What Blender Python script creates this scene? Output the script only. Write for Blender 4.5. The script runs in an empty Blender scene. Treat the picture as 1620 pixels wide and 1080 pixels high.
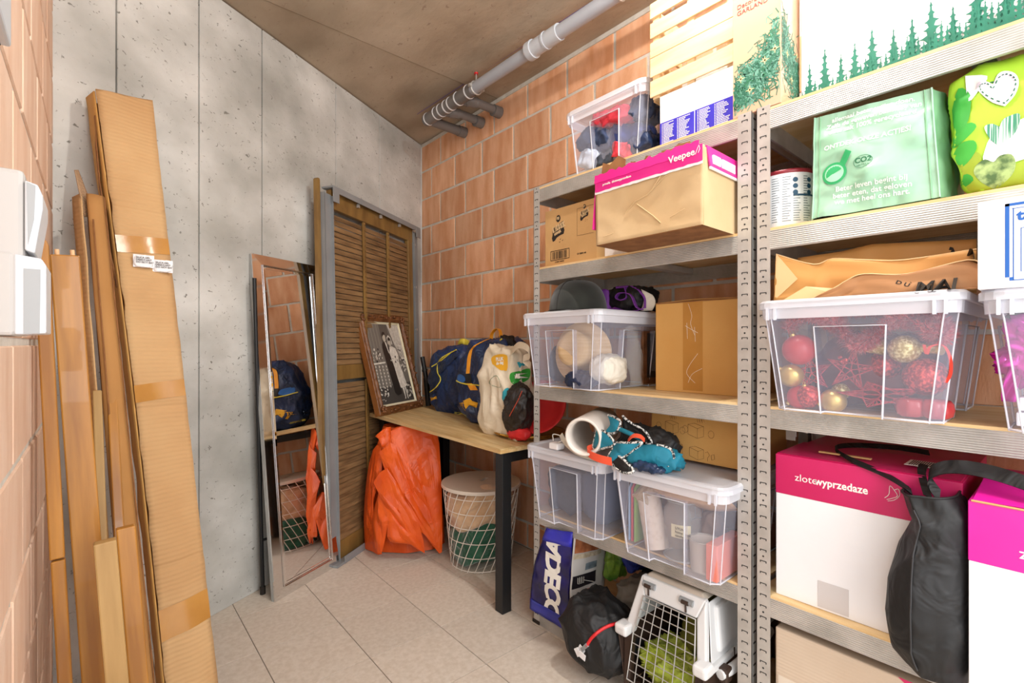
import bpy, bmesh, math, random
from mathutils import Vector, Matrix, Euler, noise
from mathutils.bvhtree import BVHTree
R = math.radians
C = bpy.context.scene.collection
sc = bpy.context.scene

# ---------------------------------------------------------------- camera, world, light, exposure
cam_d = bpy.data.cameras.new('camera'); cam = bpy.data.objects.new('camera', cam_d); C.objects.link(cam)
cam.location = (0, 0, 1.15); cam.rotation_euler = (R(90), 0, R(-40.6))
cam_d.sensor_width = 36; cam_d.lens = 771/1620*36; cam_d.shift_y = 5/1620; cam_d.clip_start = .02
sc.camera = cam
w = bpy.data.worlds.new('world'); sc.world = w; w.use_nodes = True
w.node_tree.nodes['Background'].inputs[0].default_value = (.97, .985, 1, 1)
w.node_tree.nodes['Background'].inputs[1].default_value = 1.5
def area(name, loc, rot, sx, sy, energy, col=(1, .97, .93)):
    l = bpy.data.lights.new(name, 'AREA'); l.shape = 'RECTANGLE'; l.size = sx; l.size_y = sy; l.energy = energy; l.color = col
    o = bpy.data.objects.new(name, l); C.objects.link(o); o.location = loc; o.rotation_euler = rot; return o
area('fill_light', (.35, -1.3, 1.75), (R(82), 0, R(-14)), 1.3, 1.3, 24)  # added fill lamp behind the camera, standing for light through an unseen doorway
sc.view_settings.view_transform = 'Standard'; sc.view_settings.look = 'None'
sc.view_settings.gamma = 1; sc.view_settings.use_curve_mapping = False; sc.view_settings.exposure = .5

# ---------------------------------------------------------------- helpers
def lin(h):
    if isinstance(h, tuple): return h if len(h) == 4 else (*h, 1)
    v = [int(h[i:i+2], 16)/255 for i in (0, 2, 4)]
    return tuple((c/12.92 if c <= .04045 else ((c+.055)/1.055)**2.4) for c in v) + (1,)
MATS = {}
def mat(name, c1, c2=None, rough=.6, metal=0, scale=8, stretch=(1, 1, 1), bump=0, bscale=None, detail=6, var=0, alpha=None,
        sheen=0, coat=0, spec=.5, lo=.35, hi=.65, wave=None, trans=0, emis=None, bd=.004):
    m = bpy.data.materials.new(name); m.use_nodes = True; nt = m.node_tree; N = nt.nodes; L = nt.links
    b = N['Principled BSDF']; out = N['Material Output']
    b.inputs['Roughness'].default_value = rough; b.inputs['Metallic'].default_value = metal
    b.inputs['Specular IOR Level'].default_value = spec
    if coat: b.inputs['Coat Weight'].default_value = coat
    if sheen: b.inputs['Sheen Weight'].default_value = sheen
    c1 = lin(c1); c2 = lin(c2) if c2 else c1
    tc = N.new('ShaderNodeTexCoord'); mp = N.new('ShaderNodeMapping'); mp.inputs['Scale'].default_value = stretch
    L.new(tc.outputs['Object'], mp.inputs[0]); src = mp.outputs[0]
    no = N.new('ShaderNodeTexNoise'); no.inputs['Scale'].default_value = scale; no.inputs['Detail'].default_value = detail
    L.new(src, no.inputs['Vector'])
    if var:
        oi = N.new('ShaderNodeObjectInfo'); ad = N.new('ShaderNodeVectorMath'); ad.operation = 'ADD'
        sc_ = N.new('ShaderNodeVectorMath'); sc_.operation = 'SCALE'; sc_.inputs[3].default_value = 37
        cx = N.new('ShaderNodeCombineXYZ'); L.new(oi.outputs['Random'], cx.inputs[0]); L.new(oi.outputs['Random'], cx.inputs[2])
        L.new(cx.outputs[0], sc_.inputs[0]); L.new(src, ad.inputs[0]); L.new(sc_.outputs[0], ad.inputs[1]); L.new(ad.outputs[0], no.inputs['Vector'])
    rp = N.new('ShaderNodeValToRGB'); rp.color_ramp.elements[0].color = c1; rp.color_ramp.elements[1].color = c2
    rp.color_ramp.elements[0].position = lo; rp.color_ramp.elements[1].position = hi
    L.new(no.outputs['Fac'], rp.inputs[0]); col = rp.outputs[0]
    if var:
        hs = N.new('ShaderNodeHueSaturation'); mr = N.new('ShaderNodeMapRange'); mr.inputs[3].default_value = 1-var; mr.inputs[4].default_value = 1+var
        L.new(oi.outputs['Random'], mr.inputs[0]); L.new(mr.outputs[0], hs.inputs['Value']); L.new(col, hs.inputs['Color']); col = hs.outputs[0]
    L.new(col, b.inputs['Base Color'])
    if bump:
        bp = N.new('ShaderNodeBump'); bp.inputs['Strength'].default_value = bump; bp.inputs['Distance'].default_value = bd
        if wave:
            wv = N.new('ShaderNodeTexWave'); wv.wave_type = 'BANDS'; wv.bands_direction = wave[0]; wv.inputs['Scale'].default_value = wave[1]
            wv.inputs['Distortion'].default_value = wave[2] if len(wave) > 2 else 0
            L.new(tc.outputs['Object'], wv.inputs['Vector']); L.new(wv.outputs['Fac'], bp.inputs['Height'])
        else:
            n2 = N.new('ShaderNodeTexNoise'); n2.inputs['Scale'].default_value = bscale or scale*4; n2.inputs['Detail'].default_value = 5
            L.new(src, n2.inputs['Vector']); L.new(n2.outputs['Fac'], bp.inputs['Height'])
            if bd > .004: n2.inputs['Distortion'].default_value = 1.3; n2.inputs['Detail'].default_value = 2
        L.new(bp.outputs[0], b.inputs['Normal'])
    if alpha is not None:
        tr = N.new('ShaderNodeBsdfTransparent'); tr.inputs[0].default_value = (.97, .975, .99, 1); mx = N.new('ShaderNodeMixShader')
        mx.inputs[0].default_value = alpha; L.new(tr.outputs[0], mx.inputs[1]); L.new(b.outputs[0], mx.inputs[2]); L.new(mx.outputs[0], out.inputs[0])
    if emis: b.inputs['Emission Color'].default_value = lin(emis[0]); b.inputs['Emission Strength'].default_value = emis[1]
    MATS[name] = m; return m

class MB:
    """collects geometry for one mesh"""
    def __init__(s): s.v = []; s.f = []; s.m = []; s.sm = []
    def add(s, vs, fs, mi=0, smooth=False):
        o = len(s.v); s.v += [tuple(p) for p in vs]
        for f in fs: s.f.append([i+o for i in f]); s.m.append(mi); s.sm.append(smooth)
        return s
    def box(s, a, b, mi=0, M=None, j=0):
        a, b = [min(p, q) for p, q in zip(a, b)], [max(p, q) for p, q in zip(a, b)]
        vs = [Vector((x, y, z)) for x in (a[0], b[0]) for y in (a[1], b[1]) for z in (a[2], b[2])]
        if M is not None: vs = [M @ p for p in vs]
        return s.add(vs, [(0,1,3,2),(4,6,7,5),(0,4,5,1),(2,3,7,6),(0,2,6,4),(1,5,7,3)], mi)
    def hexa(s, vs, mi=0):   # 4 bottom, 4 top, same order
        return s.add(vs, [(3,2,1,0),(4,5,6,7),(0,1,5,4),(1,2,6,5),(2,3,7,6),(3,0,4,7)], mi)
    def tube(s, pts, r, n=8, mi=0, cap=True, closed=False):
        pts = [Vector(p) for p in pts]; rs = r if isinstance(r, (list, tuple)) else [r]*len(pts)
        vs = []; up = None; N = len(pts)
        for i, p in enumerate(pts):
            if closed: d = pts[(i+1) % N]-pts[i-1]
            else: d = pts[min(i+1, N-1)]-pts[max(i-1, 0)]
            d.normalize()
            if up is None:
                up = Vector((0, 0, 1)) if abs(d.z) < .9 else Vector((1, 0, 0))
            u = (up-d*up.dot(d)); 
            if u.length < 1e-5: u = d.orthogonal()
            u.normalize(); up = u; q = d.cross(u)
            for k in range(n):
                a = 2*math.pi*k/n; vs.append(p+(u*math.cos(a)+q*math.sin(a))*rs[i])
        fs = []
        for i in range(N if closed else N-1):
            for k in range(n):
                a = i*n+k; b = i*n+(k+1) % n; j = ((i+1) % N)*n
                fs.append((a, b, j+(k+1) % n, j+k))
        s.add(vs, fs, mi, True)
        if cap and not closed: s.add(vs[:n], [tuple(range(n))[::-1]], mi); s.add(vs[-n:], [tuple(range(n))], mi)
        return s
    def ribbon(s, pts, wdir, wd, th=.0015, mi=0):
        """flat strap following pts; wdir = width direction (vector or list)"""
        n = len(pts); pts = [Vector(p) for p in pts]; vs = []
        for i, p in enumerate(pts):
            d = (pts[min(i+1, n-1)]-pts[max(i-1, 0)]).normalized(); wv = Vector(wdir[i] if isinstance(wdir, list) else wdir).normalized()
            nn = d.cross(wv).normalized()
            for a, b in ((-1,-1),(1,-1),(1,1),(-1,1)): vs.append(p+wv*wd/2*a+nn*th/2*b)
        fs = [(3,2,1,0), tuple(4*(n-1)+k for k in range(4))]
        for i in range(n-1):
            for k in range(4): fs.append((i*4+k, i*4+(k+1)%4, i*4+4+(k+1)%4, i*4+4+k))
        return s.add(vs, fs, mi, False)
    def lathe(s, prof, c=(0,0,0), n=32, mi=0, M=None, smooth=True):
        vs = []; c = Vector(c)
        for r, z in prof:
            for k in range(n):
                a = 2*math.pi*k/n; p = Vector((r*math.cos(a), r*math.sin(a), z)); p = M @ p if M is not None else p; vs.append(p+c)
        fs = [(i*n+k, i*n+(k+1)%n, (i+1)*n+(k+1)%n, (i+1)*n+k) for i in range(len(prof)-1) for k in range(n)]
        s.add(vs, fs, mi, smooth)
        for idx, rev in ((0, True), (len(prof)-1, False)):
            if prof[idx][0] > 1e-5: 
                f = tuple(range(n)); s.add(vs[idx*n:(idx+1)*n], [f[::-1] if rev else f], mi)
        return s
    def grid(s, fn, nu, nv, mi=0, smooth=True, wrap=False):
        vs = [Vector(fn(i/(nu if wrap else nu-1), j/(nv-1))) for j in range(nv) for i in range(nu)]
        fs = []
        for j in range(nv-1):
            for i in range(nu if wrap else nu-1):
                a = j*nu+i; b = j*nu+(i+1)%nu; fs.append((a, b, b+nu, a+nu))
        return s.add(vs, fs, mi, smooth)
    def prism(s, poly, off, mi=0):
        """poly: list of 3D points (planar); off: extrusion vector"""
        n = len(poly); p = [Vector(q) for q in poly]; o = Vector(off)
        return s.add(p+[q+o for q in p], [tuple(range(n)), tuple(range(n, 2*n))[::-1]]+[(i, n+i, n+(i+1)%n, (i+1)%n) for i in range(n)], mi)
    def soft(s, c, half, e=4, n=14, amp=.01, freq=8, seed=0, fn=None, mi=0, ridged=True):
        """pillow-like box: rounded cube with cloth noise"""
        bm = bmesh.new(); bmesh.ops.create_cube(bm, size=2); bmesh.ops.subdivide_edges(bm, edges=bm.edges[:], cuts=n, use_grid_fill=True)
        vs = []; c = Vector(c); idx = {}
        for i, v in enumerate(bm.verts):
            idx[v] = i; p = v.co.copy(); k = (abs(p.x)**e+abs(p.y)**e+abs(p.z)**e)**(1/e); p /= k
            q = Vector((p.x*half[0], p.y*half[1], p.z*half[2]))
            if fn: q = Vector(fn(q, p))
            w_ = noise.noise(Vector(q)*freq+Vector((seed*7.3, seed, -seed)))
            w2 = noise.noise(Vector((q.x*1.5, q.y, q.z*.6))*freq*2.3+Vector((seed, 3, seed)))
            d = ((max(0,1-abs(w_)*2.6)**2*1.7-.5)*.65+(max(0,1-abs(w2)*2.6)**2*1.7-.5)*.45)*amp*1.3 if ridged else w_*amp*2
            vs.append(c+q+p.normalized()*d)
        fs = [tuple(idx[v] for v in f.verts) for f in bm.faces]; bm.free()
        return s.add(vs, fs, mi, True)

WM = {}
def link(o, parent, Mw=None):
    C.objects.link(o); o.parent = parent; WM[o] = Mw if Mw is not None else (WM[parent].copy() if parent else Matrix())
def obj(name, mb, m, parent=None, local=False, bevel=0, loc=None, rot=None, seg=2, sub=0, solid=0):
    me = bpy.data.meshes.new(name)
    vs = mb.v
    if parent is not None and not local:
        inv = WM[parent].inverted(); vs = [tuple(inv @ Vector(p)) for p in vs]
    me.from_pydata(vs, [], mb.f); ms = m if isinstance(m, (list, tuple)) else [m]
    for q in ms: me.materials.append(q)
    me.polygons.foreach_set('material_index', mb.m); me.polygons.foreach_set('use_smooth', mb.sm); me.update()
    o = bpy.data.objects.new(name, me)
    M0 = Matrix.Translation(loc or (0,0,0)) @ (Euler(rot).to_matrix().to_4x4() if rot else Matrix())
    link(o, parent, (WM[parent] if parent else Matrix()) @ M0)
    if loc: o.location = loc
    if rot: o.rotation_euler = rot
    if solid: md = o.modifiers.new('s', 'SOLIDIFY'); md.thickness = solid; md.offset = 0
    if bevel: md = o.modifiers.new('b', 'BEVEL'); md.width = bevel; md.segments = seg; md.limit_method = 'ANGLE'; md.angle_limit = R(40)
    if sub: md = o.modifiers.new('u', 'SUBSURF'); md.levels = sub; md.render_levels = sub
    return o
def share(src, name, parent, loc, rot=None):
    o = bpy.data.objects.new(name, src.data); C.objects.link(o); o.parent = parent; o.location = loc
    if rot: o.rotation_euler = rot
    for md in src.modifiers:
        n = o.modifiers.new(md.name, md.type)
        if md.type == 'BEVEL': n.width = md.width; n.segments = md.segments; n.limit_method = md.limit_method; n.angle_limit = md.angle_limit
    return o
def thing(name, label, cat, loc=(0,0,0), rot=(0,0,0), group=None):
    o = bpy.data.objects.new(name, None); C.objects.link(o); o.location = loc; o.rotation_euler = rot; o.empty_display_size = .05
    WM[o] = Matrix.Translation(loc) @ Euler(rot).to_matrix().to_4x4()
    o['label'] = label; o['category'] = cat
    if group: o['group'] = group
    return o
def tag(o, label, cat, group=None):
    o['label'] = label; o['category'] = cat
    if group: o['group'] = group
    return o
def struct(o): o['kind'] = 'structure'; return o
FX = Matrix(((0,0,-1,0),(-1,0,0,0),(0,1,0,0),(0,0,0,1)))     # text plane facing -x
def MX(loc, roll=0, face=FX, sx=1, sy=1, shear=0):
    S = Matrix(((sx,shear,0,0),(0,sy,0,0),(0,0,1,0),(0,0,0,1)))
    return Matrix.Translation(loc) @ face @ Matrix.Rotation(roll, 4, 'Z') @ S
FY = Matrix(((1,0,0,0),(0,0,-1,0),(0,1,0,0),(0,0,0,1)))      # facing -y
def text_mb(st, size, M, mb=None, mi=0, bold=0, th=.0004, align='LEFT', bvh=None, pd=(1,0,0), off=.0015, spacing=1, line=1):
    cu = bpy.data.curves.new('t', 'FONT'); cu.body = st; cu.size = size; cu.offset = bold; cu.align_x = align; cu.space_character = spacing; cu.space_line = line
    cu.resolution_u = 3; cu.extrude = 0 if bvh else th
    o = bpy.data.objects.new('t', cu); me = bpy.data.meshes.new_from_object(o)
    mb = mb or MB(); vs = [M @ v.co for v in me.vertices]
    if bvh: vs = proj(vs, bvh, pd, off)
    mb.add(vs, [tuple(p.vertices) for p in me.polygons], mi)
    bpy.data.objects.remove(o); bpy.data.curves.remove(cu); bpy.data.meshes.remove(me)
    return mb
def proj(vs, bvh, pd, off):
    pd = Vector(pd).normalized(); out = []
    for p in vs:
        h, nn, i, d = bvh.ray_cast(p-pd*1.0, pd)
        out.append((h-pd*off) if h is not None else p)
    return out
def bvh_of(mb): return BVHTree.FromPolygons([Vector(p) for p in mb.v], mb.f)
def patch(mb, pts, bvh, mi=0, rings=5, pd=(1,0,0), off=.002):
    pts = [Vector(p) for p in pts]; c = sum(pts, Vector())/len(pts); n = len(pts); vs = [c]
    for r in range(1, rings+1): vs += [c+(p-c)*r/rings for p in pts]
    fs = [(0, 1+i, 1+(i+1)%n) for i in range(n)]
    for r in range(rings-1):
        a = 1+r*n; fs += [(a+i, a+n+i, a+n+(i+1)%n, a+(i+1)%n) for i in range(n)]
    if bvh: vs = proj(vs, bvh, pd, off)
    mb.add(vs, fs, mi, True); return mb
def circ(r, n=20, a0=0): return [(r*math.cos(a0+2*math.pi*k/n), r*math.sin(a0+2*math.pi*k/n)) for k in range(n)]
def smooth_pts(pts, n=6):
    P = [Vector(p) for p in pts]; out = []
    for i in range(len(P)-1):
        p0 = P[max(i-1,0)]; p1 = P[i]; p2 = P[i+1]; p3 = P[min(i+2, len(P)-1)]
        for k in range(n):
            t = k/n; out.append(.5*((2*p1)+(p2-p0)*t+(2*p0-5*p1+4*p2-p3)*t*t+(3*p1-p0-3*p2+p3)*t**3))
    out.append(P[-1]); return out
rnd = random.Random(4)

# ---------------------------------------------------------------- materials
brick_m = mat('terracotta_brick', 'DC9E74', 'EEBD98', rough=.9, scale=5, stretch=(1,3,.8), bump=.5, bscale=60, var=.13)
brick_pale = mat('pale_terracotta_brick', 'DDB79C', 'E8CBB5', rough=.9, scale=5, stretch=(1,3,.8), bump=.5, bscale=60, var=.06)
mortar_m = mat('mortar', 'CBC6BC', 'DAD6CD', rough=.95, scale=20, bump=.8, bscale=80)
tile_m = mat('floor_tile', 'CABDAE', 'D6CBBE', rough=.75, scale=60, bump=.15, bscale=200, var=.03)
grout_m = mat('floor_grout', '857D74', rough=.9)
def concrete(name, c1, c2, pit, amt=.6, stretch=(1,1,1), seams=None):
    m = mat(name, c1, c2, rough=.9, scale=2.4, stretch=stretch, bump=.8, bscale=26, lo=.34, hi=.66, detail=12)
    nt = m.node_tree; N = nt.nodes; L = nt.links; b = N['Principled BSDF']
    src = b.inputs['Base Color'].links[0].from_socket
    tc = [n for n in N if n.type == 'TEX_COORD'][0]
    mp = N.new('ShaderNodeMapping'); mp.inputs['Scale'].default_value = stretch; L.new(tc.outputs['Object'], mp.inputs[0])
    n1 = N.new('ShaderNodeTexNoise'); n1.inputs['Scale'].default_value = 62; n1.inputs['Detail'].default_value = 3; n1.inputs['Distortion'].default_value = .8; L.new(mp.outputs[0], n1.inputs['Vector'])
    r1 = N.new('ShaderNodeValToRGB'); r1.color_ramp.elements[0].position = .29; r1.color_ramp.elements[1].position = .35
    L.new(n1.outputs['Fac'], r1.inputs[0])
    n3 = N.new('ShaderNodeTexNoise'); n3.inputs['Scale'].default_value = 4; n3.inputs['Detail'].default_value = 6; L.new(mp.outputs[0], n3.inputs['Vector'])
    r3 = N.new('ShaderNodeValToRGB'); r3.color_ramp.elements[0].position = .35; r3.color_ramp.elements[1].position = .7
    r3.color_ramp.elements[0].color = (1,1,1,1); r3.color_ramp.elements[1].color = (.72,.72,.70,1); L.new(n3.outputs['Fac'], r3.inputs[0])
    m1 = N.new('ShaderNodeMixRGB'); m1.blend_type = 'MULTIPLY'; m1.inputs[0].default_value = 1; L.new(src, m1.inputs[1]); L.new(r3.outputs[0], m1.inputs[2])
    m2 = N.new('ShaderNodeMixRGB'); m2.inputs[0].default_value = amt
    m2.blend_type = 'MIX'; L.new(r1.outputs[0], m2.inputs[0]); m2.inputs[1].default_value = lin(pit); L.new(m1.outputs[0], m2.inputs[2])
    L.new(m2.outputs[0], b.inputs['Base Color']); return m
wall_conc = concrete('board_marked_concrete', 'B1B0AB', 'DDDCD8', '7C7A73', stretch=(.9,.9,1.1))
ceil_conc = concrete('ceiling_concrete', 'AE9C86', 'CBBCA7', 'A08D7B', stretch=(1,.6,1))
galv = mat('galvanised_steel', 'B4B1AC', 'C9C6C1', rough=.42, metal=.45, scale=14)
galv_rib = mat('ribbed_galvanised_steel', 'AAA7A1', 'C6C2BC', rough=.45, metal=.4, scale=10, bump=.5, wave=('Z', 62))
galv_dark = mat('shaded_steel_slot', '2A2A2A', rough=.7)
gsteel = mat('grey_painted_steel', '8B8F92', '999DA0', rough=.5, metal=.2, scale=4)
ply = mat('plywood', 'D8B27A', 'E6C897', rough=.7, scale=5, stretch=(6,1,6))
card = mat('brown_cardboard', 'BD9465', 'CAA576', rough=.85, scale=3, bump=.3, wave=('Z', 24, 1.2))
card2 = mat('tan_cardboard', 'C49A64', 'CFA872', rough=.85, scale=4, bump=.3, bscale=30)
card3 = mat('pale_cardboard', 'C9AA7E', 'D4B88E', rough=.85, scale=4, bump=.4, bscale=20)
card_or = mat('golden_cardboard', 'C8954F', 'D2A25E', rough=.8, scale=3, bump=.2, bscale=60)
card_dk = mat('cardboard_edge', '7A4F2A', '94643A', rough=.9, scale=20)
card_beige = mat('beige_cardboard', 'C6B29C', 'D1BFAA', rough=.85, scale=4, bump=.12, wave=('Z', 35))
tape = mat('packing_tape', 'B07B38', 'BD8842', rough=.25, scale=10, bump=.4, bscale=14)
white_card = mat('white_card', 'EDEDF0', 'F4F4F6', rough=.6, scale=3, bump=.2, bscale=25)
white_plain = mat('white_print', 'F5F3EC', rough=.6)
pink = mat('magenta_print', 'E0218A', 'E83A97', rough=.4, scale=4)
pink_dk = mat('crimson_print', 'C41C5C', 'CE2466', rough=.4, scale=4)
bluep = mat('royal_blue_print', '3B35B5', '4742C4', rough=.35, scale=4)
blue2 = mat('cobalt_print', '1F5FB0', rough=.5)
black_ink = mat('black_ink', '241C16', rough=.7)
brown_ink = mat('brown_ink', '4A2F18', rough=.7)
faint_ink = mat('faint_brown_ink', '8A6238', rough=.8)
green_ink = mat('green_ink', '126450', '1B7660', rough=.6, scale=30)
green2 = mat('leaf_green_ink', '2FA866', rough=.5)
dgreen = mat('dark_green_ink', '1F6E46', rough=.6)
teal_ink = mat('teal_ink', '2FA8BC', rough=.6)
yel_ink = mat('yellow_ink', 'F0B429', rough=.6)
wood_or = mat('honey_stained_wood', '905C1A', 'B67E2E', rough=.38, scale=4, stretch=(9,9,.7), coat=.2)
wood_pl = mat('pale_stained_wood', '9C7A48', 'B3915C', rough=.5, scale=4, stretch=(10,10,.8))
wood_table = mat('oak_tabletop_board', 'C4A069', 'DCC08E', rough=.55, scale=4, stretch=(10,1,8), var=.12)
wood_slat = mat('weathered_louvre_wood', '604426', '9A7850', rough=.75, scale=5, stretch=(1,8,8), bump=.4, var=.12, lo=.3, hi=.7)
wood_rail = mat('varnished_louvre_frame', '70522A', '90703C', rough=.45, scale=4, stretch=(3,3,1))
wood_crate = mat('crate_pine', 'E0C08E', 'EDD3A6', rough=.7, scale=4, stretch=(8,1,8), bump=.2, var=.05)
dowel = mat('pale_dowel', 'E2B88C', rough=.7)
frame_brown = mat('carved_walnut', '5A3418', '7F5230', rough=.4, scale=30, bump=.9, bscale=55)
frame_side = mat('plain_walnut', '7B4A22', '8C5A2E', rough=.4, scale=5, stretch=(4,4,1))
ivory = mat('ivory_slip', 'D8CFAE', 'E6DEC2', rough=.5)
chrome = mat('mirror_glass', 'EDEDED', rough=.01, metal=1)
chrome_bev = mat('bevelled_mirror_frame', 'E4E4E4', rough=.06, metal=1)
mirror_edge = mat('mirror_side_board', '9EA09E', 'B0B2B0', rough=.5)
black_metal = mat('black_powder_steel', '17181A', rough=.45)
plastic_grey = mat('light_grey_plastic', 'AFACA9', rough=.5)
plastic_cover = mat('grey_plastic_cover', '8F9294', rough=.35)
plastic_edge = mat('white_plastic_rim', 'C0C5CB', rough=.3)
pipe_lt = mat('light_grey_pipe', 'A9ADB6', 'B6BAC2', rough=.4, scale=3)
pipe_dk = mat('dark_grey_pipe', '6E6A68', '7C7876', rough=.45, scale=3)
gasket = mat('white_pipe_ring', 'E8E8EA', rough=.4)
bin_body = mat('frosted_clear_plastic', 'DADCF0', rough=.22, alpha=.20)
bin_edge = mat('frosted_plastic_edge', 'EFF0F8', rough=.25, alpha=.62)
bin_lid = mat('milky_plastic_lid', 'EEF0F8', rough=.3, alpha=.58)
film = mat('clear_film', 'F2EFE6', rough=.12, alpha=.22)
glass = mat('clear_glass', 'DDE0E0', rough=.05, alpha=.25)
navy = mat('navy_nylon', '1B2C52', '2B4478', rough=.42, scale=5, bump=0.7, bscale=13, bd=0.02)
navy2 = mat('dark_navy_nylon', '16233F', '22375E', rough=.45, scale=5, bump=0.7, bscale=13, bd=0.02)
navy_f = mat('navy_fleece', '27334F', '34425F', rough=.9, scale=8, bump=0.7, bscale=12, bd=0.02)
strap_or = mat('orange_webbing', 'F09A1E', 'F7A92C', rough=.6, scale=30)
pipe_yel = mat('yellow_piping', 'E9D84A', rough=.5)
canvas = mat('natural_cotton', 'DCCFB6', 'E8DDC8', rough=.9, scale=10, bump=0.6, bscale=10, bd=0.016)
black_sh = mat('black_quilted_nylon', '1C1614', '38302C', rough=.45, scale=7, bump=0.7, bscale=16, bd=0.014)
black_cl = mat('black_woven_fabric', '0C0C0D', '18181A', rough=.6, scale=8, bump=0.7, bscale=12, bd=0.02)
black_vel = mat('dusty_black_velvet', '1E211E', '30342F', rough=.95, scale=9, sheen=.4)
red_cl = mat('red_fabric', 'C81D25', 'D62A2E', rough=.5)
brass = mat('brass', 'B98A3C', 'CFA252', rough=.25, metal=.9)
orange_t = mat('orange_tarpaulin', 'D84E0A', 'E45C12', rough=.45, scale=10, bump=0.55, bscale=7, bd=0.016)
wire_w = mat('white_wire', 'E9E2D8', rough=.4)
lid_w = mat('cream_lacquered_lid', 'DDD2C4', rough=.45)
beige_f = mat('beige_fleece', 'CBA680', 'D9B896', rough=.95, scale=12, sheen=.5, bump=0.6, bscale=22, bd=0.012)
green_f = mat('bottle_green_velvet', '0C4A33', '17664A', rough=.7, scale=9, sheen=.6, bump=0.8, bscale=14, bd=0.02)
purple = mat('purple_fabric', '6B2B8A', '8440A2', rough=.6, scale=8)
teal_f = mat('teal_canvas', '0F7088', '1C86A0', rough=.7, scale=8, bump=0.6, bscale=14, bd=0.012)
coral = mat('coral_webbing', 'EC5A3A', rough=.6)
zig = mat('zigzag_binding', '1E2428', 'D8D8D4', rough=.7, scale=150, lo=.45, hi=.52)
pvc = mat('cream_pvc', 'D8CFC6', 'E2DAD2', rough=.35, scale=4)
tealbag = mat('mint_woven_plastic', '98C6A8', 'ABD4BA', rough=.38, scale=6, bump=0.6, bscale=7, bd=0.022)
tealbag_side = mat('sage_woven_plastic', '7CAE84', '8FBC96', rough=.38, scale=6, bump=0.6, bscale=7, bd=0.022)
lime = mat('lime_fleece_print', '9BCB2D', 'B4DC3C', rough=.6, scale=5)
lime_dk = mat('green_print', '2E9B36', '46B03E', rough=.6, scale=5)
olive = mat('olive_print', '8FA628', 'A2B533', rough=.6, scale=8)
lilac = mat('pale_lilac_print', 'DCD3E2', rough=.6)
kraft = mat('kraft_paper', 'C7904E', 'D29C5A', rough=.6, scale=3, bump=0.4, bscale=4, bd=0.012)
kraft_lt = mat('pale_kraft_inside', 'E0BA85', 'E8C694', rough=.6, scale=3)
white_pl = mat('carrier_white_plastic', 'DADBDC', 'E2E3E4', rough=.4)
carrier_top = mat('carrier_beige_shell', 'B7AC9E', 'C2B7A9', rough=.5)
brown_pl = mat('dark_brown_plastic', '3A2A22', rough=.5)
yelgreen = mat('yellow_green_cloth', '9BAA35', 'BCC85A', rough=.9, scale=12, bump=0.8, bscale=20, bd=0.018)
red_orn = mat('matte_red_bauble', 'B3121E', 'C41D28', rough=.35)
red_glit = mat('red_glitter', '8E1218', 'E05048', rough=.3, metal=.5, scale=160, lo=.45, hi=.6)
gold_orn = mat('gold_bauble', 'C8A85A', 'D8BC72', rough=.3, metal=.7)
gold_glit = mat('gold_glitter', 'A8904A', 'E8DCA0', rough=.35, metal=.4, scale=160, lo=.45, hi=.6)
tinsel_m = mat('red_tinsel', 'D83036', 'FFA8A0', rough=.3, metal=.25, scale=120, lo=.45, hi=.62)
rope_red = mat('dark_red_glitter_wire', '8A1A22', 'C04048', rough=.4, metal=.4, scale=120)
magenta_foil = mat('magenta_foil', 'D81FB0', 'EC4AC8', rough=.2, metal=.35, scale=6)
straw = mat('straw', 'CDAE84', 'DDC29C', rough=.8, scale=3, stretch=(1,1,30), bump=.5, bscale=40)
off_white = mat('off_white_fabric', 'D8D2C4', 'E6E1D4', rough=.85, scale=10, bump=0.6, bscale=16, bd=0.016)
red_pink = mat('coral_red_fabric', 'E0384A', 'EE4E5E', rough=.7, scale=8, bump=0.7, bscale=14, bd=0.016)
light_bl = mat('pale_blue_quilt', 'C8D4E4', 'DCE4F0', rough=.7, scale=6)
char = mat('charcoal_cloth', '2A2E36', '3A404C', rough=.85, scale=8, bump=0.7, bscale=11, bd=0.02)
salmon = mat('salmon_card', 'E08070', 'E88E7E', rough=.5)
garl = mat('garland_print', '1C5A44', '3A7A60', rough=.6, scale=60)
garl_lt = mat('garland_highlight_print', '4F8A76', '74A894', rough=.6, scale=60)
warmdot = mat('pale_yellow_print', 'FFE9A8', rough=.5)
peach_card = mat('peach_gloss_card', 'D2A888', 'DCB496', rough=.18, scale=3)
skin_print = mat('grey_print_light', 'C9C4BA', rough=.35)
pr_dark = mat('grey_print_dark', '2B2725', rough=.35)
pr_mid = mat('grey_print_mid', '6B6660', '7A756E', rough=.35, scale=60, stretch=(6,6,.3))
pr_floor = mat('grey_print_floor', '4A4643', rough=.35)
pr_lt = mat('grey_print_white', 'E4E0D6', 'C8C2B8', rough=.35, scale=50)
print_food = mat('food_print', '8A4A2E', 'C07A50', rough=.5, scale=30)
mauve = mat('brown_mesh_plastic', '5E3A3A', '6E4848', rough=.6, scale=60, bump=.6, bscale=90)

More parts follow.
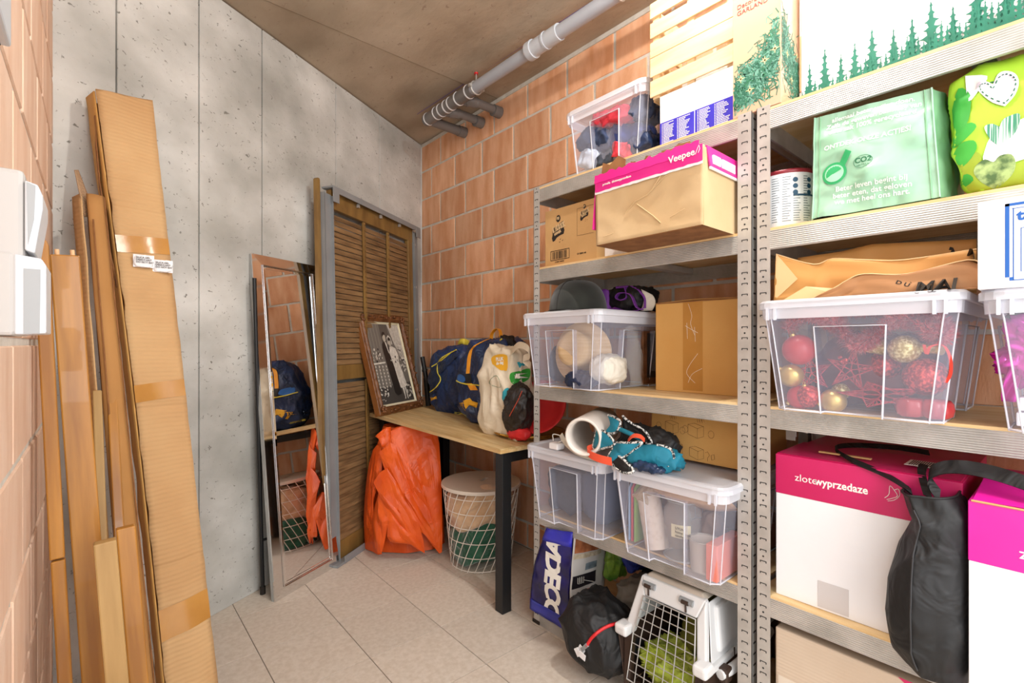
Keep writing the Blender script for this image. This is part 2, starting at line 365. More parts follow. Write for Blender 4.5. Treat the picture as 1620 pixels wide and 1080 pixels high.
# ---------------------------------------------------------------- the room
XR, XL, H = 1.861, -.10, 2.641
TH = R(28.8); WD = Vector((math.cos(TH), math.sin(TH), 0)); WN = Vector((-math.sin(TH), math.cos(TH), 0)); WC = Vector((1.861, 3.211, 0))
def wp(s, d=0, z=0): return WC + WD*s - WN*d + Vector((0,0,z))    # s along the concrete wall from the corner (negative = left), d in front of it
fl = struct(obj('floor', MB().box((-.1,-1.2,-.05), (2.0,3.5,-.003)), grout_m))
src = None; P_ = .3035
ti = []
for i in range(-1, 7):
    for j in range(-7, 8):
        x0 = .1625+P_*(i-0)-.0005; y0 = 1.3945+.305*(j-1)
        x1, y1 = x0+P_, y0+.305
        x0c, x1c = max(x0, XL), min(x1, XR)
        if x1c-x0c < .02 or y0 > 3.2 or y1 < -1.1: continue
        if y0 > 2.1+.55*(x1c+.1)+.02: continue
        full = (x1c-x0c) > P_-.001
        if full and src: share(src, 'tile', fl, ((x0+x1)/2, (y0+y1)/2, 0))
        else:
            hw = (x1c-x0c)/2-.0015
            o = obj('tile', MB().box((-hw,-.1510,-.006), (hw,.1510,0)), tile_m, fl, local=True, bevel=.0006, seg=1, loc=((x0c+x1c)/2, (y0+y1)/2, 0))
            if full: src = o
# brick walls
def brick_wall(name, x, side, rows_z, ya, yb, phase, m, xback):
    wl = struct(obj(name, MB().box((x+side*.0035, ya, 0), (xback, yb, H)), mortar_m))
    cache = {}
    PT = .3045; PZ = .2085
    z = rows_z; 
    while z > 0: z -= PZ
    k = round((rows_z-z)/PZ)
    while z < H:
        off = phase[k % 2]; y = off
        while y > ya: y -= PT
        while y < yb:
            a, b = max(y, ya), min(y+PT, yb); c, d = max(z, 0), min(z+PZ, H-.012)
            if b-a > .03 and d-c > .03:
                key = (round(b-a, 3), round(d-c, 3))
                h1, h2 = (b-a)/2-.0073, (d-c)/2-.0068
                L = (x+side*.012, (a+b)/2+rnd.uniform(-.001,.001), (c+d)/2+rnd.uniform(-.001,.001))
                tw = (rnd.uniform(-.004,.004), 0, rnd.uniform(-.004,.004))
                if key in cache: share(cache[key], 'brick', wl, L, tw)
                else: cache[key] = obj('brick', MB().box((-.012,-h1,-h2), (.012,h1,h2)), m, wl, local=True, bevel=.0025, seg=1, loc=L, rot=tw)
            y += PT
        z += PZ; k -= 1
    return wl
brick_wall('wall_right', XR, 1, 2.436, -.75, 3.215, (2.0385, 2.16), brick_m, XR+.10)
brick_wall('wall_left', XL, -1, .947, .25, 2.132, (1.121, 1.267), brick_pale, XL-.10)
# the concrete wall, cast in boards (panels)
cw = struct(obj('wall_back', MB().hexa([wp(-2.3,-.012), wp(.05,-.012), wp(.05,-.14), wp(-2.3,-.14), wp(-2.3,-.012,H), wp(.05,-.012,H), wp(.05,-.14,H), wp(-2.3,-.14,H)]), wall_conc))
seams = [0.0, -.518, -.93, -1.435, -1.748, -2.055, -2.29]
for a, b in zip(seams[:-1], seams[1:]):
    g = .0028; d0 = rnd.uniform(-.0008, .0008)
    obj('cast_panel', MB().hexa([wp(b+g,-.02), wp(a-g,-.02), wp(a-g,d0), wp(b+g,d0), wp(b+g,-.02,H), wp(a-g,-.02,H), wp(a-g,d0,H), wp(b+g,d0,H)]), wall_conc, cw, bevel=.002, seg=1)
# ceiling of two cast slabs with a butt joint
ce = struct(obj('ceiling', MB().box((-.2,-.4,H+.05), (XR+.1,3.35,H+.12)), ceil_conc))
obj('slab', MB().box((-.2,-.4,H), (XR+.1,2.300,H+.06)), ceil_conc, ce, bevel=.004)
obj('slab', MB().box((-.2,2.309,H+.006), (XR+.1,3.35,H+.06)), ceil_conc, ce, bevel=.004)
struct(obj('trim_1', MB().tube([(1.590,2.80,H+.003), (1.648,1.2,H-.001)], .0014, 4), mat('violet_chalk', '5B4AA8', rough=.9)))
struct(obj('trim_2', MB().box((XR-.006,-.5,H-.022), (XR+.01,3.2,H)), mortar_m))
# ceiling light the room is lit by (above the frame)
lt = thing('ceiling_lamp', 'small round opal ceiling lamp, just above the picture', 'lamp', (1.12,.55,H))
obj('lamp_base', MB().lathe([(.055,H-.045),(.075,H-.03),(.075,H)], (1.12,.55,0), 32), plastic_grey, lt)
obj('lamp_shade', MB().lathe([(0,H-.078),(.024,H-.076),(.033,H-.068),(.035,H-.045)], (1.12,.55,0), 32), mat('lamp_diffuser', 'FFFFFF', rough=.4, emis=('FFFAF3', 860)), lt)

# ---------------------------------------------------------------- racks
def rack(label, yn, yf, zs, group, wn=.040, wf=.034):
    t = thing('storage_rack', label, 'shelf rack', (1.387, yn, 0), group=group)
    X0, X1, HT = 1.387, 1.845, 1.80
    # uprights: angle sections with slotted holes
    for x, sx in ((X0, 1), (X1, -1)):
        for y, sy in ((yn, 1), (yf, -1)):
            fw_ = wn if sy > 0 else wf; mb = MB(); mb.box((x, y, .0), (x+sx*.0016, y+sy*fw_, HT)); mb.box((x, y, 0), (x+sx*.034, y+sy*.0016, HT))
            u = obj('upright', mb, galv, t)
            if x == X0:
                hb = MB()
                k = 0; z = .04
                while z < HT-.02:
                    yy = y+sy*fw_/2
                    hb.box((x-.0005, yy-.0075, z), (x+.0002, yy+.0075, z+.0022))
                    for q in (-1, 1): hb.box((x-.0005, yy+q*.0075-.0012, z-.0035), (x+.0002, yy+q*.0075+.0012, z+.002))
                    if k % 5 == 2: hb.lathe([(.0026,0),(.0026,.0006)], (x-.0006, yy, z+.014), 8, M=Matrix.Rotation(R(90),3,'Y'))
                    if sy*1 > 0: # holes on the face turned to the camera
                        xx = x+sx*.016
                        hb.box((xx-.0075, y-.0005, z), (xx+.0075, y+.0002, z+.005))
                    z += .0305; k += 1
                obj('slot', hb, galv_dark, u)['kind'] = 'stuff'
                obj('foot', MB().box((x-.004, y-.004 if sy>0 else y-.036, 0), (x+.036, y+.036 if sy>0 else y+.004, .014)), black_ink, t, bevel=.002)
    for z in zs:
        # front and back beams: folded profile, ribbed face
        mb = MB(); a, b = yn+.0345 if False else yn+.03, yf-.03
        prof = [(0,-.004),(-.0015,-.004),(-.0015,-.052),(0,-.052)]
        bf = obj('beam', MB().box((X0-.0012+.0015, a, z-.056), (X0+.010, b, z-.004)), galv_rib, t, bevel=.0015)
        obj('beam', MB().box((X1-.012, a, z-.056), (X1, b, z-.004)), galv_rib, t, bevel=.0015)
        m2 = MB().box((X0+.0008, (a+b)/2-.005, z-.040), (X0+.0016, (a+b)/2+.005, z-.020)); 
        obj('locking_tab', m2, galv, bf)
        for y in (yn+.004, yf-.010): obj('side_beam', MB().box((X0+.02, y, z-.056), (X1-.02, y+.006, z-.004)), galv, t)
        obj('cross_tie', MB().box((X0+.01, (a+b)/2-.02, z-.030), (X1-.012, (a+b)/2+.02, z-.007)), galv, t)
        obj('shelf_board', MB().box((X0+.002, yn+.003, z-.004), (X1-.002, yf-.003, z+.003)), ply, t)
    return t
rack('galvanised boltless rack in the middle of the photo, left of the paired perforated posts', .594, 1.480, (.045,.469,.982,1.463,1.792), 'galvanised shelf racks along the brick wall')
rack('galvanised boltless rack at the right edge, holding the red and gold decorations', -.310, .582, (.045,.469,.980,1.463,1.790), 'galvanised shelf racks along the brick wall', .034, .036)

# ---------------------------------------------------------------- drain pipe
t = thing('drain_pipe', 'grey plastic drain pipe hanging under the ceiling along the brick wall', 'pipe', (1.60,2.6,2.575))
PX, PZ_ = 1.580, 2.553
def pp(y): return (PX+(2.6-y)*.0, y, PZ_)
obj('main_pipe', MB().tube([(PX,2.20,PZ_),(PX+.01,.55,PZ_-.005)], .030, 24), pipe_lt, t)
obj('manifold', MB().tube([(PX,2.665,PZ_),(PX,2.17,PZ_)], .036, 24), pipe_dk, t)
for y in (2.64, 2.54, 2.49, 2.43, 2.385, 2.31, 2.21): obj('sealing_ring', MB().tube([(PX,y-.004,PZ_),(PX,y+.004,PZ_)], .0385, 24), gasket, t)
so = MB(); so.tube([(PX+.004,1.70,PZ_),(PX+.005,1.52,PZ_)], .037, 24); so.tube([(PX+.004,1.72,PZ_),(PX+.004,1.685,PZ_)], .043, 24); so.tube([(PX+.004,1.61,PZ_),(PX+.004,1.60,PZ_)], .040, 24)
obj('socket', so, mat('pale_grey_socket', 'C4C9D0', rough=.35), t)
obj('branch_pipe', MB().tube(smooth_pts([(PX,2.645,PZ_),(PX+.05,2.645,PZ_-.003),(1.80,2.645,PZ_-.006),(1.855,2.648,PZ_-.006)],4), .030, 16), pipe_dk, t)
for yb in (2.46, 2.28):
    obj('branch_pipe', MB().tube(smooth_pts([(PX,yb+.04,PZ_),(PX+.045,yb+.03,PZ_),(PX+.08,yb,PZ_),(1.80,yb,PZ_),(1.855,yb,PZ_)],5), .025, 16), pipe_dk, t)
    obj('elbow', MB().tube([(PX+.05,yb+.024,PZ_),(PX+.11,yb-.001,PZ_)], .029, 16), pipe_dk, t)
for yb in (2.645, 2.46, 2.28): obj('wall_sleeve', MB().tube([(1.805,yb,PZ_-.005),(1.859,yb,PZ_-.005)], .034, 16), pipe_dk, t)
for y in (2.15, 1.19):
    cm = MB(); cm.tube([(PX+.005+.035*math.cos(a),y,PZ_+.035*math.sin(a)) for a in [k*math.pi/8 for k in range(16)]], .005, 6, closed=True)
    cm.tube([(PX+.005,y,PZ_+.035),(PX+.005,y,H)], .004, 8); cm.box((PX-.045,y-.01,PZ_-.007),(PX-.028,y+.01,PZ_+.007)); cm.box((PX+.038,y-.01,PZ_-.007),(PX+.055,y+.01,PZ_+.007))
    obj('pipe_clamp', cm, galv, t)
    if y > 2: obj('clamp_cap', MB().tube([(PX+.005,y,H-.014),(PX+.005,y,H-.006)], .011, 10), red_cl, t)

# ---------------------------------------------------------------- switches on the left wall
t = thing('wall_socket_unit', 'grey plastic double socket unit with hinged covers on the left brick wall', 'socket', (XL+.001,.64,1.15))
y0, y1 = .61, .675
obj('housing', MB().box((XL,y0,1.158), (-.047,y1,1.305)), plastic_grey, t, bevel=.004)
obj('housing_base', MB().box((XL,y0-.001,1.158), (-.0535,y1+.004,1.232)), plastic_grey, t, bevel=.003)
UP = [(-.047,1.296),(-.0385,1.2935),(-.0352,1.284),(-.0352,1.272),(-.0405,1.2315),(-.047,1.234)]
LO = [(-.0535,1.230),(-.0362,1.2275),(-.0330,1.2215),(-.0330,1.160),(-.0475,1.159),(-.0535,1.159)]
for pr_, gr in ((UP,[(-.0455,1.2945),(-.0398,1.292),(-.0408,1.262),(-.0448,1.238)]),(LO,[(-.0475,1.2175),(-.0366,1.2175),(-.0372,1.160),(-.0475,1.160)])):
    cv = obj('hinged_cover', MB().prism([(x,y0-.001,z) for x,z in pr_], (0,y1-y0,0)), plastic_edge, t, bevel=.0014)
    obj('cover_side', MB().prism([(x,y0-.0018,z) for x,z in gr], (0,.001,0)), plastic_cover, cv)
sb = tag(obj('junction_box', MB().box((XL,.50,1.479), (-.070,.774,1.60)), plastic_edge, None, bevel=.003), 'small grey junction box high on the left brick wall, cut by the photo edge', 'junction box')
obj('box_base', MB().box((XL,.50,1.4785), (-.078,.772,1.4795)), galv_dark, sb)

# ---------------------------------------------------------------- bed boards leaning on the left wall
def lean_board(name, label, top, bot, wd, th, m, top_round=0, group='stained bed boards leaning on the left wall', yaw=0):
    """top / bot: centre of the ends of the board; wd = width across the view (x), th = thickness in y"""
    top, bot = Vector(top), Vector(bot); d = (top-bot); L = d.length; d.normalize()
    xa = Vector((1,0,0)); xa = (xa-d*xa.dot(d)).normalized(); xa = Matrix.Rotation(yaw, 3, d) @ xa; ya = d.cross(xa).normalized()
    Mm = Matrix((( xa.x, ya.x, d.x),(xa.y, ya.y, d.y),(xa.z, ya.z, d.z)))
    poly = [(-wd/2,0),(wd/2,0),(wd/2,L-top_round)]
    if top_round: poly += [(wd/2-top_round*(1-math.cos(a)), L-top_round+top_round*math.sin(a)) for a in (R(30),R(60))]+[(wd/2-top_round, L)]
    else: poly += []
    if not top_round: poly = [(-wd/2,0),(wd/2,0),(wd/2,L)]
    poly += [(-wd/2,L)]
    mb = MB().prism([(x,-th/2,z) for x,z in poly], (0,th,0))
    o = obj(name, mb, m, None, local=True, bevel=.003)
    o.matrix_world = Matrix.Translation(bot) @ Mm.to_4x4(); WM[o] = o.matrix_world.copy()
    tag(o, label, 'board', group); return o
lean_board('bed_board', 'narrow honey-stained board with rounded top, between the sockets and the dowelled board', (-.0865,1.44,1.378), (-.0585,1.395,.703), .024, .022, wood_or, .018)
o = lean_board('bed_rail', 'tall honey-stained board with two pale dowels in its top end', (-.0505,1.50,1.352), (.027,1.42,.003), .051, .024, wood_or)
for dx in (-.013, .013): obj('dowel', MB().tube([(dx,0,1.35),(dx,0,1.367)], .0042, 10), dowel, o, local=True)
lean_board('bed_board', 'short honey-stained board against the brick wall, under the round-topped board', (-.0575,1.393,.700), (-.026,1.345,.002), .023, .022, wood_or)
lean_board('wood_post', 'short greyish-brown post, front one of the pair beside the dowelled board', (.016,1.27,.758), (.066,1.22,.003), .036, .030, wood_pl)
lean_board('wood_post', 'short honey-stained post, behind the greyish-brown one', (.052,1.36,.752), (.100,1.28,.003), .034, .030, wood_or)
lean_board('slat_board', 'thin stained slat slanting up behind the short posts, the left one', (.006,1.78,1.02), (.024,1.42,.30), .020, .02, wood_pl)
lean_board('slat_board', 'thin stained slat slanting up behind the short posts, the right one', (.036,1.80,1.06), (.062,1.46,.28), .022, .02, wood_or)

# ---------------------------------------------------------------- flattened cardboard
def sheetbox(mb, tl, tr, bl, br, n, mi=0):
    n = Vector(n); mb.hexa([Vector(bl), Vector(br), Vector(br)+n, Vector(bl)+n, Vector(tl), Vector(tr), Vector(tr)+n, Vector(tl)+n], mi)
t = thing('flattened_carton', 'tall flattened brown cardboard carton leaning on the concrete wall', 'cardboard', (.15,1.6,0))
def cf(u, z):   # front face of the tall carton: u 0..1 across, z height
    k = 1-z/2.0
    l = Vector((.001+.166*k+.030*math.sin(k*3.1)*.3, 2.08-.42*k, z)); r = Vector((.155+.140*k, 2.115-.42*k, z))
    return l+(r-l)*u+Vector((0, .004*math.sin(u*6+z*5)+.003*noise.noise(Vector((u*2,z*3,0))), 0))
front = MB()
def cfr(i, j):
    zt = 1.976+.028*i; z = zt*j
    e = .004*noise.noise(Vector((0,z*16,3))) if i < .02 else (.002*noise.noise(Vector((0,z*16,5))) if i > .98 else 0)
    p = cf(i, z); crease = 0
    for zc in (1.70, 1.605, .955, .49): crease += .006*math.exp(-((z-zc)/.008)**2)
    return p+Vector((e, crease, 0))
front.grid(cfr, 9, 260); 
obj('front_panel', front, card, t, solid=.005)
side = MB(); side.grid(lambda i,j: cf(0, 1.97*j)+Vector((-.004-.020*i*(1 if j>.8 else .6)+.004*noise.noise(Vector((i,j*20,0)))*i, .004+.075*i, 0)), 4, 90)
obj('side_panel', side, card_or, t, solid=.004)
back = MB(); back.grid(lambda i,j: cf(i*.98, 1.95*j)+Vector((0,.055,0)), 4, 30); obj('back_panel', back, card_dk, t, solid=.004)
fl_ = MB(); fl_.grid(lambda i,j: cf(0, 1.33+.56*j)+Vector((-.010-.010*math.sin(j*math.pi)+.004*noise.noise(Vector((i,j*9,4))), .012+.05*i, 0)), 4, 40); obj('torn_flap', fl_, card_dk, t, solid=.003)
for zc, hh in ((1.468,.055), (1.00,.052), (.335,.085)):
    tp = MB(); tp.grid(lambda i,j: cf(i, zc+hh*(j-.5)+.012*i)+Vector((0,-.0045,0)), 8, 4); obj('tape_strip', tp, tape, t)
for i, u in enumerate((.44,.80)):
    pk = thing('desiccant_sachet', ('white printed desiccant sachet, the left of two on the carton tape','white printed desiccant sachet, the right of two on the carton tape')[i], 'sachet', cf(u,1.41)+Vector((0,-.012,0)), group='desiccant sachets stuck on the carton')
    c = cf(u+.02, 1.418-.010*i)+Vector((0,-.014,0))
    mb = MB().soft(c, (.025+.0*i,.006,.019), 5, 8, .0018, 60, i); mb.box(c-Vector((.027,.001,.020)), c+Vector((.027,.001,.020)))
    obj('paper_bag', mb, white_card, pk)
    tx = text_mb('SILICA GEL\nDESICCANT\nDO NOT EAT', .0075, MX(c+Vector((-.020,-.0082,.008)), face=FY), None, 0, .0001); obj('lettering', tx, black_ink, pk)
t = thing('flattened_carton', 'narrow folded brown carton between the boards and the tall carton', 'cardboard', (.09,1.5,0))
def nb(p): return Vector(p)
L0, L1 = Vector((.078,1.50,.003)), Vector((-.018,1.93,1.600)); R0, R1 = Vector((.135,1.50,.003)), Vector((.020,1.945,1.602))
mb = MB(); mb.grid(lambda i,j: (L0+(L1-L0)*j)*(1-i)+(R0+(R1-R0)*j)*i+Vector((.002*noise.noise(Vector((i*2,j*8,0))),-.010*math.sin(i*math.pi),0)), 7, 60)
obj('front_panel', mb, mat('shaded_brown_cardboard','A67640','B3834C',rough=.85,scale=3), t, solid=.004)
mb = MB(); mb.grid(lambda i,j: L0+(L1-L0)*j+Vector((-.012-.020*i+.003*noise.noise(Vector((i,j*12,3))), .004+.07*i, 0)), 4, 40); obj('side_panel', mb, card, t, solid=.004)
mb = MB(); mb.grid(lambda i,j: (L0+(L1-L0)*j)*(1-i)+(R0+(R1-R0)*j)*i+Vector((0,.05,-.02)), 3, 20); obj('back_panel', mb, card_dk, t, solid=.004)
mb = MB(); mb.grid(lambda i,j: R0+(R1-R0)*j+Vector((.003,.002+.05*i,0)), 3, 30); obj('side_panel', mb, card_dk, t, solid=.004)
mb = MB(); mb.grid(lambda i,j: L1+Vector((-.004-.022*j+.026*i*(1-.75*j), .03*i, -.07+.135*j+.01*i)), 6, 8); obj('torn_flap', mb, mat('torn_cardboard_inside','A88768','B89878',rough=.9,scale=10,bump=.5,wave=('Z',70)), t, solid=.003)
mb = MB(); mb.grid(lambda i,j: (L0+(L1-L0)*(.05+.9*j))+Vector((.013-.004+.004*i,-.012,0)), 2, 30); obj('slit', mb, card_dk, t, solid=.001)

# ---------------------------------------------------------------- mirror
t = thing('standing_mirror', 'tall standing mirror with mirrored frame leaning against the concrete wall', 'mirror', (.616,2.334,.0), (R(-5.25),0,R(27.5)))
W_, L_ = .405, 1.575; fw = .048
obj('back_board', MB().box((0,.012,0), (W_,.030,L_)), mirror_edge, t, local=True, bevel=.001)
obj('mirror_pane', MB().box((fw,.004,fw), (W_-fw,.012,L_-fw)), chrome, t, local=True)
def strip(a, b, c, d, lift=.010): # outer a,b inner c,d (x,z)
    vs = [(a[0],.006,a[1]),(b[0],.006,b[1]),(d[0],.0015,d[1]),(c[0],.0015,c[1])]; vs += [(x,.014,z) for x,y,z in vs]
    return MB().hexa([vs[0],vs[1],vs[2],vs[3],vs[4],vs[5],vs[6],vs[7]])
O = [(0,0),(W_,0),(W_,L_),(0,L_)]; I = [(fw,fw),(W_-fw,fw),(W_-fw,L_-fw),(fw,L_-fw)]
for k in range(4): obj('frame_strip', strip(O[k],O[(k+1)%4],I[k],I[(k+1)%4]), chrome_bev, t, local=True)
Bv = [(fw+.016,fw+.016),(W_-fw-.016,fw+.016),(W_-fw-.016,L_-fw-.016),(fw+.016,L_-fw-.016)]
for k in range(4):
    a,b,c,d = I[k],I[(k+1)%4],Bv[k],Bv[(k+1)%4]
    vs = [(a[0],.0038,a[1]),(b[0],.0038,b[1]),(d[0],.0012,d[1]),(c[0],.0012,c[1])]; vs += [(x,.0045,z) for x,y,z in vs]
    obj('bevel_strip', MB().hexa(vs), chrome, t, local=True)
    obj('bead', MB().tube([(a[0],-.003,a[1]),(b[0],-.003,b[1])], .0022, 6), chrome_bev, t, local=True)
leg = MB(); T_ = WM[t].inverted()
q = lambda p: T_ @ Vector(p)
leg.tube([q((.548,2.425,1.45)), q((.590,2.455,.03))], .0085, 8); leg.tube([q((.590,2.455,.25)), q((.66,2.46,.25))], .006, 8)
obj('rear_leg', leg, black_metal, t, local=True); obj('rubber_foot', MB().tube([q((.590,2.455,.035)), q((.5903,2.4552,.001))], .012, 10), black_ink, t, local=True)

# ---------------------------------------------------------------- louvred shutter in steel frame
SH = thing('louvred_shutter', 'weathered wooden louvred shutter in a grey steel frame, leaning in the corner', 'shutter', (.93,2.511,.0), (R(-1.3),0,R(33.0)))
W2, H2 = 1.02, 1.985
P = lambda n, a, b, m, **k: obj(n, MB().box(a, b), m, SH, local=True, **k)
P('steel_post', (0,.0,0), (.052,.004,H2-.045), gsteel, bevel=.001); P('steel_post_return', (.052,-.012,0), (.056,.034,H2-.05), gsteel)
P('steel_post_flange', (0,.0,0), (.004,.045,H2-.04), gsteel)
P('steel_top_rail', (.035,-.026,H2-.010), (W2,.045,H2), gsteel, bevel=.001); P('steel_top_lip', (.035,-.026,H2-.032), (W2,-.022,H2-.008), gsteel)
P('corner_bracket', (.035,-.028,H2-.085), (.085,-.0225,H2-.008), gsteel, bevel=.001)
P('corner_bracket', (W2-.06,-.028,H2-.075), (W2,-.0225,H2-.008), gsteel, bevel=.001)
P('steel_post', (W2-.062,.0,0), (W2,.004,H2-.035), gsteel, bevel=.001); P('steel_post_flange', (W2-.062,-.012,0), (W2-.058,.034,H2-.05), gsteel)
P('steel_bottom_rail', (.0,-.035,0), (W2,.045,.012), gsteel, bevel=.001); P('steel_bottom_lip', (.06,-.037,0), (W2,-.033,.038), gsteel)
P('top_rail', (.056,.004,H2-.112), (W2-.062,.034,H2-.012), wood_rail, bevel=.003)
P('stile', (W2-.128,.002,.04), (W2-.068,.034,H2-.09), wood_rail, bevel=.006); P('stile', (.050,.006,.012), (.070,.034,H2-.09), wood_rail, bevel=.003)
P('bottom_rail', (.070,.004,.012), (W2-.128,.034,.105), wood_rail, bevel=.003)
P('middle_rail', (.070,.003,.960), (W2-.128,.034,1.040), wood_rail, bevel=.003)
src = None; x0, x1 = .070, W2-.128
zz = [.118+.0300*k for k in range(28)]+[1.055+.0300*k for k in range(27)]
for z in zz:
    if src is None:
        hw = (x1-x0)/2
        src = obj('louvre', MB().box((-hw,-.0022,-.0138), (hw,.0022,.0138)), wood_slat, SH, local=True, loc=((x0+x1)/2,.017,z), rot=(R(-13),0,0)); 
    else: share(src, 'louvre', SH, ((x0+x1)/2,.017+rnd.uniform(-.001,.001),z), (R(-13+rnd.uniform(-3,3)),0,rnd.uniform(-.002,.002)))
for x in (.352,.618):
    for za, zb in ((.115,.950),(1.045,H2-.118)):
        rd = obj('tilt_rod', MB().box((x-.011,-.004,za), (x+.011,.008,zb)), wood_rail, SH, local=True, bevel=.002)
        hb = MB(); z = za+.02
        while z < zb: hb.box((x-.002,-.0046,z), (x+.002,-.0035,z+.006)); z += .030
        obj('staple', hb, galv_dark, rd, local=True)['kind'] = 'stuff'
for z in (.35,.85,1.25,1.55,1.85): P('hinge_clip', (W2-.062,-.010,z), (W2-.040,.0,z+.015), galv, bevel=.002)
for x in (.28,.52,.75): P('rail_clip', (x,-.014,H2-.05), (x+.014,.0,H2-.030), galv)
s2 = obj('shutter_leaf', MB().prism([(-.026,.030,0),(-.003,.030,0),(-.003,.030,H2+.02),(-.007,.030,H2+.028),(-.020,.030,H2+.028),(-.026,.030,H2+.02)], (0,.025,0)), wood_rail, None, local=True, bevel=.002)
s2.matrix_world = WM[SH].copy() @ Matrix.Translation((.0,-.006,0)); tag(s2, 'stained wooden strip standing behind the left post of the shutter', 'wood strip')

# ---------------------------------------------------------------- table
t = thing('work_table', 'table with oak butcher-block top and black steel legs in the far corner', 'table', (1.55,2.2,0))
def zt(y): return .710+.0295*(y-1.587)
xf = lambda y: 1.296-.054*(y-1.587)/1.19
Y0, Y1 = 1.587, 2.775; th_ = .021
top = obj('tabletop', MB().hexa([(xf(Y0)+.002,Y0+.002,zt(Y0)-th_),(1.845,Y0+.002,zt(Y0)-th_),(1.845,Y1+.285,zt(Y1+.28)-th_),(xf(Y1)+.002,Y1-.002,zt(Y1)-th_),(xf(Y0)+.002,Y0+.002,zt(Y0)-.004),(1.845,Y0+.002,zt(Y0)-.004),(1.845,Y1+.285,zt(Y1+.28)-.004),(xf(Y1)+.002,Y1-.002,zt(Y1)-.004)]), wood_table, t)
n = 13
for k in range(n):  # staves of the top
    a, b = k/n, (k+1)/n; g = .0003
    X = lambda u, y: xf(y)+(1.847-xf(y))*u
    cuts = sorted([0, 1]+[rnd.uniform(.1,.9) for _ in range(2)])
    for c0, c1 in zip(cuts[:-1], cuts[1:]):
        if c1-c0 < .03: continue
        yA = Y0+(Y1-Y0)*c0+.0003; yB = Y0+(Y1-Y0)*c1-.0003; ext = .285 if c1 == 1 else 0
        yB0 = yB+ext*a; yB1 = yB+ext*b
        pts = [(X(a,yA)+g,yA),(X(b,yA)-g,yA),(X(b,yB)-g,yB1),(X(a,yB)+g,yB0)]
        obj('stave', MB().hexa([(x,y,zt(y)-.006) for x,y in pts]+[(x,y,zt(y)) for x,y in pts]), wood_table, top)
for x, y in ((1.318,1.600),(1.79,1.600),(1.30,2.69),(1.79,2.80)):
    obj('leg', MB().box((x,y,0), (x+.05,y+.05,zt(y)-th_-.001)), black_metal, t, bevel=.002)
obj('apron_rail', MB().box((1.36,1.61,zt(1.6)-.07), (1.80,1.64,zt(1.6)-.025)), black_metal, t)
obj('apron_rail', MB().box((1.80,1.65,zt(1.6)-.07), (1.83,2.80,zt(1.6)-.025)), black_metal, t)

# ---------------------------------------------------------------- framed wedding photograph
FR = thing('framed_photograph', 'black and white wedding photograph in a carved dark wooden frame, on the table', 'picture', (1.222,2.602,zt(2.6)+.001), (R(-15.5),0,R(27.6)))
FW, FH, fb = .452, .612, .045
rc = random.Random(3)
for k, (a, b) in enumerate((((0,0),(FW,0)),((FW,0),(FW,FH)),((FW,FH),(0,FH)),((0,FH),(0,0)))):
    a, b = Vector((a[0],0,a[1])), Vector((b[0],0,b[1])); d = (b-a).normalized(); inn = Vector((-d.z,0,d.x)); L = (b-a).length
    mb = MB(); nseg = 60
    def fr(i, j, a=a, d=d, inn=inn, L=L):
        w0 = fb*i; s = w0+(L-2*w0)*j; e = (.004 if k != 3 else 0)*math.sin(j*math.pi*7)*(1-i)
        h = -.030*math.sin(math.pi*min(1,i*1.15)*.5+.35)*(1 if i < .8 else .7)-.004*math.sin(i*12)*(1+.5*math.sin(s*120))
        return a+d*s+inn*(w0-abs(e))+Vector((0,h,0))
    mb.grid(fr, 9, nseg)
    obj('frame_moulding', mb, frame_brown, FR, local=True)
    mb2 = MB(); q_ = [a, b]; mb2.box((min(a.x,b.x)-.001,-.012,min(a.z,b.z)-.001) if False else (min(a.x,b.x)-(.0 if d.x else .002), -.02, min(a.z,b.z)), (max(a.x,b.x)+.002, .012, max(a.z,b.z)+.002)); obj('frame_side', mb2, frame_side, FR, local=True)
    ia, ib = a+d*fb+inn*fb, b-d*fb+inn*fb
    mb3 = MB(); mb3.hexa([ia+Vector((0,-.012,0)), ib+Vector((0,-.012,0)), ib-d*.014+inn*.014+Vector((0,-.004,0)), ia+d*.014+inn*.014+Vector((0,-.004,0)), ia+Vector((0,0,0)), ib, ib-d*.014+inn*.014, ia+d*.014+inn*.014]); obj('ivory_slip', mb3, ivory, FR, local=True)
    # carved leaves and scrolls on the moulding
    if k in (0, 1, 2):
        cv = MB()
        m_ = 15 if k == 1 else 11
        for c in range(m_):
            s = L*(c+.5)/m_; r = .007+.006*rc.random(); cc = a+d*s+inn*(.018+.006*math.sin(c*2.1))+Vector((0,-.031,0))
            cv.lathe([(0,-r*.5),(r*.8,-r*.3),(r,0),(r*.7,r*.4),(0,r*.5)], cc, 8, M=Matrix.Rotation(R(90),3,'X') @ Matrix.Diagonal((1.3,.8,1)))
        obj('carving', cv, frame_brown, FR, local=True)
for cx_, cz_ in ((FW-.03,FH-.03),(FW-.03,.03),(.03,FH-.03),(.03,.03)):
    mb = MB()
    for a in range(6): mb.lathe([(0,0),(.010,.003),(.008,.010),(0,.013)], (cx_+.014*math.cos(a), -.030, cz_+.014*math.sin(a)), 8, M=Matrix.Rotation(R(90),3,'X'))
    obj('corner_ornament', mb, frame_brown, FR, local=True)
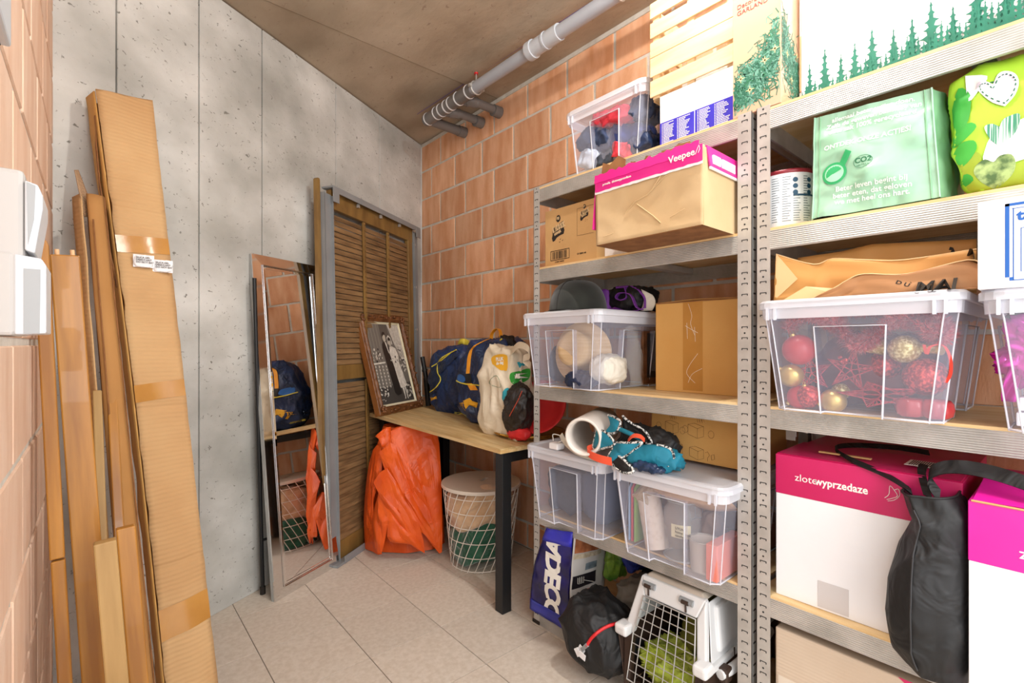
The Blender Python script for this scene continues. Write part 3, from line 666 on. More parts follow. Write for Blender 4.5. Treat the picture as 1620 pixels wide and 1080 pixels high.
# the print itself (flat)
ph = obj('photograph', MB().box((fb+.01,-.005,fb+.01), (FW-fb-.01,0,FH-fb-.01)), pr_mid, FR, local=True)
mb = MB(); x0_, z0_ = fb+.014, fb+.014; PW, PH = FW-2*fb-.028, FH-2*fb-.028
def pl(pts, mi, lvl): mb.add([(x0_+PW*x, -.0052-.00015*lvl, z0_+PH*z) for x, z in pts], [tuple(range(len(pts)))], mi)
pl([(0,0),(1,0),(1,.24),(0,.20)], 3, 0)
for k in range(9): pl([(.01+.043*k,.2),(.028+.043*k,.2),(.028+.043*k,1),(.01+.043*k,1)], 4 if k%2 else 1, 0.5)
pl([(.40,.55),(.66,.5),(.64,1),(.40,1)], 5, 1)
pl([(.66,1),(1,1),(1,.52),(.93,.50),(.84,.60),(.76,.75)], 2, 1)
for k in range(6): pl([(.69+.05*k,1),(.70+.05*k,1),(.86+.025*k,.56),(.85+.025*k,.56)], 5, 1.5)
pl([(.45,.12),(.40,.46),(.37,.66),(.385,.745),(.45,.775),(.52,.76),(.58,.66),(.62,.40),(.66,.10),(.52,.08)], 0, 2)   # man's suit
pl([(.475,.775),(.52,.765),(.545,.63),(.53,.62)], 2, 3)
pl([(.485+.045*math.cos(a), .83+.058*math.sin(a)) for a in [k*math.pi/8 for k in range(16)]], 6, 3); pl([(.44,.83),(.435,.875),(.47,.905),(.53,.90),(.535,.855),(.50,.868),(.455,.85)], 0, 4)
pl([(.62+.042*math.cos(a), .765+.052*math.sin(a)) for a in [k*math.pi/8 for k in range(16)]], 6, 5); pl([(.575,.76),(.58,.81),(.62,.83),(.665,.81),(.668,.755),(.65,.79),(.60,.79)], 0, 6)
pl([(.56,.74),(.565,.83),(.62,.862),(.68,.83),(.70,.74),(.675,.74),(.67,.815),(.62,.842),(.58,.815),(.575,.74)], 2, 6.5)
pl([(.59,.71),(.55,.62),(.60,.46),(.625,.30),(.655,.17),(.80,.175),(.87,.20),(.83,.36),(.78,.50),(.81,.60),(.76,.69),(.66,.715)], 2, 4)  # dress
pl([(.70,.17),(.73,.05),(.71,.025),(.745,.03),(.765,.17)], 2, 4); pl([(.78,.175),(.80,.03),(.83,.02),(.82,.175)], 2, 4)
rc = random.Random(9)
for (cx_, cz_, rx_, rz_, n_) in ((.16,.60,.15,.09,34),(.66,.54,.12,.05,24),(.90,.46,.10,.11,32),(.14,.12,.15,.10,34),(.90,.13,.12,.10,32),(.9,.66,.06,.08,10)):
    for k in range(n_):
        a, r_ = rc.uniform(0, 6.28), rc.random()**.6; x, z = cx_+rx_*r_*math.cos(a), cz_+rz_*r_*math.sin(a); s = rc.uniform(.008,.022)
        x = min(max(x,.03),.97); z = max(z,.03)
        pl([(x+s*math.cos(q), z+s*.8*math.sin(q)) for q in [rc.uniform(-.3,.3)+j*1.2566 for j in range(5)]], 2 if k%3 else 0, 7+k*.03)
for k in range(4):
    for j in range(7): x = .06+.1*k; z = .46-.042*j; pl([(x-.016,z),(x,z-.02),(x+.016,z),(x,z+.02)], 2, 6)
pl([(.02,.485),(.36,.50),(.36,.52),(.02,.505)], 2, 6)
obj('wedding_print', mb, [pr_dark, pr_mid, pr_lt, pr_floor, mat('grey_print_curtain','8A857C',rough=.35), mat('grey_print_wall','5A5550',rough=.35), mat('grey_print_face','B9B2A4',rough=.35)], FR, local=True)
# dark tube standing by the frame
t = thing('telescopic_umbrella', 'slim black folded umbrella handle standing between picture frame and navy backpack', 'umbrella', (1.66,2.83,zt(2.83)))
mb = MB(); mb.tube([(1.675,2.80,zt(2.8)+.002),(1.665,2.815,.93)], .018, 10); obj('canopy', mb, black_cl, t)
mb = MB(); mb.tube([(1.665,2.815,.93),(1.648,2.835,1.07)], .015, 12); mb.tube([(1.660,2.82,.975),(1.658,2.822,.985)], .019, 12); obj('handle', mb, black_metal, t)

# ---------------------------------------------------------------- plastic bins
def make_bin(name, label, cx, cy, z, wy, lx, h, yaw=0, taper=.84, front_dx=0, group='clear plastic storage bins with lids', lidded=True):
    """front faces -x; origin = bottom centre; wy, lx = lid size"""
    t = thing(name, label, 'storage bin', (cx, cy, z), (0,0,yaw), group)
    hx, hy = lx/2-.012, wy/2-.012
    def ring(k, zz, rec):     # k = scale, rec = recess depth
        ax, ay = hx*(1-(1-k)*.5), hy*k; pts = []; rr = .02
        def side(x0,y0,x1,y1,nx,ny):   # one side with a central recess
            for f in (0,.285,.295,.705,.715,1):
                inn = rec if .29 < f < .71 else 0
                pts.append((x0+(x1-x0)*f-nx*inn, y0+(y1-y0)*f-ny*inn, zz))
        side(-ax+rr,-ay, ax-rr,-ay, 0,-1); side(ax,-ay+rr, ax,ay-rr, 1,0); side(ax-rr,ay,-ax+rr,ay,0,1); side(-ax,ay-rr,-ax,-ay+rr,-1,0)
        return pts
    zr = h*.76; k0, kr, k1 = taper, taper+(1-taper)*.76, 1.0
    rings = [ring(k0,.0,.024), ring(kr,zr,.024), ring(kr,zr+.002,0), ring(k1,h-.012,0)]
    n = len(rings[0]); vs = [p for r_ in rings for p in r_]
    fs = [(i*n+k, i*n+(k+1)%n, (i+1)*n+(k+1)%n, (i+1)*n+k) for i in range(3) for k in range(n)]+[tuple(range(n))[::-1]]
    obj('bin_body', MB().add(vs, fs), bin_body, t, local=True)
    eb = MB()
    eb.tube([(x,y,.003) for x,y,_ in rings[0]], .0025, 5, closed=True)
    for sidx in range(4):
        b = sidx*6
        eb.tube([rings[0][b+1], rings[1][b+1], rings[1][b+4], rings[0][b+4]], .0024, 5)
        eb.tube([rings[0][b+0], rings[1][b+0], rings[3][b+0]], .0018, 5); eb.tube([rings[0][b+5], rings[1][b+5], rings[3][b+5]], .0018, 5)
    obj('edge_bead', eb, bin_edge, t, local=True)
    def rr_(hx_, hy_, r, z_, n=5):
        out = []
        for qx, qy, a0 in ((1,1,0),(-1,1,90),(-1,-1,180),(1,-1,270)):
            for k in range(n): a = R(a0+90*k/(n-1)); out.append((qx*(hx_-r)+r*math.cos(a), qy*(hy_-r)+r*math.sin(a), z_))
        return out
    def stack(rs):
        n = len(rs[0]); return MB().add([p for r_ in rs for p in r_], [(i*n+k, i*n+(k+1)%n, (i+1)*n+(k+1)%n, (i+1)*n+k) for i in range(len(rs)-1) for k in range(n)])
    obj('bin_rim', stack([rr_(hx-.001,hy-.001,.03,h-.045), rr_(hx+.003,hy+.003,.03,h-.045), rr_(hx+.005,hy+.005,.03,h-.010)]), bin_edge, t, local=True)
    if lidded:
        L_ = stack([rr_(hx+.006,hy+.006,.035,h-.020), rr_(lx/2,wy/2,.04,h-.019), rr_(lx/2,wy/2,.04,h-.004), rr_(lx/2-.006,wy/2-.006,.036,h+.002), rr_(lx/2-.022,wy/2-.022,.028,h+.002), rr_(lx/2-.028,wy/2-.028,.025,h-.004)])
        L_.add(rr_(lx/2-.028,wy/2-.028,.025,h-.004), [tuple(range(20))])
        obj('lid', L_, bin_lid, t, local=True)
        for sx_ in (-1,1):
            for yy in (-.16*wy/.4, .16*wy/.4):
                obj('lid_clip', MB().box((sx_*(lx/2-.004)-.003, yy-.012, h-.048), (sx_*(lx/2-.004)+.003, yy-.006, h-.015)).box((sx_*(lx/2-.004)-.003, yy+.006, h-.048), (sx_*(lx/2-.004)+.003, yy+.012, h-.015)), bin_lid, t, local=True)
    return t
ZA, ZB, ZC, ZD = 1.795, 1.4665, .9855, .4725
def bin_at(label, xf, y0, y1, z, h, lx, yaw=0, **k): return make_bin('storage_bin', label, xf+lx/2, (y0+y1)/2, z, y1-y0, lx, h, yaw, **k)
bin_at('clear lidded bin of jackets and clothes on top of the middle rack', 1.425, .958, 1.352, ZA, .275, .42)
bin_at('clear lidded bin holding a straw hat, riding helmet on its lid', 1.305, 1.068, 1.478, ZC, .287, .53)
bin_at('clear lidded bin with dark cloth inside, under the white pipe piece', 1.285, 1.035, 1.432, ZD, .285, .55)
bin_at('clear lidded bin holding candles, jars and a pink box, above the pet carrier', 1.285, .618, 1.020, ZD, .285, .55)
bin_at('clear lidded bin full of red and gold Christmas ornaments', 1.310, .146, .556, ZC-.003, .278, .53)
bin_at('clear lidded bin with pink foil wrapping, cut by the right photo edge', 1.300, -.273, .133, ZC-.003, .272, .53)

def soft_thing(name, label, cat, c, half, m, group=None, e=3, amp=.008, freq=9, seed=1, fn=None, n=12, **k):
    mb = MB().soft(c, half, e, n, amp, freq, seed, fn); o = obj(name, mb, m, None); tag(o, label, cat, group); return o
# clothes in the top bin
GC = 'clothes in the top bin'
def fold_fn(q, p, s=0):
    k = .16*noise.noise(Vector((q.x*9+s, q.y*11, q.z*13)))+.09*abs(noise.noise(Vector((q.y*30, q.z*26+s, q.x*8))))
    return (q.x*(1+k), q.y*(1+k), q.z*(1+k*1.4))
def cloth_lump(name, label, cat, c, half, m, group=None, seed=0, amp=.009, freq=13, rot=None, e=3.2, n=20):
    mb = MB().soft((0,0,0), half, e, n, amp, freq, seed, lambda q,p: fold_fn(q,p,seed*3.1))
    M = Matrix.Translation(c) @ (Euler([R(a) for a in rot]).to_matrix().to_4x4() if rot else Matrix())
    mb.v = [tuple(M @ Vector(v)) for v in mb.v]
    o = obj(name, mb, m); tag(o, label, cat, group); return o
for i, (nm, lab, c, hf, m, rt_) in enumerate((
    ('jacket','dark navy padded jacket in the left half of the top bin',(1.51,1.235,1.950),(.055,.082,.042),navy_f,(12,0,0)),
    ('jacket','blue fleece folded across the middle of the top bin',(1.512,1.085,1.925),(.040,.092,.040),mat('mid_blue_fleece','2E3F78','41549A',rough=.8,scale=8,bump=.3,bscale=40),(14,0,0)),
    ('jacket','denim blue clothing in the upper right corner of the top bin',(1.52,1.015,1.995),(.065,.040,.045),navy_f,None),
    ('scarf','bright coral cloth along the upper side of the top bin',(1.51,1.140,2.000),(.055,.105,.030),red_pink,(10,0,0)),
    ('scarf','coral cloth low in the right half of the top bin',(1.490,1.085,1.862),(.022,.058,.030),red_pink,(22,0,0)),
    ('quilt','pale blue quilted fabric at the left of the top bin',(1.495,1.262,1.885),(.030,.052,.036),light_bl,(20,0,0)),
    ('jumper','dark charcoal jumper low in the middle of the top bin',(1.51,1.185,1.848),(.040,.066,.044),char,None),
    ('jumper','navy jumper low in the right corner of the top bin',(1.52,1.025,1.862),(.055,.052,.058),navy2,None))):
    cloth_lump(nm, lab, 'clothing', c, hf, m, GC, seed=i, rot=rt_)
# behind the top bin, dark jacket spilling beside it
soft_thing('jacket', 'dark jacket bulging between the top bin and the blue and white boxes', 'clothing', (1.63,.935,1.885), (.10,.035,.085), navy2, e=2.6, amp=.010, freq=16, seed=40)
# white and blue boxes
for i, (a, b) in enumerate(((.783,.905),(.655,.781))):
    t = thing('product_box', ('white box with a blue lower band, left of the pair under the crate','white box with a blue lower band, right of the pair under the crate')[i], 'box', (1.42,(a+b)/2,ZA), group='white and blue boxes under the crate')
    obj('carton', MB().box((1.42,a,ZA), (1.62,b,1.968)), white_card, t, bevel=.001)
    pr = obj('blue_band', MB().box((1.4192,a+.0006,ZA+.001), (1.4198,b-.0006,1.879)), bluep, t)
    mb = MB(); rr2 = random.Random(i+5)
    for cc in range(2):
        for k in range(15):
            z = 1.872-.0048*k; L = rr2.uniform(.018,.036); y = b-.008-.055*cc
            mb.box((1.4184,y-.003,z), (1.4191,y,z+.0022)); x = y-.006
            while x > y-.006-L: ww = rr2.uniform(.002,.007); mb.box((1.4184,x-ww,z), (1.4191,x,z+.0022)); x -= ww+.0012
    obj('small_print', mb, white_plain, pr)
# crate
t = thing('wooden_crate', 'pine fruit crate standing on the blue and white boxes', 'crate', (1.45,.795,1.969))
cy0, cy1, cz0, cz1 = .652, .940, 1.969, 2.30
x_ = 1.415
for za, zb in ((1.976,2.030),(2.044,2.106),(2.108,2.158),(2.174,2.224),(2.240,2.290)):
    obj('slat', MB().box((x_,cy0,za), (x_+.006,cy1,zb)), wood_crate, t, bevel=.0012)
for yy in (cy0+.006, cy1-.030, (cy0+cy1)/2-.01): obj('batten', MB().box((x_+.006,yy,cz0), (x_+.020,yy+.022,cz1-.008)), wood_crate, t)
for yy in (cy0, cy1-.008): 
    for za in (cz0, cz0+.17): obj('side_slat', MB().box((x_+.022,yy,za), (x_+.19,yy+.008,za+.14)), wood_crate, t)
obj('end_slat', MB().box((x_+.022,cy0+.01,cz0), (x_+.19,cy1-.01,cz0+.008)), wood_crate, t)
# garland box (peach, printed) and the pine tree box
t = thing('garland_carton', 'tall glossy peach carton printed with a lit green garland, on top of the racks', 'box', (1.42,.58,ZA))
gx0, gx1, gy0, gy1, gz1 = 1.388, 1.520, .519, .648, 2.23
obj('carton', MB().box((gx0,gy0,ZA), (gx1,gy1,gz1)), peach_card, t, bevel=.001)
rg = random.Random(12); mb = MB()
def gar(face, u0, v0, u1, v1, n_, w_):
    for k in range(n_):
        f = rg.random(); cx = u0+(u1-u0)*f+rg.gauss(0,w_*.33); cz = v0+(v1-v0)*f+rg.gauss(0,w_*.45)-.018*math.sin(f*math.pi)
        if cz < ZA+.016: continue
        a = rg.uniform(0,math.pi); L = rg.uniform(.006,.014); wq = .0013
        d = Vector((math.cos(a),math.sin(a))); nn = Vector((-d.y,d.x))
        pts = [Vector((cx,cz))+d*L*p+nn*wq*q for p,q in ((-1,-1),(1,-1),(1,1),(-1,1))]
        lim = (gy0+.001,gy1-.001) if face == 0 else (gx0+.001,gx1-.001)
        if any(not lim[0] < p.x < lim[1] for p in pts): continue
        lv = .00035+.00001*(k%30)
        vs = [(gx0-lv,p.x,p.y) for p in pts] if face == 0 else [(p.x,gy0-lv,p.y) for p in pts]
        mb.add(vs, [(0,1,2,3)], 0 if rg.random() < .62 else (1 if rg.random() < .8 else 2))
gar(0,.655,1.85,.515,1.95,1500,.07); gar(0,.535,1.95,.515,2.02,300,.05); gar(1,1.385,1.99,1.53,1.875,1300,.075)
for (f,u,v) in ((0,.625,1.90),(0,.56,1.925),(0,.60,1.86),(1,1.43,1.94),(1,1.46,1.88),(1,1.50,1.96),(0,.534,1.945)):
    for k in range(8):
        a = k*math.pi/4; L = .013 if k%2==0 else .007
        p0 = [(u+.002*math.cos(a+1.57),v+.002*math.sin(a+1.57)),(u-.002*math.cos(a+1.57),v-.002*math.sin(a+1.57)),(u+L*math.cos(a),v+L*math.sin(a))]
        mb.add([(gx0-.0008,p,q_) if f == 0 else (p,gy0-.0008,q_) for p,q_ in p0], [(0,1,2)], 3)
obj('garland_picture', mb, [garl, garl_lt, dgreen, warmdot], t)
tx = text_mb('Decorative\nGARLAND', .018, MX((gx0-.0006,gy1-.012,2.10))); 
obj('lettering', tx, mat('red_lettering','D04A4A',rough=.5), t)
t = thing('pine_print_carton', 'large white carton printed with a row of green pine trees, top right', 'box', (1.60,.1,ZA))
px_, py0, py1, pz1 = 1.500, -.42, .508, 2.36
obj('carton', MB().box((px_,py0,ZA), (1.85,py1,pz1)), white_card, t, bevel=.0015)
mb = MB(); rp_ = random.Random(8)
def tree(yc, zt_, wd_, lv):
    n_ = 9; Lp, Rp = [], []; hgt = zt_-(ZA)
    for k in range(n_):
        f = (k+.6)/n_; z = zt_-hgt*f; ww = wd_*f*(.85+.3*rp_.random())
        for side_, lst in ((1,Lp),(-1,Rp)):
            w2 = ww*rp_.uniform(.75,1.15)
            lst.append((yc+side_*w2*.30, z+hgt*.035)); lst.append((yc+side_*w2*.65, z+hgt*.012)); lst.append((yc+side_*w2, z-hgt*.012+.004*rp_.random())); lst.append((yc+side_*w2*.55, z-hgt*.02)); 
    pts = [(yc, zt_)]+Lp+Rp[::-1]
    # split into bands so that the sharp outline triangulates well
    mb.prism([(px_-.0004-.00004*lv,y,z) for y,z in pts], (-.0001,0,0), 0)
specs = [(.487,1.930,.026),(.450,1.955,.036),(.413,1.924,.026),(.382,1.938,.030),(.345,1.953,.040),(.301,1.933,.032),(.265,1.940,.036),(.230,1.962,.044),(.191,1.930,.034),(.150,1.965,.046),(.105,1.955,.040),(.06,1.97,.045),(.01,1.96,.045),(-.05,1.97,.05),(-.1,1.96,.05)]
for k, (y,z,w_) in enumerate(specs): tree(y, z, w_*.95, k)
for k in range(60): tree(.505-.0105*k, 1.858+.0013*k+rp_.uniform(-.018,.018), .018+.010*rp_.random(), 20+k)
obj('pine_print', mb, green_ink, t)
E_ = None

# ---------------------------------------------------------------- level 2 of the middle rack
t = thing('food_carton', 'tan printed carton with black logo and barcode on the left of the second shelf', 'box', (1.45,1.3,ZB))
bx, by0, by1, bz = 1.412, 1.165, 1.437, 1.700
obj('carton', MB().box((bx,by0,ZB), (1.76,by1,bz-.004)), card2, t, bevel=.0012)
obj('open_flap', MB().hexa([(bx+.03,by0,bz-.006),(bx+.03,by1,bz-.006),(bx+.034,by1,bz-.006),(bx+.034,by0,bz-.006),(bx+.10,by0,bz+.022),(bx+.10,by1,bz+.022),(bx+.104,by1,bz+.022),(bx+.104,by0,bz+.022)]), card_dk, t)
mb = MB(); X = bx-.0006
def ink(pts, mi=0, dx=0): mb.add([(X-dx, y, z) for y, z in pts], [tuple(range(len(pts)))], mi)
def lbl(yc, zc, s):
    ink([(yc+s*p, zc+s*q_) for p, q_ in ((.42,.02),(.40,.22),(.22,.20),(.02,.30),(-.2,.42),(-.36,.46),(-.42,.30),(-.38,.12),(-.44,-.02),(-.38,-.2),(-.12,-.24),(.1,-.32),(.24,-.46),(.38,-.5),(.46,-.3),(.40,-.14))][::-1], 0)
    mb2 = text_mb('BISCOOK', .225*s, MX((X-.0003, yc+.36*s, zc+.0*s), roll=R(14), sx=.85, sy=1.25), mb, 1, bold=.003)
    text_mb('HEERLIJK', .12*s, MX((X-.0003, yc+.26*s, zc-.20*s), roll=R(17), sx=1.0, sy=1.2), mb, 1, bold=.001)
    ink([(yc+.0*s+.15*s*math.cos(a)*(1+.12*(k%2)), zc+.64*s+.17*s*math.sin(a)*(1+.12*(k%2))) for k, a in enumerate([k*math.pi/9 for k in range(18)])], 0)
    text_mb('35', .15*s, MX((X-.0004, yc+.10*s, zc+.60*s)), mb, 1, bold=.002)
    for k, (dy, dz) in enumerate(((-.14,-.44),(-.10,-.58),(-.30,-.52))): ink([(yc+dy*s+.05*s,zc+dz*s),(yc+dy*s,zc+dz*s-.03*s),(yc+dy*s-.06*s,zc+dz*s+.03*s)], 0)
lbl(1.362, 1.605, .078); lbl(1.225, 1.645, .046)
for a, b, c, d in ((1.405,1.302,1.489,1.4915),(1.405,1.302,1.5265,1.529),(1.405,1.403,1.489,1.529),(1.304,1.302,1.489,1.529)): ink([(a,c),(b,c),(b,d),(a,d)])
rb = random.Random(2); y = 1.395
while y > 1.315:
    w1 = rb.choice((.001,.0016,.003)); ink([(y,1.494),(y-w1,1.494),(y-w1,1.524),(y,1.524)]); y -= w1+rb.choice((.001,.0014,.0024))
for a, b, c, d in ((1.262,1.180,1.568,1.569),(1.262,1.180,1.672,1.673),(1.262,1.261,1.568,1.673)): ink([(a,c),(b,c),(b,d),(a,d)], 0, .0001)
text_mb('CV BB07-40', .009, MX((X-.0001, 1.262, 1.496)), mb, 0); text_mb('5 410671 062418', .007, MX((X-.0001, 1.380, 1.480)), mb, 0)
obj('carton_print', mb, [black_ink, card3], t)['kind'] = 'stuff'
obj('white_leaflet', MB().box((1.425,1.06,ZB), (1.60,1.135,ZB+.045)), white_card, t) if False else None
tag(obj('white_box', MB().box((1.42,1.02,ZB), (1.60,1.135,ZB+.052)), white_card, bevel=.001), 'low white box between the logo carton and the torn magenta carton', 'box')
# torn magenta carton
t = thing('torn_carton', 'torn open tan carton with a magenta rim, hanging over the second shelf', 'box', (1.40,.83,ZB))
vx, vy0, vy1 = 1.220, .648, 1.008; vt = 1.675; vb = ZB-.001
fr_ = MB(); fr_.grid(lambda i,j: Vector((vx+.010*math.sin(j*math.pi)*math.sin(i*math.pi)*.6+.0025*noise.noise(Vector((i*6,j*5,0))), vy1+(vy0-vy1)*i+.006*j*(.5-i), vb+.002+(vt-vb+.004*noise.noise(Vector((i*9,3,0))))*j)), 40, 20)
obj('front_panel', fr_, card3, t, solid=.004)
obj('side_panel', MB().box((vx,vy0-.002,vb), (1.56,vy0+.002,vt-.002)), card3, t)
obj('side_panel', MB().box((vx,vy1-.002,vb), (1.56,vy1+.002,vt-.02)), card3, t)
obj('bottom_panel', MB().box((vx,vy0,vb), (1.56,vy1,vb+.004)), card_dk, t)
obj('back_panel', MB().box((1.557,vy0,vb), (1.56,vy1,vt)), card3, t)
rt = random.Random(6)
def torn(y_a, y_b, z_a, z_b, n_, x, amp, up=0, mi=0, mbx=None, dz=.0):
    mbx = mbx or MB(); pts = []
    tops = [(y_a+(y_b-y_a)*k/n_, z_b+rt.uniform(-amp,amp)*(.5 if k in (0,n_) else 1)) for k in range(n_+1)]
    bots = [(y_a+(y_b-y_a)*k/n_, z_a+rt.uniform(-amp,amp)*.35) for k in range(n_+1)]
    vs = [(x+up*.6*(z-z_a), y, z) for y, z in bots]+[(x+up*.6*(z-z_a)+.0, y, z) for y, z in tops]
    mbx.add(vs, [(k,k+1,n_+2+k,n_+1+k) for k in range(n_)], mi); return mbx
obj('magenta_band', torn(vy1+.002, vy0, vt-.040, vt+.004, 26, vx-.004, .004), pink, t, solid=.001)
obj('magenta_flap', torn(vy1+.004, vy0+.01, vt-.012, vt+.016, 30, vx-.006, .005, .2), pink, t, solid=.0015)
obj('torn_white_edge', torn(vy1+.003, vy0, vt-.047, vt-.036, 30, vx-.0035, .003), white_card, t, solid=.001)
obj('torn_flap', torn(vy1-.01, vy1-.10, vt-.002, vt+.050, 3, vx+.010, .016, .3), card_dk, t, solid=.003)
obj('torn_flap', torn(vy1-.10, vy0+.17, vt+.002, vt+.024, 12, vx+.012, .008, .2), card_dk, t, solid=.003)
obj('torn_flap', torn(vy0+.15, vy0+.06, vt+.002, vt+.045, 5, vx+.030, .012, .5), card_dk, t, solid=.003)
mb = MB(); 
obj('outer_flap', MB().hexa([(vx+.02,vy0-.010,vt-.052),(1.52,vy0-.010,vt-.050),(1.52,vy0-.006,vt-.050),(vx+.02,vy0-.006,vt-.052),(vx+.012,vy0-.003,vt+.004),(1.52,vy0-.003,vt+.004),(1.52,vy0,vt+.004),(vx+.012,vy0,vt+.004)]), pink, t)
obj('outer_flap_edge', MB().box((vx+.02,vy0-.0105,vt-.058), (1.52,vy0-.006,vt-.052)), white_card, t)
obj('flap_label', MB().box((vx+.035,vy0-.0110,vt-.042), (vx+.075,vy0-.0065,vt-.018)).box((vx+.085,vy0-.0110,vt-.042), (vx+.16,vy0-.0065,vt-.018)), white_card, t)
obj('inner_lid', MB().hexa([(vx+.05,vy0+.01,vt+.004),(1.55,vy0+.01,vt+.004),(1.55,vy0+.14,vt+.004),(vx+.05,vy0+.14,vt+.004),(vx+.05,vy0+.01,vt+.01),(1.55,vy0+.01,vt+.01),(1.55,vy0+.14,vt+.01),(vx+.05,vy0+.14,vt+.01)]), pink, t)
tx = text_mb('Veepee', .026, MX((vx-.0075,vy0+.098,vt-.022), roll=R(2)), None, 0, bold=.0004)
bfy = MB(); bfy.tube([(vx-.0085,vy0+.018,vt-.020),(vx-.0085,vy0+.011,vt-.004),(vx-.0085,vy0+.008,vt+.002),(vx-.0085,vy0+.005,vt-.008),(vx-.0085,vy0+.010,vt-.018)], .0007, 5); obj('butterfly_emblem', bfy, white_plain, t)
obj('lettering', tx, white_plain, t)
tx = text_mb('privalia  zlotewyprzedaze', .0105, MX((vx-.0068,vy1-.03,vt-.026))); obj('lettering', tx, white_plain, t)
obj('hanging_strip', MB().hexa([(vx-.002,vy1+.012,1.520),(vx+.03,vy1+.012,1.520),(vx+.03,vy1+.016,1.520),(vx-.002,vy1+.016,1.520),(vx+.002,vy1+.004,1.645),(vx+.05,vy1+.004,1.645),(vx+.05,vy1+.008,1.645),(vx+.002,vy1+.008,1.645)]), pink, t)
cr = MB()
for pts in ([(.90,1.545),(.86,1.575),(.82,1.585),(.76,1.625),(.70,1.635)],[(.855,1.566),(.80,1.52),(.775,1.495)],[(.80,1.60),(.775,1.63),(.77,1.66)],[(.745,1.505),(.70,1.52)],[(.98,1.49),(.93,1.495)]):
    cr.tube([(vx-.0006,y,z) for y,z in pts], .0016, 5)
obj('crease', cr, card3, t)
# ---------------------------------------------------------------- level 3 of the middle rack
zl = ZC+.289
t = thing('riding_helmet', 'dusty black velvet riding helmet on the lid of a clear bin', 'helmet', (1.50,1.335,zl))
hc = Vector((1.50,1.335,zl+.004)); mb = MB()
mb.grid(lambda i,j: hc+Vector((.125*math.cos(2*math.pi*i)*math.cos(j*math.pi/2)**.62, .112*math.sin(2*math.pi*i)*math.cos(j*math.pi/2)**.62, .132*math.sin(j*math.pi/2))), 48, 20, wrap=True)
obj('shell', mb, black_vel, t)
mb = MB(); mb.lathe([(.013,0),(.011,.005),(0,.007)], hc+Vector((0,0,.131)), 14); obj('button', mb, black_vel, t)
mb = MB(); mb.tube([hc+Vector((.127*math.cos(a),.114*math.sin(a),.006)) for a in [k*math.pi/20 for k in range(40)]], .004, 6, closed=True); obj('brim_binding', mb, black_cl, t)
mb = MB(); mb.tube([hc+Vector((.126*math.cos(a),.0,.132*math.sin(a))) if False else hc+Vector((-.125*math.cos(a)**.62 if math.cos(a)>0 else 0, .0, .133*math.sin(a))) for a in [k*math.pi/2/14 for k in range(14)]], .0012, 5); obj('seam', mb, black_cl, t)
mb = MB(); mb.grid(lambda i,j: hc+Vector((-.118-.050*j*math.sin(i*math.pi), -.075+.15*i, .004-.010*j)), 12, 4); obj('peak', mb, black_vel, t, solid=.004)
# purple bag
t = thing('purple_bag', 'purple and black fabric bag with straps on the bin lid behind the helmet', 'bag', (1.66,1.20,zl))
obj('bag_body', MB().soft((1.66,1.185,zl+.055), (.08,.085,.050), 4, 12, .008, 14, 3), black_cl, t)
obj('side_pocket', MB().soft((1.60,1.282,zl+.052), (.03,.042,.050), 5, 8, .004, 14, 5), purple, t)
mb = MB(); mb.ribbon(smooth_pts([(1.585,1.165,zl+.10),(1.577,1.15,zl+.06),(1.570,1.175,zl+.05),(1.568,1.195,zl+.062),(1.572,1.18,zl+.078),(1.572,1.13,zl+.068),(1.575,1.105,zl+.02),(1.577,1.08,zl+.008)],5), (1,.2,0), .022, .003); obj('strap', mb, purple, t)
mb = MB(); mb.ribbon(smooth_pts([(1.58,1.25,zl+.004),(1.572,1.215,zl+.022),(1.572,1.17,zl+.006),(1.575,1.12,zl+.004),(1.572,1.07,zl+.014)],5), (1,0,.3), .028, .003); obj('strap', mb, purple, t)
mb = MB(); mb.tube(smooth_pts([(1.60,1.22,zl+.106),(1.60,1.14,zl+.10),(1.60,1.09,zl+.06),(1.60,1.085,zl+.015)],5), .005, 6); obj('trim_piping', mb, purple, t)
mb = MB(); mb.grid(lambda i,j: Vector((1.60+.01*i,1.105-.045*i-.015*math.sin(j*3),zl+.005+.085*j*(1-.3*i))), 5, 8); obj('grey_tab', mb, off_white, t, solid=.002)
# contents of the hat bin
t = thing('straw_hat', 'wide straw sun hat seen through the clear bin under the helmet', 'hat', (1.44,1.27,ZC+.01))
Mh = Matrix.Translation((1.435,1.262,ZC+.135)) @ Matrix.Rotation(R(38),4,'X') @ Matrix.Rotation(R(-72),4,'Y')
mb = MB(); 
def hat(i,j):
    r = .150*(1-j) if j > .0 else .15
    prof = [(0.126,-.006),(.115,0),(.080,.004),(.076,.012),(.070,.065),(.056,.078),(.0,.081)]
    f = j*(len(prof)-1); k = min(int(f), len(prof)-2); f -= k; r_ = prof[k][0]*(1-f)+prof[k+1][0]*f; z = prof[k][1]*(1-f)+prof[k+1][1]*f
    return Mh @ Vector((r_*math.cos(2*math.pi*i)*.92, r_*math.sin(2*math.pi*i), z+.006*math.sin(4*math.pi*i)*(r_>.1)))
mb.grid(hat, 40, 25, wrap=True); obj('hat_body', mb, straw, t, solid=.003)
mb = MB(); mb.tube([Mh @ Vector((.126*math.cos(a)*.92,.126*math.sin(a),-.006+.006*math.sin(2*a))) for a in [k*math.pi/24 for k in range(48)]], .003, 6, closed=True); obj('hat_edge', mb, straw, t)
soft_thing('white_hat', 'crumpled off-white hat in the clear bin, beside the straw hat', 'hat', (1.44,1.135,ZC+.075), (.075,.055,.055), off_white, e=2.6, amp=.005, freq=14, seed=9)
soft_thing('dark_scarf', 'dark navy cloth low in the front of the clear hat bin', 'clothing', (1.375,1.205,ZC+.036), (.04,.06,.030), navy2, e=2.5, amp=.008, freq=18, seed=12)
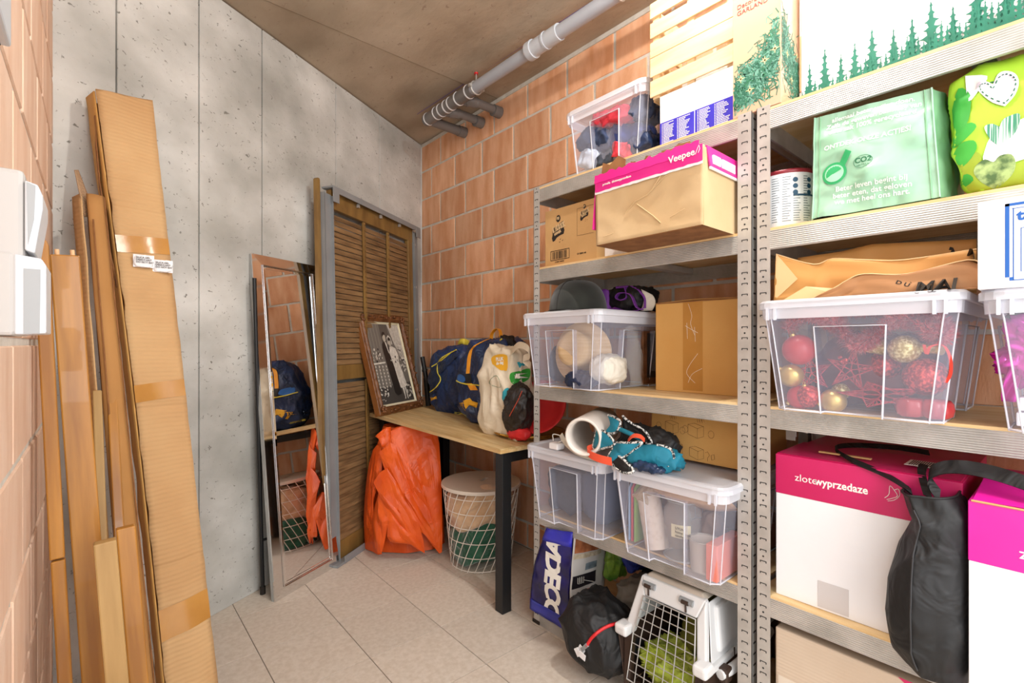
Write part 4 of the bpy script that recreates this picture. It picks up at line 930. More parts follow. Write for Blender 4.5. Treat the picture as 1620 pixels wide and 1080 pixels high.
soft_thing('dark_hat', 'dark rounded cloth at the left end of the clear hat bin', 'hat', (1.46,1.40,ZC+.085), (.05,.028,.075), char, e=2.5, amp=.006, freq=14, seed=13)
mb = MB(); mb.grid(lambda i,j: Vector((1.52+.12*i+.012*math.sin(j*9+i*5), 1.10+.012*math.sin(i*8)+.02*j, ZC+.01+.23*j*(1-.25*abs(i-.4)))), 14, 14); tag(obj('plastic_sleeve', mb, film), 'crumpled clear plastic sleeve standing at the right of the hat bin', 'plastic sleeve')
t = thing('small_picture', 'small dark framed picture standing at the back right of the hat bin', 'picture', (1.70,1.13,ZC+.01))
obj('picture_frame', MB().box((1.62,1.106,ZC+.01), (1.80,1.118,ZC+.235)), frame_brown, t, bevel=.002); obj('picture_print', MB().box((1.645,1.1045,ZC+.035), (1.775,1.106,ZC+.21)), pr_dark, t)
# big taped carton
t = thing('taped_carton', 'golden cardboard carton closed with clear tape, on the third shelf', 'box', (1.70,.84,ZC))
bx, b0, b1, bz = 1.546, .690, 1.003, 1.296
obj('carton', MB().box((bx,b0,ZC), (1.855,b1,bz)), card_or, t, bevel=.0015)
obj('tape_strip', MB().box((bx-.0006,.823,ZC+.008), (bx,.895,bz)), tape, t)
mb = MB()
for pts in ([(.875,1.29),(.862,1.25),(.866,1.22),(.850,1.18)],[(.886,1.215),(.86,1.20),(.84,1.19)],[(.84,1.12),(.87,1.08),(.88,1.05),(.85,1.02)],[(.825,1.07),(.86,1.05),(.875,1.02)],[(.88,1.225),(.878,1.17)],[(.852,1.21),(.849,1.16)]): mb.tube([(bx-.0008,y,z) for y,z in smooth_pts([Vector((y,z,0)) for y,z in pts],4) and [(p.x,p.y) for p in smooth_pts([Vector((y,z,0)) for y,z in pts],4)]], .0005, 4)
obj('tape_crease', mb, white_plain, t)
obj('top_flap', MB().hexa([(bx,b0,bz),(bx,b1,bz),(bx+.02,b1,bz+.001),(bx+.02,b0,bz+.001),(bx+.002,b0,bz+.004),(bx+.0,b1,bz+.004),(bx+.15,b1-.02,bz+.006),(bx+.15,b0,bz+.006)]), card_dk, t)
mb = MB(); mb.grid(lambda i,j: Vector((bx+.01+.16*j, b1-.01-(b1-b0)*i*.98, bz+.004+.022*max(0,1-abs(i-.45)/.5)*(.2+j*.6))), 20, 6); obj('loose_flap', mb, card_or, t, solid=.003)
# ---------------------------------------------------------------- level 4 of the middle rack
zl4 = ZD+.288
def pipe_piece():
    t = thing('pipe_piece', 'short length of wide cream plastic pipe lying on a bin lid', 'pipe', (1.40,1.14,zl4))
    c0 = Vector((1.262,1.100,zl4+.076)); ax = Vector((.93,.36,.05)).normalized(); L = .22
    u = ax.orthogonal().normalized(); v = ax.cross(u)
    mb = MB(); ro, ri = .066, .055
    prof = [(ri,L),(ri+.001,.045),(ri-.003,.040),(ri,.0),(ro-.002,-.001),(ro,.003),(ro,L),(ri,L)]
    n = 48; vs = [c0+ax*z+(u*math.cos(2*math.pi*k/n)+v*math.sin(2*math.pi*k/n))*r for r,z in prof for k in range(n)]
    mb.add(vs, [(i*n+k,i*n+(k+1)%n,(i+1)*n+(k+1)%n,(i+1)*n+k) for i in range(len(prof)-1) for k in range(n)], 0, True)
    obj('pipe_wall', mb, pvc, t)
    mb = MB(); mb.tube([c0-ax*.001+(u*math.cos(a)+v*math.sin(a))*.0605 for a in [k*math.pi/24 for k in range(48)]], .0055, 6, closed=True); obj('cut_rim', mb, pvc, t)
pipe_piece()
t = thing('power_adapter', 'white power adapter with a pale ribbon cable in front of the pipe piece', 'adapter', (1.30,1.27,zl4))
obj('adapter_body', MB().box((1.285,1.245,zl4+.002), (1.325,1.290,zl4+.026)), white_card, t, bevel=.005)
mb = MB(); 
for k in range(3): mb.tube(smooth_pts([(1.305,1.285,zl4+.03+.004*k),(1.32,1.30,zl4+.05),(1.335,1.27,zl4+.045),(1.315,1.25,zl4+.035),(1.30,1.255,zl4+.03)],5), .0016, 6)
obj('coiled_lead', mb, white_plain, t)
mb = MB(); mb.ribbon(smooth_pts([(1.33,1.27,zl4+.052),(1.31,1.225,zl4+.030),(1.29,1.15,zl4+.010),(1.285,1.08,zl4+.006),(1.288,1.03,zl4+.004)],6), (1,0,.6), .020, .003); obj('flat_cable', mb, off_white, t)
# carton with line drawings
t = thing('line_drawing_carton', 'brown carton with thin line drawings on the fourth shelf, behind the teal cloth', 'box', (1.62,.84,zl4-.28))
bx, b0, b1 = 1.50, .640, .990; z0, z1 = zl4+.006, .952
obj('carton', MB().box((bx,b0,z0), (1.76,b1,z1)), card_or, t, bevel=.0015)
mb = MB(); 
def ln(pts): mb.tube([(bx-.0004,y,z) for y,z in pts], .0006, 3)
def cube(y,z,s,h): ln([(y,z),(y-s*.6,z-s*.18),(y-s*.6,z-s*.18-h),(y,z-h),(y,z)]); ln([(y,z),(y-s*.4,z+s*.12),(y-s,z-s*.02),(y-s*.6,z-s*.18)]); ln([(y-s,z-s*.02),(y-s,z-s*.02-h),(y-s*.6,z-s*.18-h)])
cube(.935,.885,.05,.03); cube(.850,.885,.055,.032); cube(.905,.815,.035,.03); cube(.845,.810,.05,.028)
for yc in (.915,.815):
    for k in range(3): ln([(yc-.008*k,.895),(yc-.008*k+.003,.912),(yc-.008*k-.003,.915),(yc-.008*k-.006,.898)])
    ln([(yc+.045+.01*math.cos(a), .868+.012*math.sin(a)) for a in [k*.6 for k in range(11)]]); ln([(yc-.045+.01*math.cos(a), .862+.012*math.sin(a)) for a in [k*.6 for k in range(11)]])
ln([(.79,.80),(.782,.805),(.775,.795),(.782,.785),(.782,.775)]); ln([(.77,.795),(.760,.80),(.758,.785),(.768,.78),(.77,.795)])
obj('line_drawing', mb, faint_ink, t)
# teal apron bundle
t = thing('teal_cloth_bundle', 'crumpled teal canvas bundle with black and white zigzag binding on a bin lid', 'cloth bag', (1.33,.94,zl4))
def flapm(name, pts, depth, m, bind=True, seed=0, bulge=.01):
    """curved cloth panel from outline pts"""
    P = [Vector(p) for p in pts]; c = sum(P, Vector())/len(P); n = len(P); rg_ = 6; vs = [c+Vector((-bulge,0,0))]
    for r in range(1, rg_+1):
        for i, p in enumerate(P):
            f = r/rg_; q_ = c+(p-c)*f; vs.append(q_+Vector((-bulge*(1-f*f)+.006*noise.noise(q_*22+Vector((seed,0,0))), 0, .004*noise.noise(q_*20))))
    fs = [(0,1+i,1+(i+1)%n) for i in range(n)]
    for r in range(rg_-1): a = 1+r*n; fs += [(a+i,a+n+i,a+n+(i+1)%n,a+(i+1)%n) for i in range(n)]
    o = obj(name, MB().add(vs, fs, 0, True), m, t, solid=.003)
    return vs[-n:]
def bindm(vs, closed=True): obj('binding', MB().tube(smooth_pts([*vs, vs[0]] if closed else vs, 3), .0042, 6), zig, t)
S = lambda l: smooth_pts([Vector(p) for p in l+[l[0]]], 4)[:-1]
zq = zl4
obj('bundle_core', MB().soft((1.385,.93,zq+.060), (.05,.100,.055), 3, 10, .012, 14, 2), black_cl, t)
obj('bundle_core', MB().soft((1.345,.87,zq+.035), (.05,.085,.032), 3, 10, .010, 14, 4), teal_f, t)
fl1 = S([(1.300,1.075,zq+.105),(1.290,1.030,zq+.098),(1.285,.985,zq+.070),(1.290,1.03,zq+.045),(1.300,1.085,zq+.035),(1.305,1.085,zq+.075)])
bindm(flapm('cloth_panel', fl1, .01, teal_f, seed=1, bulge=.012))
fl2 = S([(1.330,1.050,zq+.150),(1.325,1.020,zq+.148),(1.315,.985,zq+.135),(1.310,1.000,zq+.100),(1.312,1.045,zq+.090),(1.318,1.03,zq+.12)])
bindm(flapm('cloth_panel', fl2, .01, teal_f, seed=2, bulge=.004)[:16], False)
fl3 = S([(1.345,1.000,zq+.150),(1.345,.960,zq+.130),(1.345,.905,zq+.105),(1.340,.885,zq+.075),(1.335,.93,zq+.078),(1.335,.985,zq+.095)])
bindm(flapm('cloth_panel', fl3, .01, black_cl, seed=3, bulge=-.006)[:15], False)
fl4 = S([(1.290,.980,zq+.072),(1.280,.930,zq+.078),(1.295,.888,zq+.085),(1.285,.93,zq+.045),(1.275,.985,zq+.010),(1.275,1.005,zq+.008),(1.285,1.005,zq+.03)])
bindm(flapm('cloth_panel', fl4, .01, teal_f, seed=4, bulge=.010))
fl5 = S([(1.300,.905,zq+.070),(1.310,.845,zq+.082),(1.320,.805,zq+.070),(1.318,.795,zq+.030),(1.305,.84,zq+.020),(1.290,.90,zq+.015),(1.285,.94,zq+.02),(1.29,.93,zq+.05)])
bindm(flapm('cloth_panel', fl5, .01, teal_f, seed=5, bulge=.016)[4:19], False)
fl6 = S([(1.275,.995,zq+.012),(1.270,.965,zq-.006),(1.262,.935,zq-.012),(1.262,.90,zq-.004),(1.270,.91,zq+.008),(1.275,.95,zq+.028),(1.28,.98,zq+.03)])
bindm(flapm('cloth_panel', fl6, .01, black_cl, seed=6, bulge=.004))
fl7 = S([(1.29,1.00,zq+.062),(1.285,.965,zq+.066),(1.29,.955,zq+.04),(1.29,.99,zq+.022)]); flapm('cloth_panel', fl7, .01, teal_f, seed=7)
obj('rolled_handle', MB().tube(smooth_pts([(1.32,1.00,zq+.112),(1.31,.965,zq+.108),(1.305,.925,zq+.100),(1.31,.90,zq+.09)],5), .0075, 10), teal_f, t)
mb = MB(); mb.ribbon(smooth_pts([(1.30,.945,zq+.080),(1.295,.925,zq+.10),(1.30,.90,zq+.102),(1.31,.89,zq+.09)],5), (1,.6,.6), .018, .003); obj('orange_tape', mb, coral, t)
mb = MB(); mb.ribbon(smooth_pts([(1.310,1.090,zq+.036),(1.280,1.096,zq+.030),(1.268,1.075,zq+.020),(1.264,1.03,zq+.014),(1.268,.985,zq+.012)],6), (0,.1,1), .026, .002); obj('webbing_strap', mb, coral, t)
soft_thing('dark_foil', 'shiny dark blue wrapped packet under the right edge of the teal bundle', 'packet', (1.290,.862,zl4+.014), (.02,.050,.013), mat('dark_blue_film','1A2A44','2C4468',rough=.2,scale=12), e=2.6, amp=.006, freq=30, seed=3)
# contents of the left lower bin
soft_thing('dark_blanket', 'dark grey blanket filling the left of the lower left bin', 'blanket', (1.50,1.315,ZD+.115), (.14,.075,.095), char, e=4, amp=.010, freq=10, seed=5)
soft_thing('dark_blanket', 'slate blue blanket filling the right of the lower left bin', 'blanket', (1.51,1.160,ZD+.125), (.14,.070,.105), mat('slate_cloth','323A4E','434C62',rough=.9,scale=8,bump=.3,bscale=30), e=4, amp=.008, freq=9, seed=6)
# contents of the right lower bin
GI = 'things in the lower right bin'
for k, (c_, m_) in enumerate((('blue',mat('sky_blue_board','8AA8C8',rough=.5)),('red',mat('red_board','C03848',rough=.5)),('green',mat('moss_green_board','7A9A4A',rough=.5)))):
    x0b = .977-.011*k; mb = MB(); pts = [(1.345,.03),(1.50,.03),(1.50,.215),(1.49,.225),(1.365,.225),(1.345,.205)]
    mb.prism([(x,x0b,ZD+z) for x,z in pts], (0,-.006,0)); tag(obj('cutting_mat', mb, m_, bevel=.002), c_+' rounded board standing at the left end of the lower right bin', 'board', GI)
t = thing('candle', 'lying speckled pale pillar candle with a wood-grain end, in the lower right bin', 'candle', (1.38,.92,ZD), group=GI)
cm_ = mat('speckled_wax','C8B4A4','D8C8BC',rough=.7,scale=60,lo=.3,hi=.5)
mb = MB(); mb.tube([(1.375,.885,ZD+.025),(1.382,.925,ZD+.185)], .037, 20); obj('candle_body', mb, cm_, t)
mb = MB(); mb.tube([(1.352,.935,ZD+.165),(1.40,.925,ZD+.20)], .033, 20); obj('candle_end', mb, mat('wood_disc','A88C6C','C8B090',rough=.7,scale=20,stretch=(1,8,8)), t)
soft_thing('brown_cushion', 'taupe padded roll behind the candle in the lower right bin', 'cushion', (1.45,.860,ZD+.10), (.05,.035,.085), mat('taupe_fabric','8A7466','9C8678',rough=.8), GI, e=2.5, amp=.003, freq=12, seed=7)
t = thing('glass_jar', 'large clear glass jar with a paper label in the lower right bin', 'jar', (1.42,.815,ZD), group=GI)
mb = MB(); mb.lathe([(.050,.012),(.056,.02),(.056,.16),(.045,.175),(.045,.19)], (1.405,.815,ZD), 28); obj('glass', mb, glass, t)
mb = MB(); mb.tube([(1.405+.056*math.cos(a),.815+.056*math.sin(a),ZD+.016) for a in [k*math.pi/14 for k in range(28)]], .003, 5, closed=True); mb.tube([(1.405+.046*math.cos(a),.815+.046*math.sin(a),ZD+.19) for a in [k*math.pi/14 for k in range(28)]], .003, 5, closed=True); obj('glass_edge', mb, mat('glass_rim','C8CCCC',rough=.1,alpha=.6), t)
mb = MB(); mb.grid(lambda i,j: Vector((1.405+.057*math.cos(R(175+60*i)),.815+.057*math.sin(R(175+60*i)),ZD+.088+.040*j)), 8, 2); lb = obj('paper_label', mb, ivory, t)
obj('lettering', text_mb('UYUNI\nhome scent\ncandle', .011, MX((1.3465,.806,ZD+.115), roll=0)), black_ink, t)
t = thing('tin_bucket', 'small pale metal bucket with a wire handle in the lower right bin', 'bucket', (1.37,.725,ZD), group=GI)
mb = MB(); mb.lathe([(.036,.012),(.040,.10),(.042,.102),(.037,.10),(.033,.02),(0,.018)], (1.372,.728,ZD), 26); obj('bucket_wall', mb, mat('pale_enamel','BDB4AC','C9C0B8',rough=.5), t)
mb = MB(); mb.tube([(1.372+.042*math.cos(a),.728+.042*math.sin(a),ZD+.102) for a in [k*math.pi/12 for k in range(24)]], .0022, 5, closed=True); mb.tube(smooth_pts([(1.34,.70,ZD+.075),(1.325,.69,ZD+.055),(1.335,.675,ZD+.03)],4), .0015, 5); obj('wire_handle', mb, galv, t)
t = thing('pink_box', 'flat salmon pink box standing on edge at the right end of the lower right bin', 'box', (1.38,.685,ZD), group=GI)
obj('box_body', MB().box((1.322,.662,ZD+.010), (1.48,.694,ZD+.112)), salmon, t, bevel=.001)
tag(obj('wooden_tray', MB().box((1.50,.650,ZD+.02), (1.78,.690,ZD+.10)), mat('rosewood','7A4A3A','8A5A48',rough=.4), bevel=.002), 'dark reddish wooden tray behind the pink box in the lower right bin', 'tray', GI)
mb = MB(); mb.grid(lambda i,j: Vector((1.318+.10*j+.004*math.sin(i*14), .945-.30*i, ZD+.262-.020*math.sin(i*math.pi)*(1+j)-.035*j*i-.03*j)), 24, 8); tag(obj('paper_wrap', mb, mat('thin_brown_paper','BE9A78','CCAA8A',rough=.7), solid=.001), 'sheet of brown wrapping paper draped over the things in the lower right bin', 'paper', GI)
soft_thing('brown_paper_ball', 'crumpled brown paper below the lid of the lower right bin', 'paper', (1.40,.80,ZD+.222), (.07,.10,.022), mat('thin_brown_paper_2','B8926E','C8A482',rough=.7), GI, e=2.5, amp=.007, freq=16, seed=21)
t = thing('perfume_box', 'small clear-wrapped dark box at the back right of the lower right bin', 'box', (1.52,.70,ZD), group=GI)
obj('box_body', MB().box((1.48,.66,ZD+.115), (1.56,.73,ZD+.17)), mat('dark_taupe_box','4A3C38',rough=.4), t, bevel=.001); obj('clear_lid', MB().box((1.478,.658,ZD+.17), (1.562,.732,ZD+.20)), glass, t)
soft_thing('knitted_item', 'brown knitted item behind the tin bucket in the lower right bin', 'clothing', (1.46,.745,ZD+.12), (.04,.035,.045), mat('brown_knit','6A5448','7C6658',rough=.9,scale=20), GI, e=2.5, amp=.007, freq=20, seed=22)

# view-ray helper used to fit shapes to measured positions in the room: a point of the picture at a known wall distance x (or depth y)
CA, SA = math.cos(R(40.6)), math.sin(R(40.6)); CAM = Vector((0,0,1.15))
def ray(u, v): r = (u-810)/771; return Vector((SA+CA*r, CA-SA*r, (545-v)/771))
def at(u, v, x): d = ray(u,v); return CAM+d*(x/d.x)
def aty(u, v, y): d = ray(u,v); return CAM+d*(y/d.y)
def hit(u, v, bvh, off=.003):
    d = ray(u,v).normalized(); h, n, i, ds = bvh.ray_cast(CAM, d)
    return (h-d*off) if h is not None else None
def hits(pts, bvh, off=.003): return [p for p in (hit(u,v,bvh,off) for u,v in pts) if p is not None]
def sm2(pts, n=5): return [(p.x,p.y) for p in smooth_pts([Vector((u,v,0)) for u,v in pts], n)]
def hpatch(mb, pts, bvh, mi=0, rings=5, off=.002):
    c = (sum(p[0] for p in pts)/len(pts), sum(p[1] for p in pts)/len(pts)); n = len(pts)
    uv = [c]+[(c[0]+(p[0]-c[0])*r/rings, c[1]+(p[1]-c[1])*r/rings) for r in range(1,rings+1) for p in pts]
    vs = [hit(u,v,bvh,off) for u,v in uv]
    fs = [(0,1+i,1+(i+1)%n) for i in range(n)]
    for r in range(rings-1): a_ = 1+r*n; fs += [(a_+i,a_+n+i,a_+n+(i+1)%n,a_+(i+1)%n) for i in range(n)]
    fs = [f for f in fs if all(vs[i] is not None for i in f)]
    vs = [v if v is not None else Vector((0,0,0)) for v in vs]
    used = sorted({i for f in fs for i in f}); mp = {i:k for k,i in enumerate(used)}
    mb.add([vs[i] for i in used], [[mp[i] for i in f] for f in fs], mi, True); return mb
def hstroke(mb, pts, bvh, r=.0008, mi=0, n=4):
    q_ = hits(sm2(pts,4), bvh, .001)
    if len(q_) > 1: mb.tube(q_, r, n, mi)
    return mb
def htext(st, u, v, size, roll, x, bvh, mb=None, mi=0, sx=1, bold=0, shear=0):
    """text in the plane x=const at picture point, pushed onto the surface along +x"""
    p = at(u, v, x); return text_mb(st, size, MX(p, roll=roll, sx=sx, shear=shear), mb, mi, bold, bvh=bvh, off=.002)

# ---------------------------------------------------------------- things on the table
t = thing('navy_backpack', 'navy nylon backpack with yellow piping standing at the left, beside the picture frame', 'backpack', (1.72,2.50,zt(2.5)), group='navy sports backpacks on the table')
def bpf(q, p): z = q.z; k = 1-.10*max(0,z/.2); return (q.x*k, q.y*k*(1-.20*max(0,-q.z)/.2)-max(0,z)*.35, z)
mb = MB().soft((1.71,2.535,zt(2.5)+.203), (.115,.190,.205), 4.6, 22, .012, 7, 2, bpf); b1 = bvh_of(mb); obj('bag_body', mb, navy, t)
fl_ = MB(); hpatch(fl_, sm2([(664,655),(662,630),(666,600),(690,575),(715,560),(722,552),(728,560),(694,577),(693,590),(697,602),(693,616),(682,626),(672,640)],3), b1, rings=8, off=.008); obj('top_flap', fl_, navy2, t)
mb = MB(); mb.tube(hits(sm2([(667,650),(662,638),(661,610),(668,590),(694,573),(715,556)],5), b1, .008), .0035, 6); mb.tube(hits(sm2([(722,553),(700,565),(693,575),(692,588),(697,600),(690,612),(680,620)],5), b1, .010), .0035, 6); obj('piping', mb, pipe_yel, t)
mb = MB(); hpatch(mb, [(667,590),(674,582),(672,594),(668,597)], b1, off=.012); hpatch(mb, [(670,610),(680,608),(682,616),(672,618)], b1, off=.012); obj('orange_strap', mb, strap_or, t)
mb = MB(); hpatch(mb, [(667,596),(673,593),(675,607),(669,610)], b1, off=.014); obj('buckle', mb, black_metal, t)
mb = MB(); hpatch(mb, [(676,625),(690,626),(692,631),(680,637),(675,634)], b1, off=.004); p_ = hit(676,641,b1)
hpatch(mb, [(676,648),(678,645),(677,653)], b1)
obj('logo_print', mb, yel_ink, t)
mb = MB(); htext('OOST-VLAANDEREN', 671, 647, .014, R(-8), 1.60, b1, mb, 0, .8); obj('lettering', mb, yel_ink, t)
mb = MB().soft((1.77,2.53,1.165), (.03,.03,.02), 3, 6, .006, 20, 3); obj('yellow_toggle', mb, pipe_yel, t)
t = thing('navy_backpack', 'navy nylon backpack with orange strap and top loop, behind the cotton tote', 'backpack', (1.66,2.07,zt(2.07)), group='navy sports backpacks on the table')
def bpf2(q, p): z = q.z; k = 1-.12*max(0,z/.24); return (q.x*k, q.y*k*(1-.16*max(0,-z)/.24)-max(0,z)*.22, z)
mb = MB().soft((1.645,2.085,zt(2.07)+.228), (.125,.195,.232), 5.0, 24, .011, 6, 7, bpf2); b2 = bvh_of(mb); obj('bag_body', mb, navy, t)
mb = MB(); hpatch(mb, sm2([(718,560),(728,545),(755,531),(780,529),(800,545),(790,600),(765,612),(740,607),(725,604),(717,592),(715,578)],3), b2, rings=9, off=.009); obj('top_flap', mb, navy2, t)
mb = MB(); mb.tube(hits(sm2([(754,528),(728,545),(720,556),(716,575),(716,592),(722,602),(735,607),(755,609),(765,611)],6), b2, .011), .0038, 6); mb.tube(hits(sm2([(791,538),(800,532),(808,531)],5), b2, .006), .0038, 6); obj('piping', mb, pipe_yel, t)
q_ = hits(sm2([(790,531),(768,538),(750,548),(743,562),(741,580),(740,591)],5), b2, .013); mb = MB(); mb.ribbon(q_, (.15,-1,.25), .026, .003); obj('orange_strap', mb, strap_or, t)
mb = MB(); hpatch(mb, [(736,591),(745,591),(746,606),(737,606)], b2, off=.016); obj('buckle', mb, black_metal, t)
mb = MB(); hpatch(mb, [(738,606),(746,606),(752,610),(756,617),(744,617)], b2, off=.014); obj('orange_strap', mb, strap_or, t)
pL = hit(783,534,b2,0) or Vector((1.6,2,1.17)); mb = MB(); mb.ribbon(smooth_pts([pL+Vector((0,.03,-.005)), pL+Vector((0,.035,.03)), pL+Vector((.01,.01,.062)), pL+Vector((.0,-.035,.055)), pL+Vector((0,-.045,.02)), pL+Vector((0,-.045,-.01))],5), (1,0,0), .020, .003); obj('top_loop', mb, strap_or, t)
mb = MB(); hpatch(mb, [(719,636),(732,634),(743,629),(747,634),(756,637),(754,645),(744,640),(736,650),(731,643),(722,643)], b2, off=.003); obj('logo_print', mb, yel_ink, t)
mb = MB(); htext('SPRUNA', 719, 643, .036, R(3), 1.53, b2, mb, 0, .72, .0014, .2); mb.v = [tuple(Vector(p)+Vector((-.0015,0,0))) for p in mb.v]; obj('logo_lettering', mb, navy2, t)
mb = MB(); htext('OOST-VLAANDEREN', 719, 654, .0155, R(-4), 1.53, b2, mb, 0, .72); obj('lettering', mb, pipe_yel, t)
mb = MB(); hpatch(mb, sm2([(717,596),(723,591),(733,594),(736,602),(728,606),(719,602)],3), b2, off=.014); obj('blue_panel', mb, mat('bright_blue_nylon','2F6FC0',rough=.4), t)
# cotton tote
t = thing('cotton_tote', 'natural cotton tote bag with coloured printed shapes, leaning on the navy backpack', 'bag', (1.52,1.83,zt(1.8)))
def tf(q, p): z = q.z; k = 1-.30*max(0,z/.2)**1.5; return (q.x*k, q.y*(1-.22*max(0,z/.2))+.014*z/.2, z)
mb = MB().soft((1.505,1.800,zt(1.8)+.212), (.072,.145,.214), 7, 26, .011, 6, 4, tf); b3 = bvh_of(mb); obj('bag_body', mb, canvas, t)
mb = MB(); hpatch(mb, sm2([(777,569),(779,564),(790,560),(800,561),(803,566),(802,586),(790,582),(779,576)],3), b3); hpatch(mb, sm2([(780,563),(786,561),(795,561),(802,570),(795,586),(782,578)],3), b3, off=.0021); obj('printed_shape', mb, yel_ink, t)
mb = MB(); htext('PLUK', 782, 571, .024, R(4), 1.44, b3, mb, 0, 1, .001); htext('de dag', 783, 577, .020, R(8), 1.44, b3, mb, 0, 1, .001); obj('lettering', mb, white_plain, t)
mb = MB(); hstroke(mb, [(774,606),(776,600),(784,594),(789,599),(792,612),(780,610),(774,606)], b3, .0010); obj('printed_outline', mb, dgreen, t)
mb = MB(); hpatch(mb, sm2([(806,598),(808,590),(820,587),(838,583),(836,600),(815,608),(808,604)],3), b3); obj('printed_shape', mb, lime_dk, t)
mb = MB(); htext('TAS', 812, 598, .026, R(4), 1.44, b3, mb, 0, 1, .002); obj('lettering', mb, white_plain, t)
mb = MB(); hpatch(mb, [(818,573),(834,569),(833,576),(822,582)], b3); obj('printed_shape', mb, teal_ink, t)
mb = MB(); hpatch(mb, sm2([(795,620),(800,614),(806,616),(803,640),(798,638),(794,630)],3), b3); obj('printed_shape', mb, teal_ink, t)
mb = MB(); mb.tube(smooth_pts([at(810,556,1.45),at(822,546,1.43),at(834,550,1.42),at(838,562,1.43),at(826,560,1.43),at(818,566,1.45),at(834,574,1.42),at(840,566,1.44)],6), [.012]*5+[.014]*30+[.012]*8, 8) if False else mb.ribbon(smooth_pts([at(806,560,1.46),at(820,546,1.43),at(834,550,1.41),at(838,562,1.42),at(828,568,1.43),at(840,578,1.44)],6), (.3,.2,1), .030, .004); obj('knotted_handle', mb, canvas, t)
tag(obj('black_cloth', MB().soft(at(800,548,1.62), (.03,.075,.05), 3, 10, .010, 16, 6), black_cl), 'dark cloth lump between the orange-strapped backpack and the cotton tote', 'clothing')
# tray, red bowl, black pouch
t = thing('brass_tray', 'round brass tray lying at the right end of the table', 'tray', (1.615,1.735,zt(1.73)))
mb = MB(); mb.lathe([(0,.006),(.150,.006),(.158,.010),(.172,.020),(.176,.018),(.172,.010),(.15,.0),(0,.0)], (1.60,1.738,zt(1.738)+.004), 48); obj('tray_dish', mb, brass, t)
t = thing('red_bowl', 'shiny red round dish tilted up behind the rack post, on the brass tray', 'bowl', (1.55,1.66,zt(1.66)+.03))
Mb = Matrix.Translation((1.56,1.63,zt(1.64)+.150)) @ Matrix.Rotation(R(34),4,'X') @ Matrix.Rotation(R(-52),4,'Y')
mb = MB(); vs_ = MB().lathe([(0,-.035),(.07,-.034),(.115,-.018),(.135,.010),(.128,.012),(.105,-.010),(.06,-.022),(0,-.024)], (0,0,0), 40); vs_.v = [tuple(Mb @ Vector(p)) for p in vs_.v]; obj('bowl_wall', vs_, red_cl, t)
t = thing('black_pouch', 'black quilted round pouch with a reddish zip, standing in the brass tray', 'bag', (1.45,1.70,zt(1.7)+.01))
Mp = Matrix.Translation((1.470,1.670,zt(1.67)+.135)) @ Matrix.Rotation(R(24),4,'X') @ Matrix.Rotation(R(-10),4,'Y')
mb = MB().soft((0,0,0), (.060,.075,.135), 2.3, 18, .008, 14, 8); mb.v = [tuple(Mp @ Vector(p)) for p in mb.v]; b4 = bvh_of(mb); obj('bag_body', mb, black_sh, t)
mb = MB(); q_ = hits([(836,592),(832,602),(826,618),(820,632),(813,645),(806,658)], b4, .003); 
if len(q_) > 2: mb.tube(q_, .0022, 6); obj('zip', mb, mat('rust_zip','B8452C',rough=.5), t)
mb = MB().soft((0,0,0), (.030,.070,.028), 2.4, 12, .005, 14, 9); mb.v = [tuple(Vector((1.46,1.66,zt(1.66)+.036))+Vector(p)) for p in mb.v]; obj('red_lining', mb, red_cl, t)

# ---------------------------------------------------------------- tarpaulin under the table
t = thing('orange_tarpaulin', 'folded orange tarpaulin standing in a pleated heap under the table', 'tarpaulin', (1.36,2.47,0))
rv = Vector((CA,-SA,0)); fv = Vector((SA,CA,0)); B0 = fv*2.80+rv*((640-810)/771*2.80)
def tp_(u, v, d):    # a point of the heap: d = distance in front (+) of the heap's middle plane
    D = 2.80-d; return Vector((0,0,1.15))+fv*D+rv*((u-810)/771*D)+Vector((0,0,(545-v)/771*D))
Lf = [(0,578,868),(.15,575,835),(.35,575,795),(.55,580,755),(.8,594,705),(1,606,672)]; Rf = [(0,701,868),(.2,699,820),(.4,697,780),(.6,697,735),(.8,694,700),(1,684,668)]
def itp(tab, f):
    for a_, b_ in zip(tab[:-1], tab[1:]):
        if f <= b_[0]: k = (f-a_[0])/(b_[0]-a_[0]); return a_[1]+(b_[1]-a_[1])*k, a_[2]+(b_[2]-a_[2])*k
    return tab[-1][1:]
def body(i, j):
    (ul, vl), (ur, vr) = itp(Lf, j), itp(Rf, j); a_ = 2*math.pi*i
    cu, hu = (ul+ur)/2, (ur-ul)/2; x = math.cos(a_); y = math.sin(a_)
    tri = abs(((i*9+j*.8) % 1)-.5)*2-.5; pl__ = 1+.07*tri*(1-.4*j)
    z = .005+.68*j; D = .14*(1-.35*j)
    p = Vector((0,0,z))+fv*(2.80+.02)+rv*((cu-810)/771*2.80)
    return p+rv*(x*hu/771*2.78*pl__)+fv*(-y*D*pl__)+Vector((0,0,.0))
mb = MB(); mb.grid(body, 132, 30, wrap=True, smooth=False); mb.add([body(k/24,1)+Vector((0,0,.004)) for k in range(24)], [tuple(range(24))]); obj('folded_body', mb, orange_t, t)
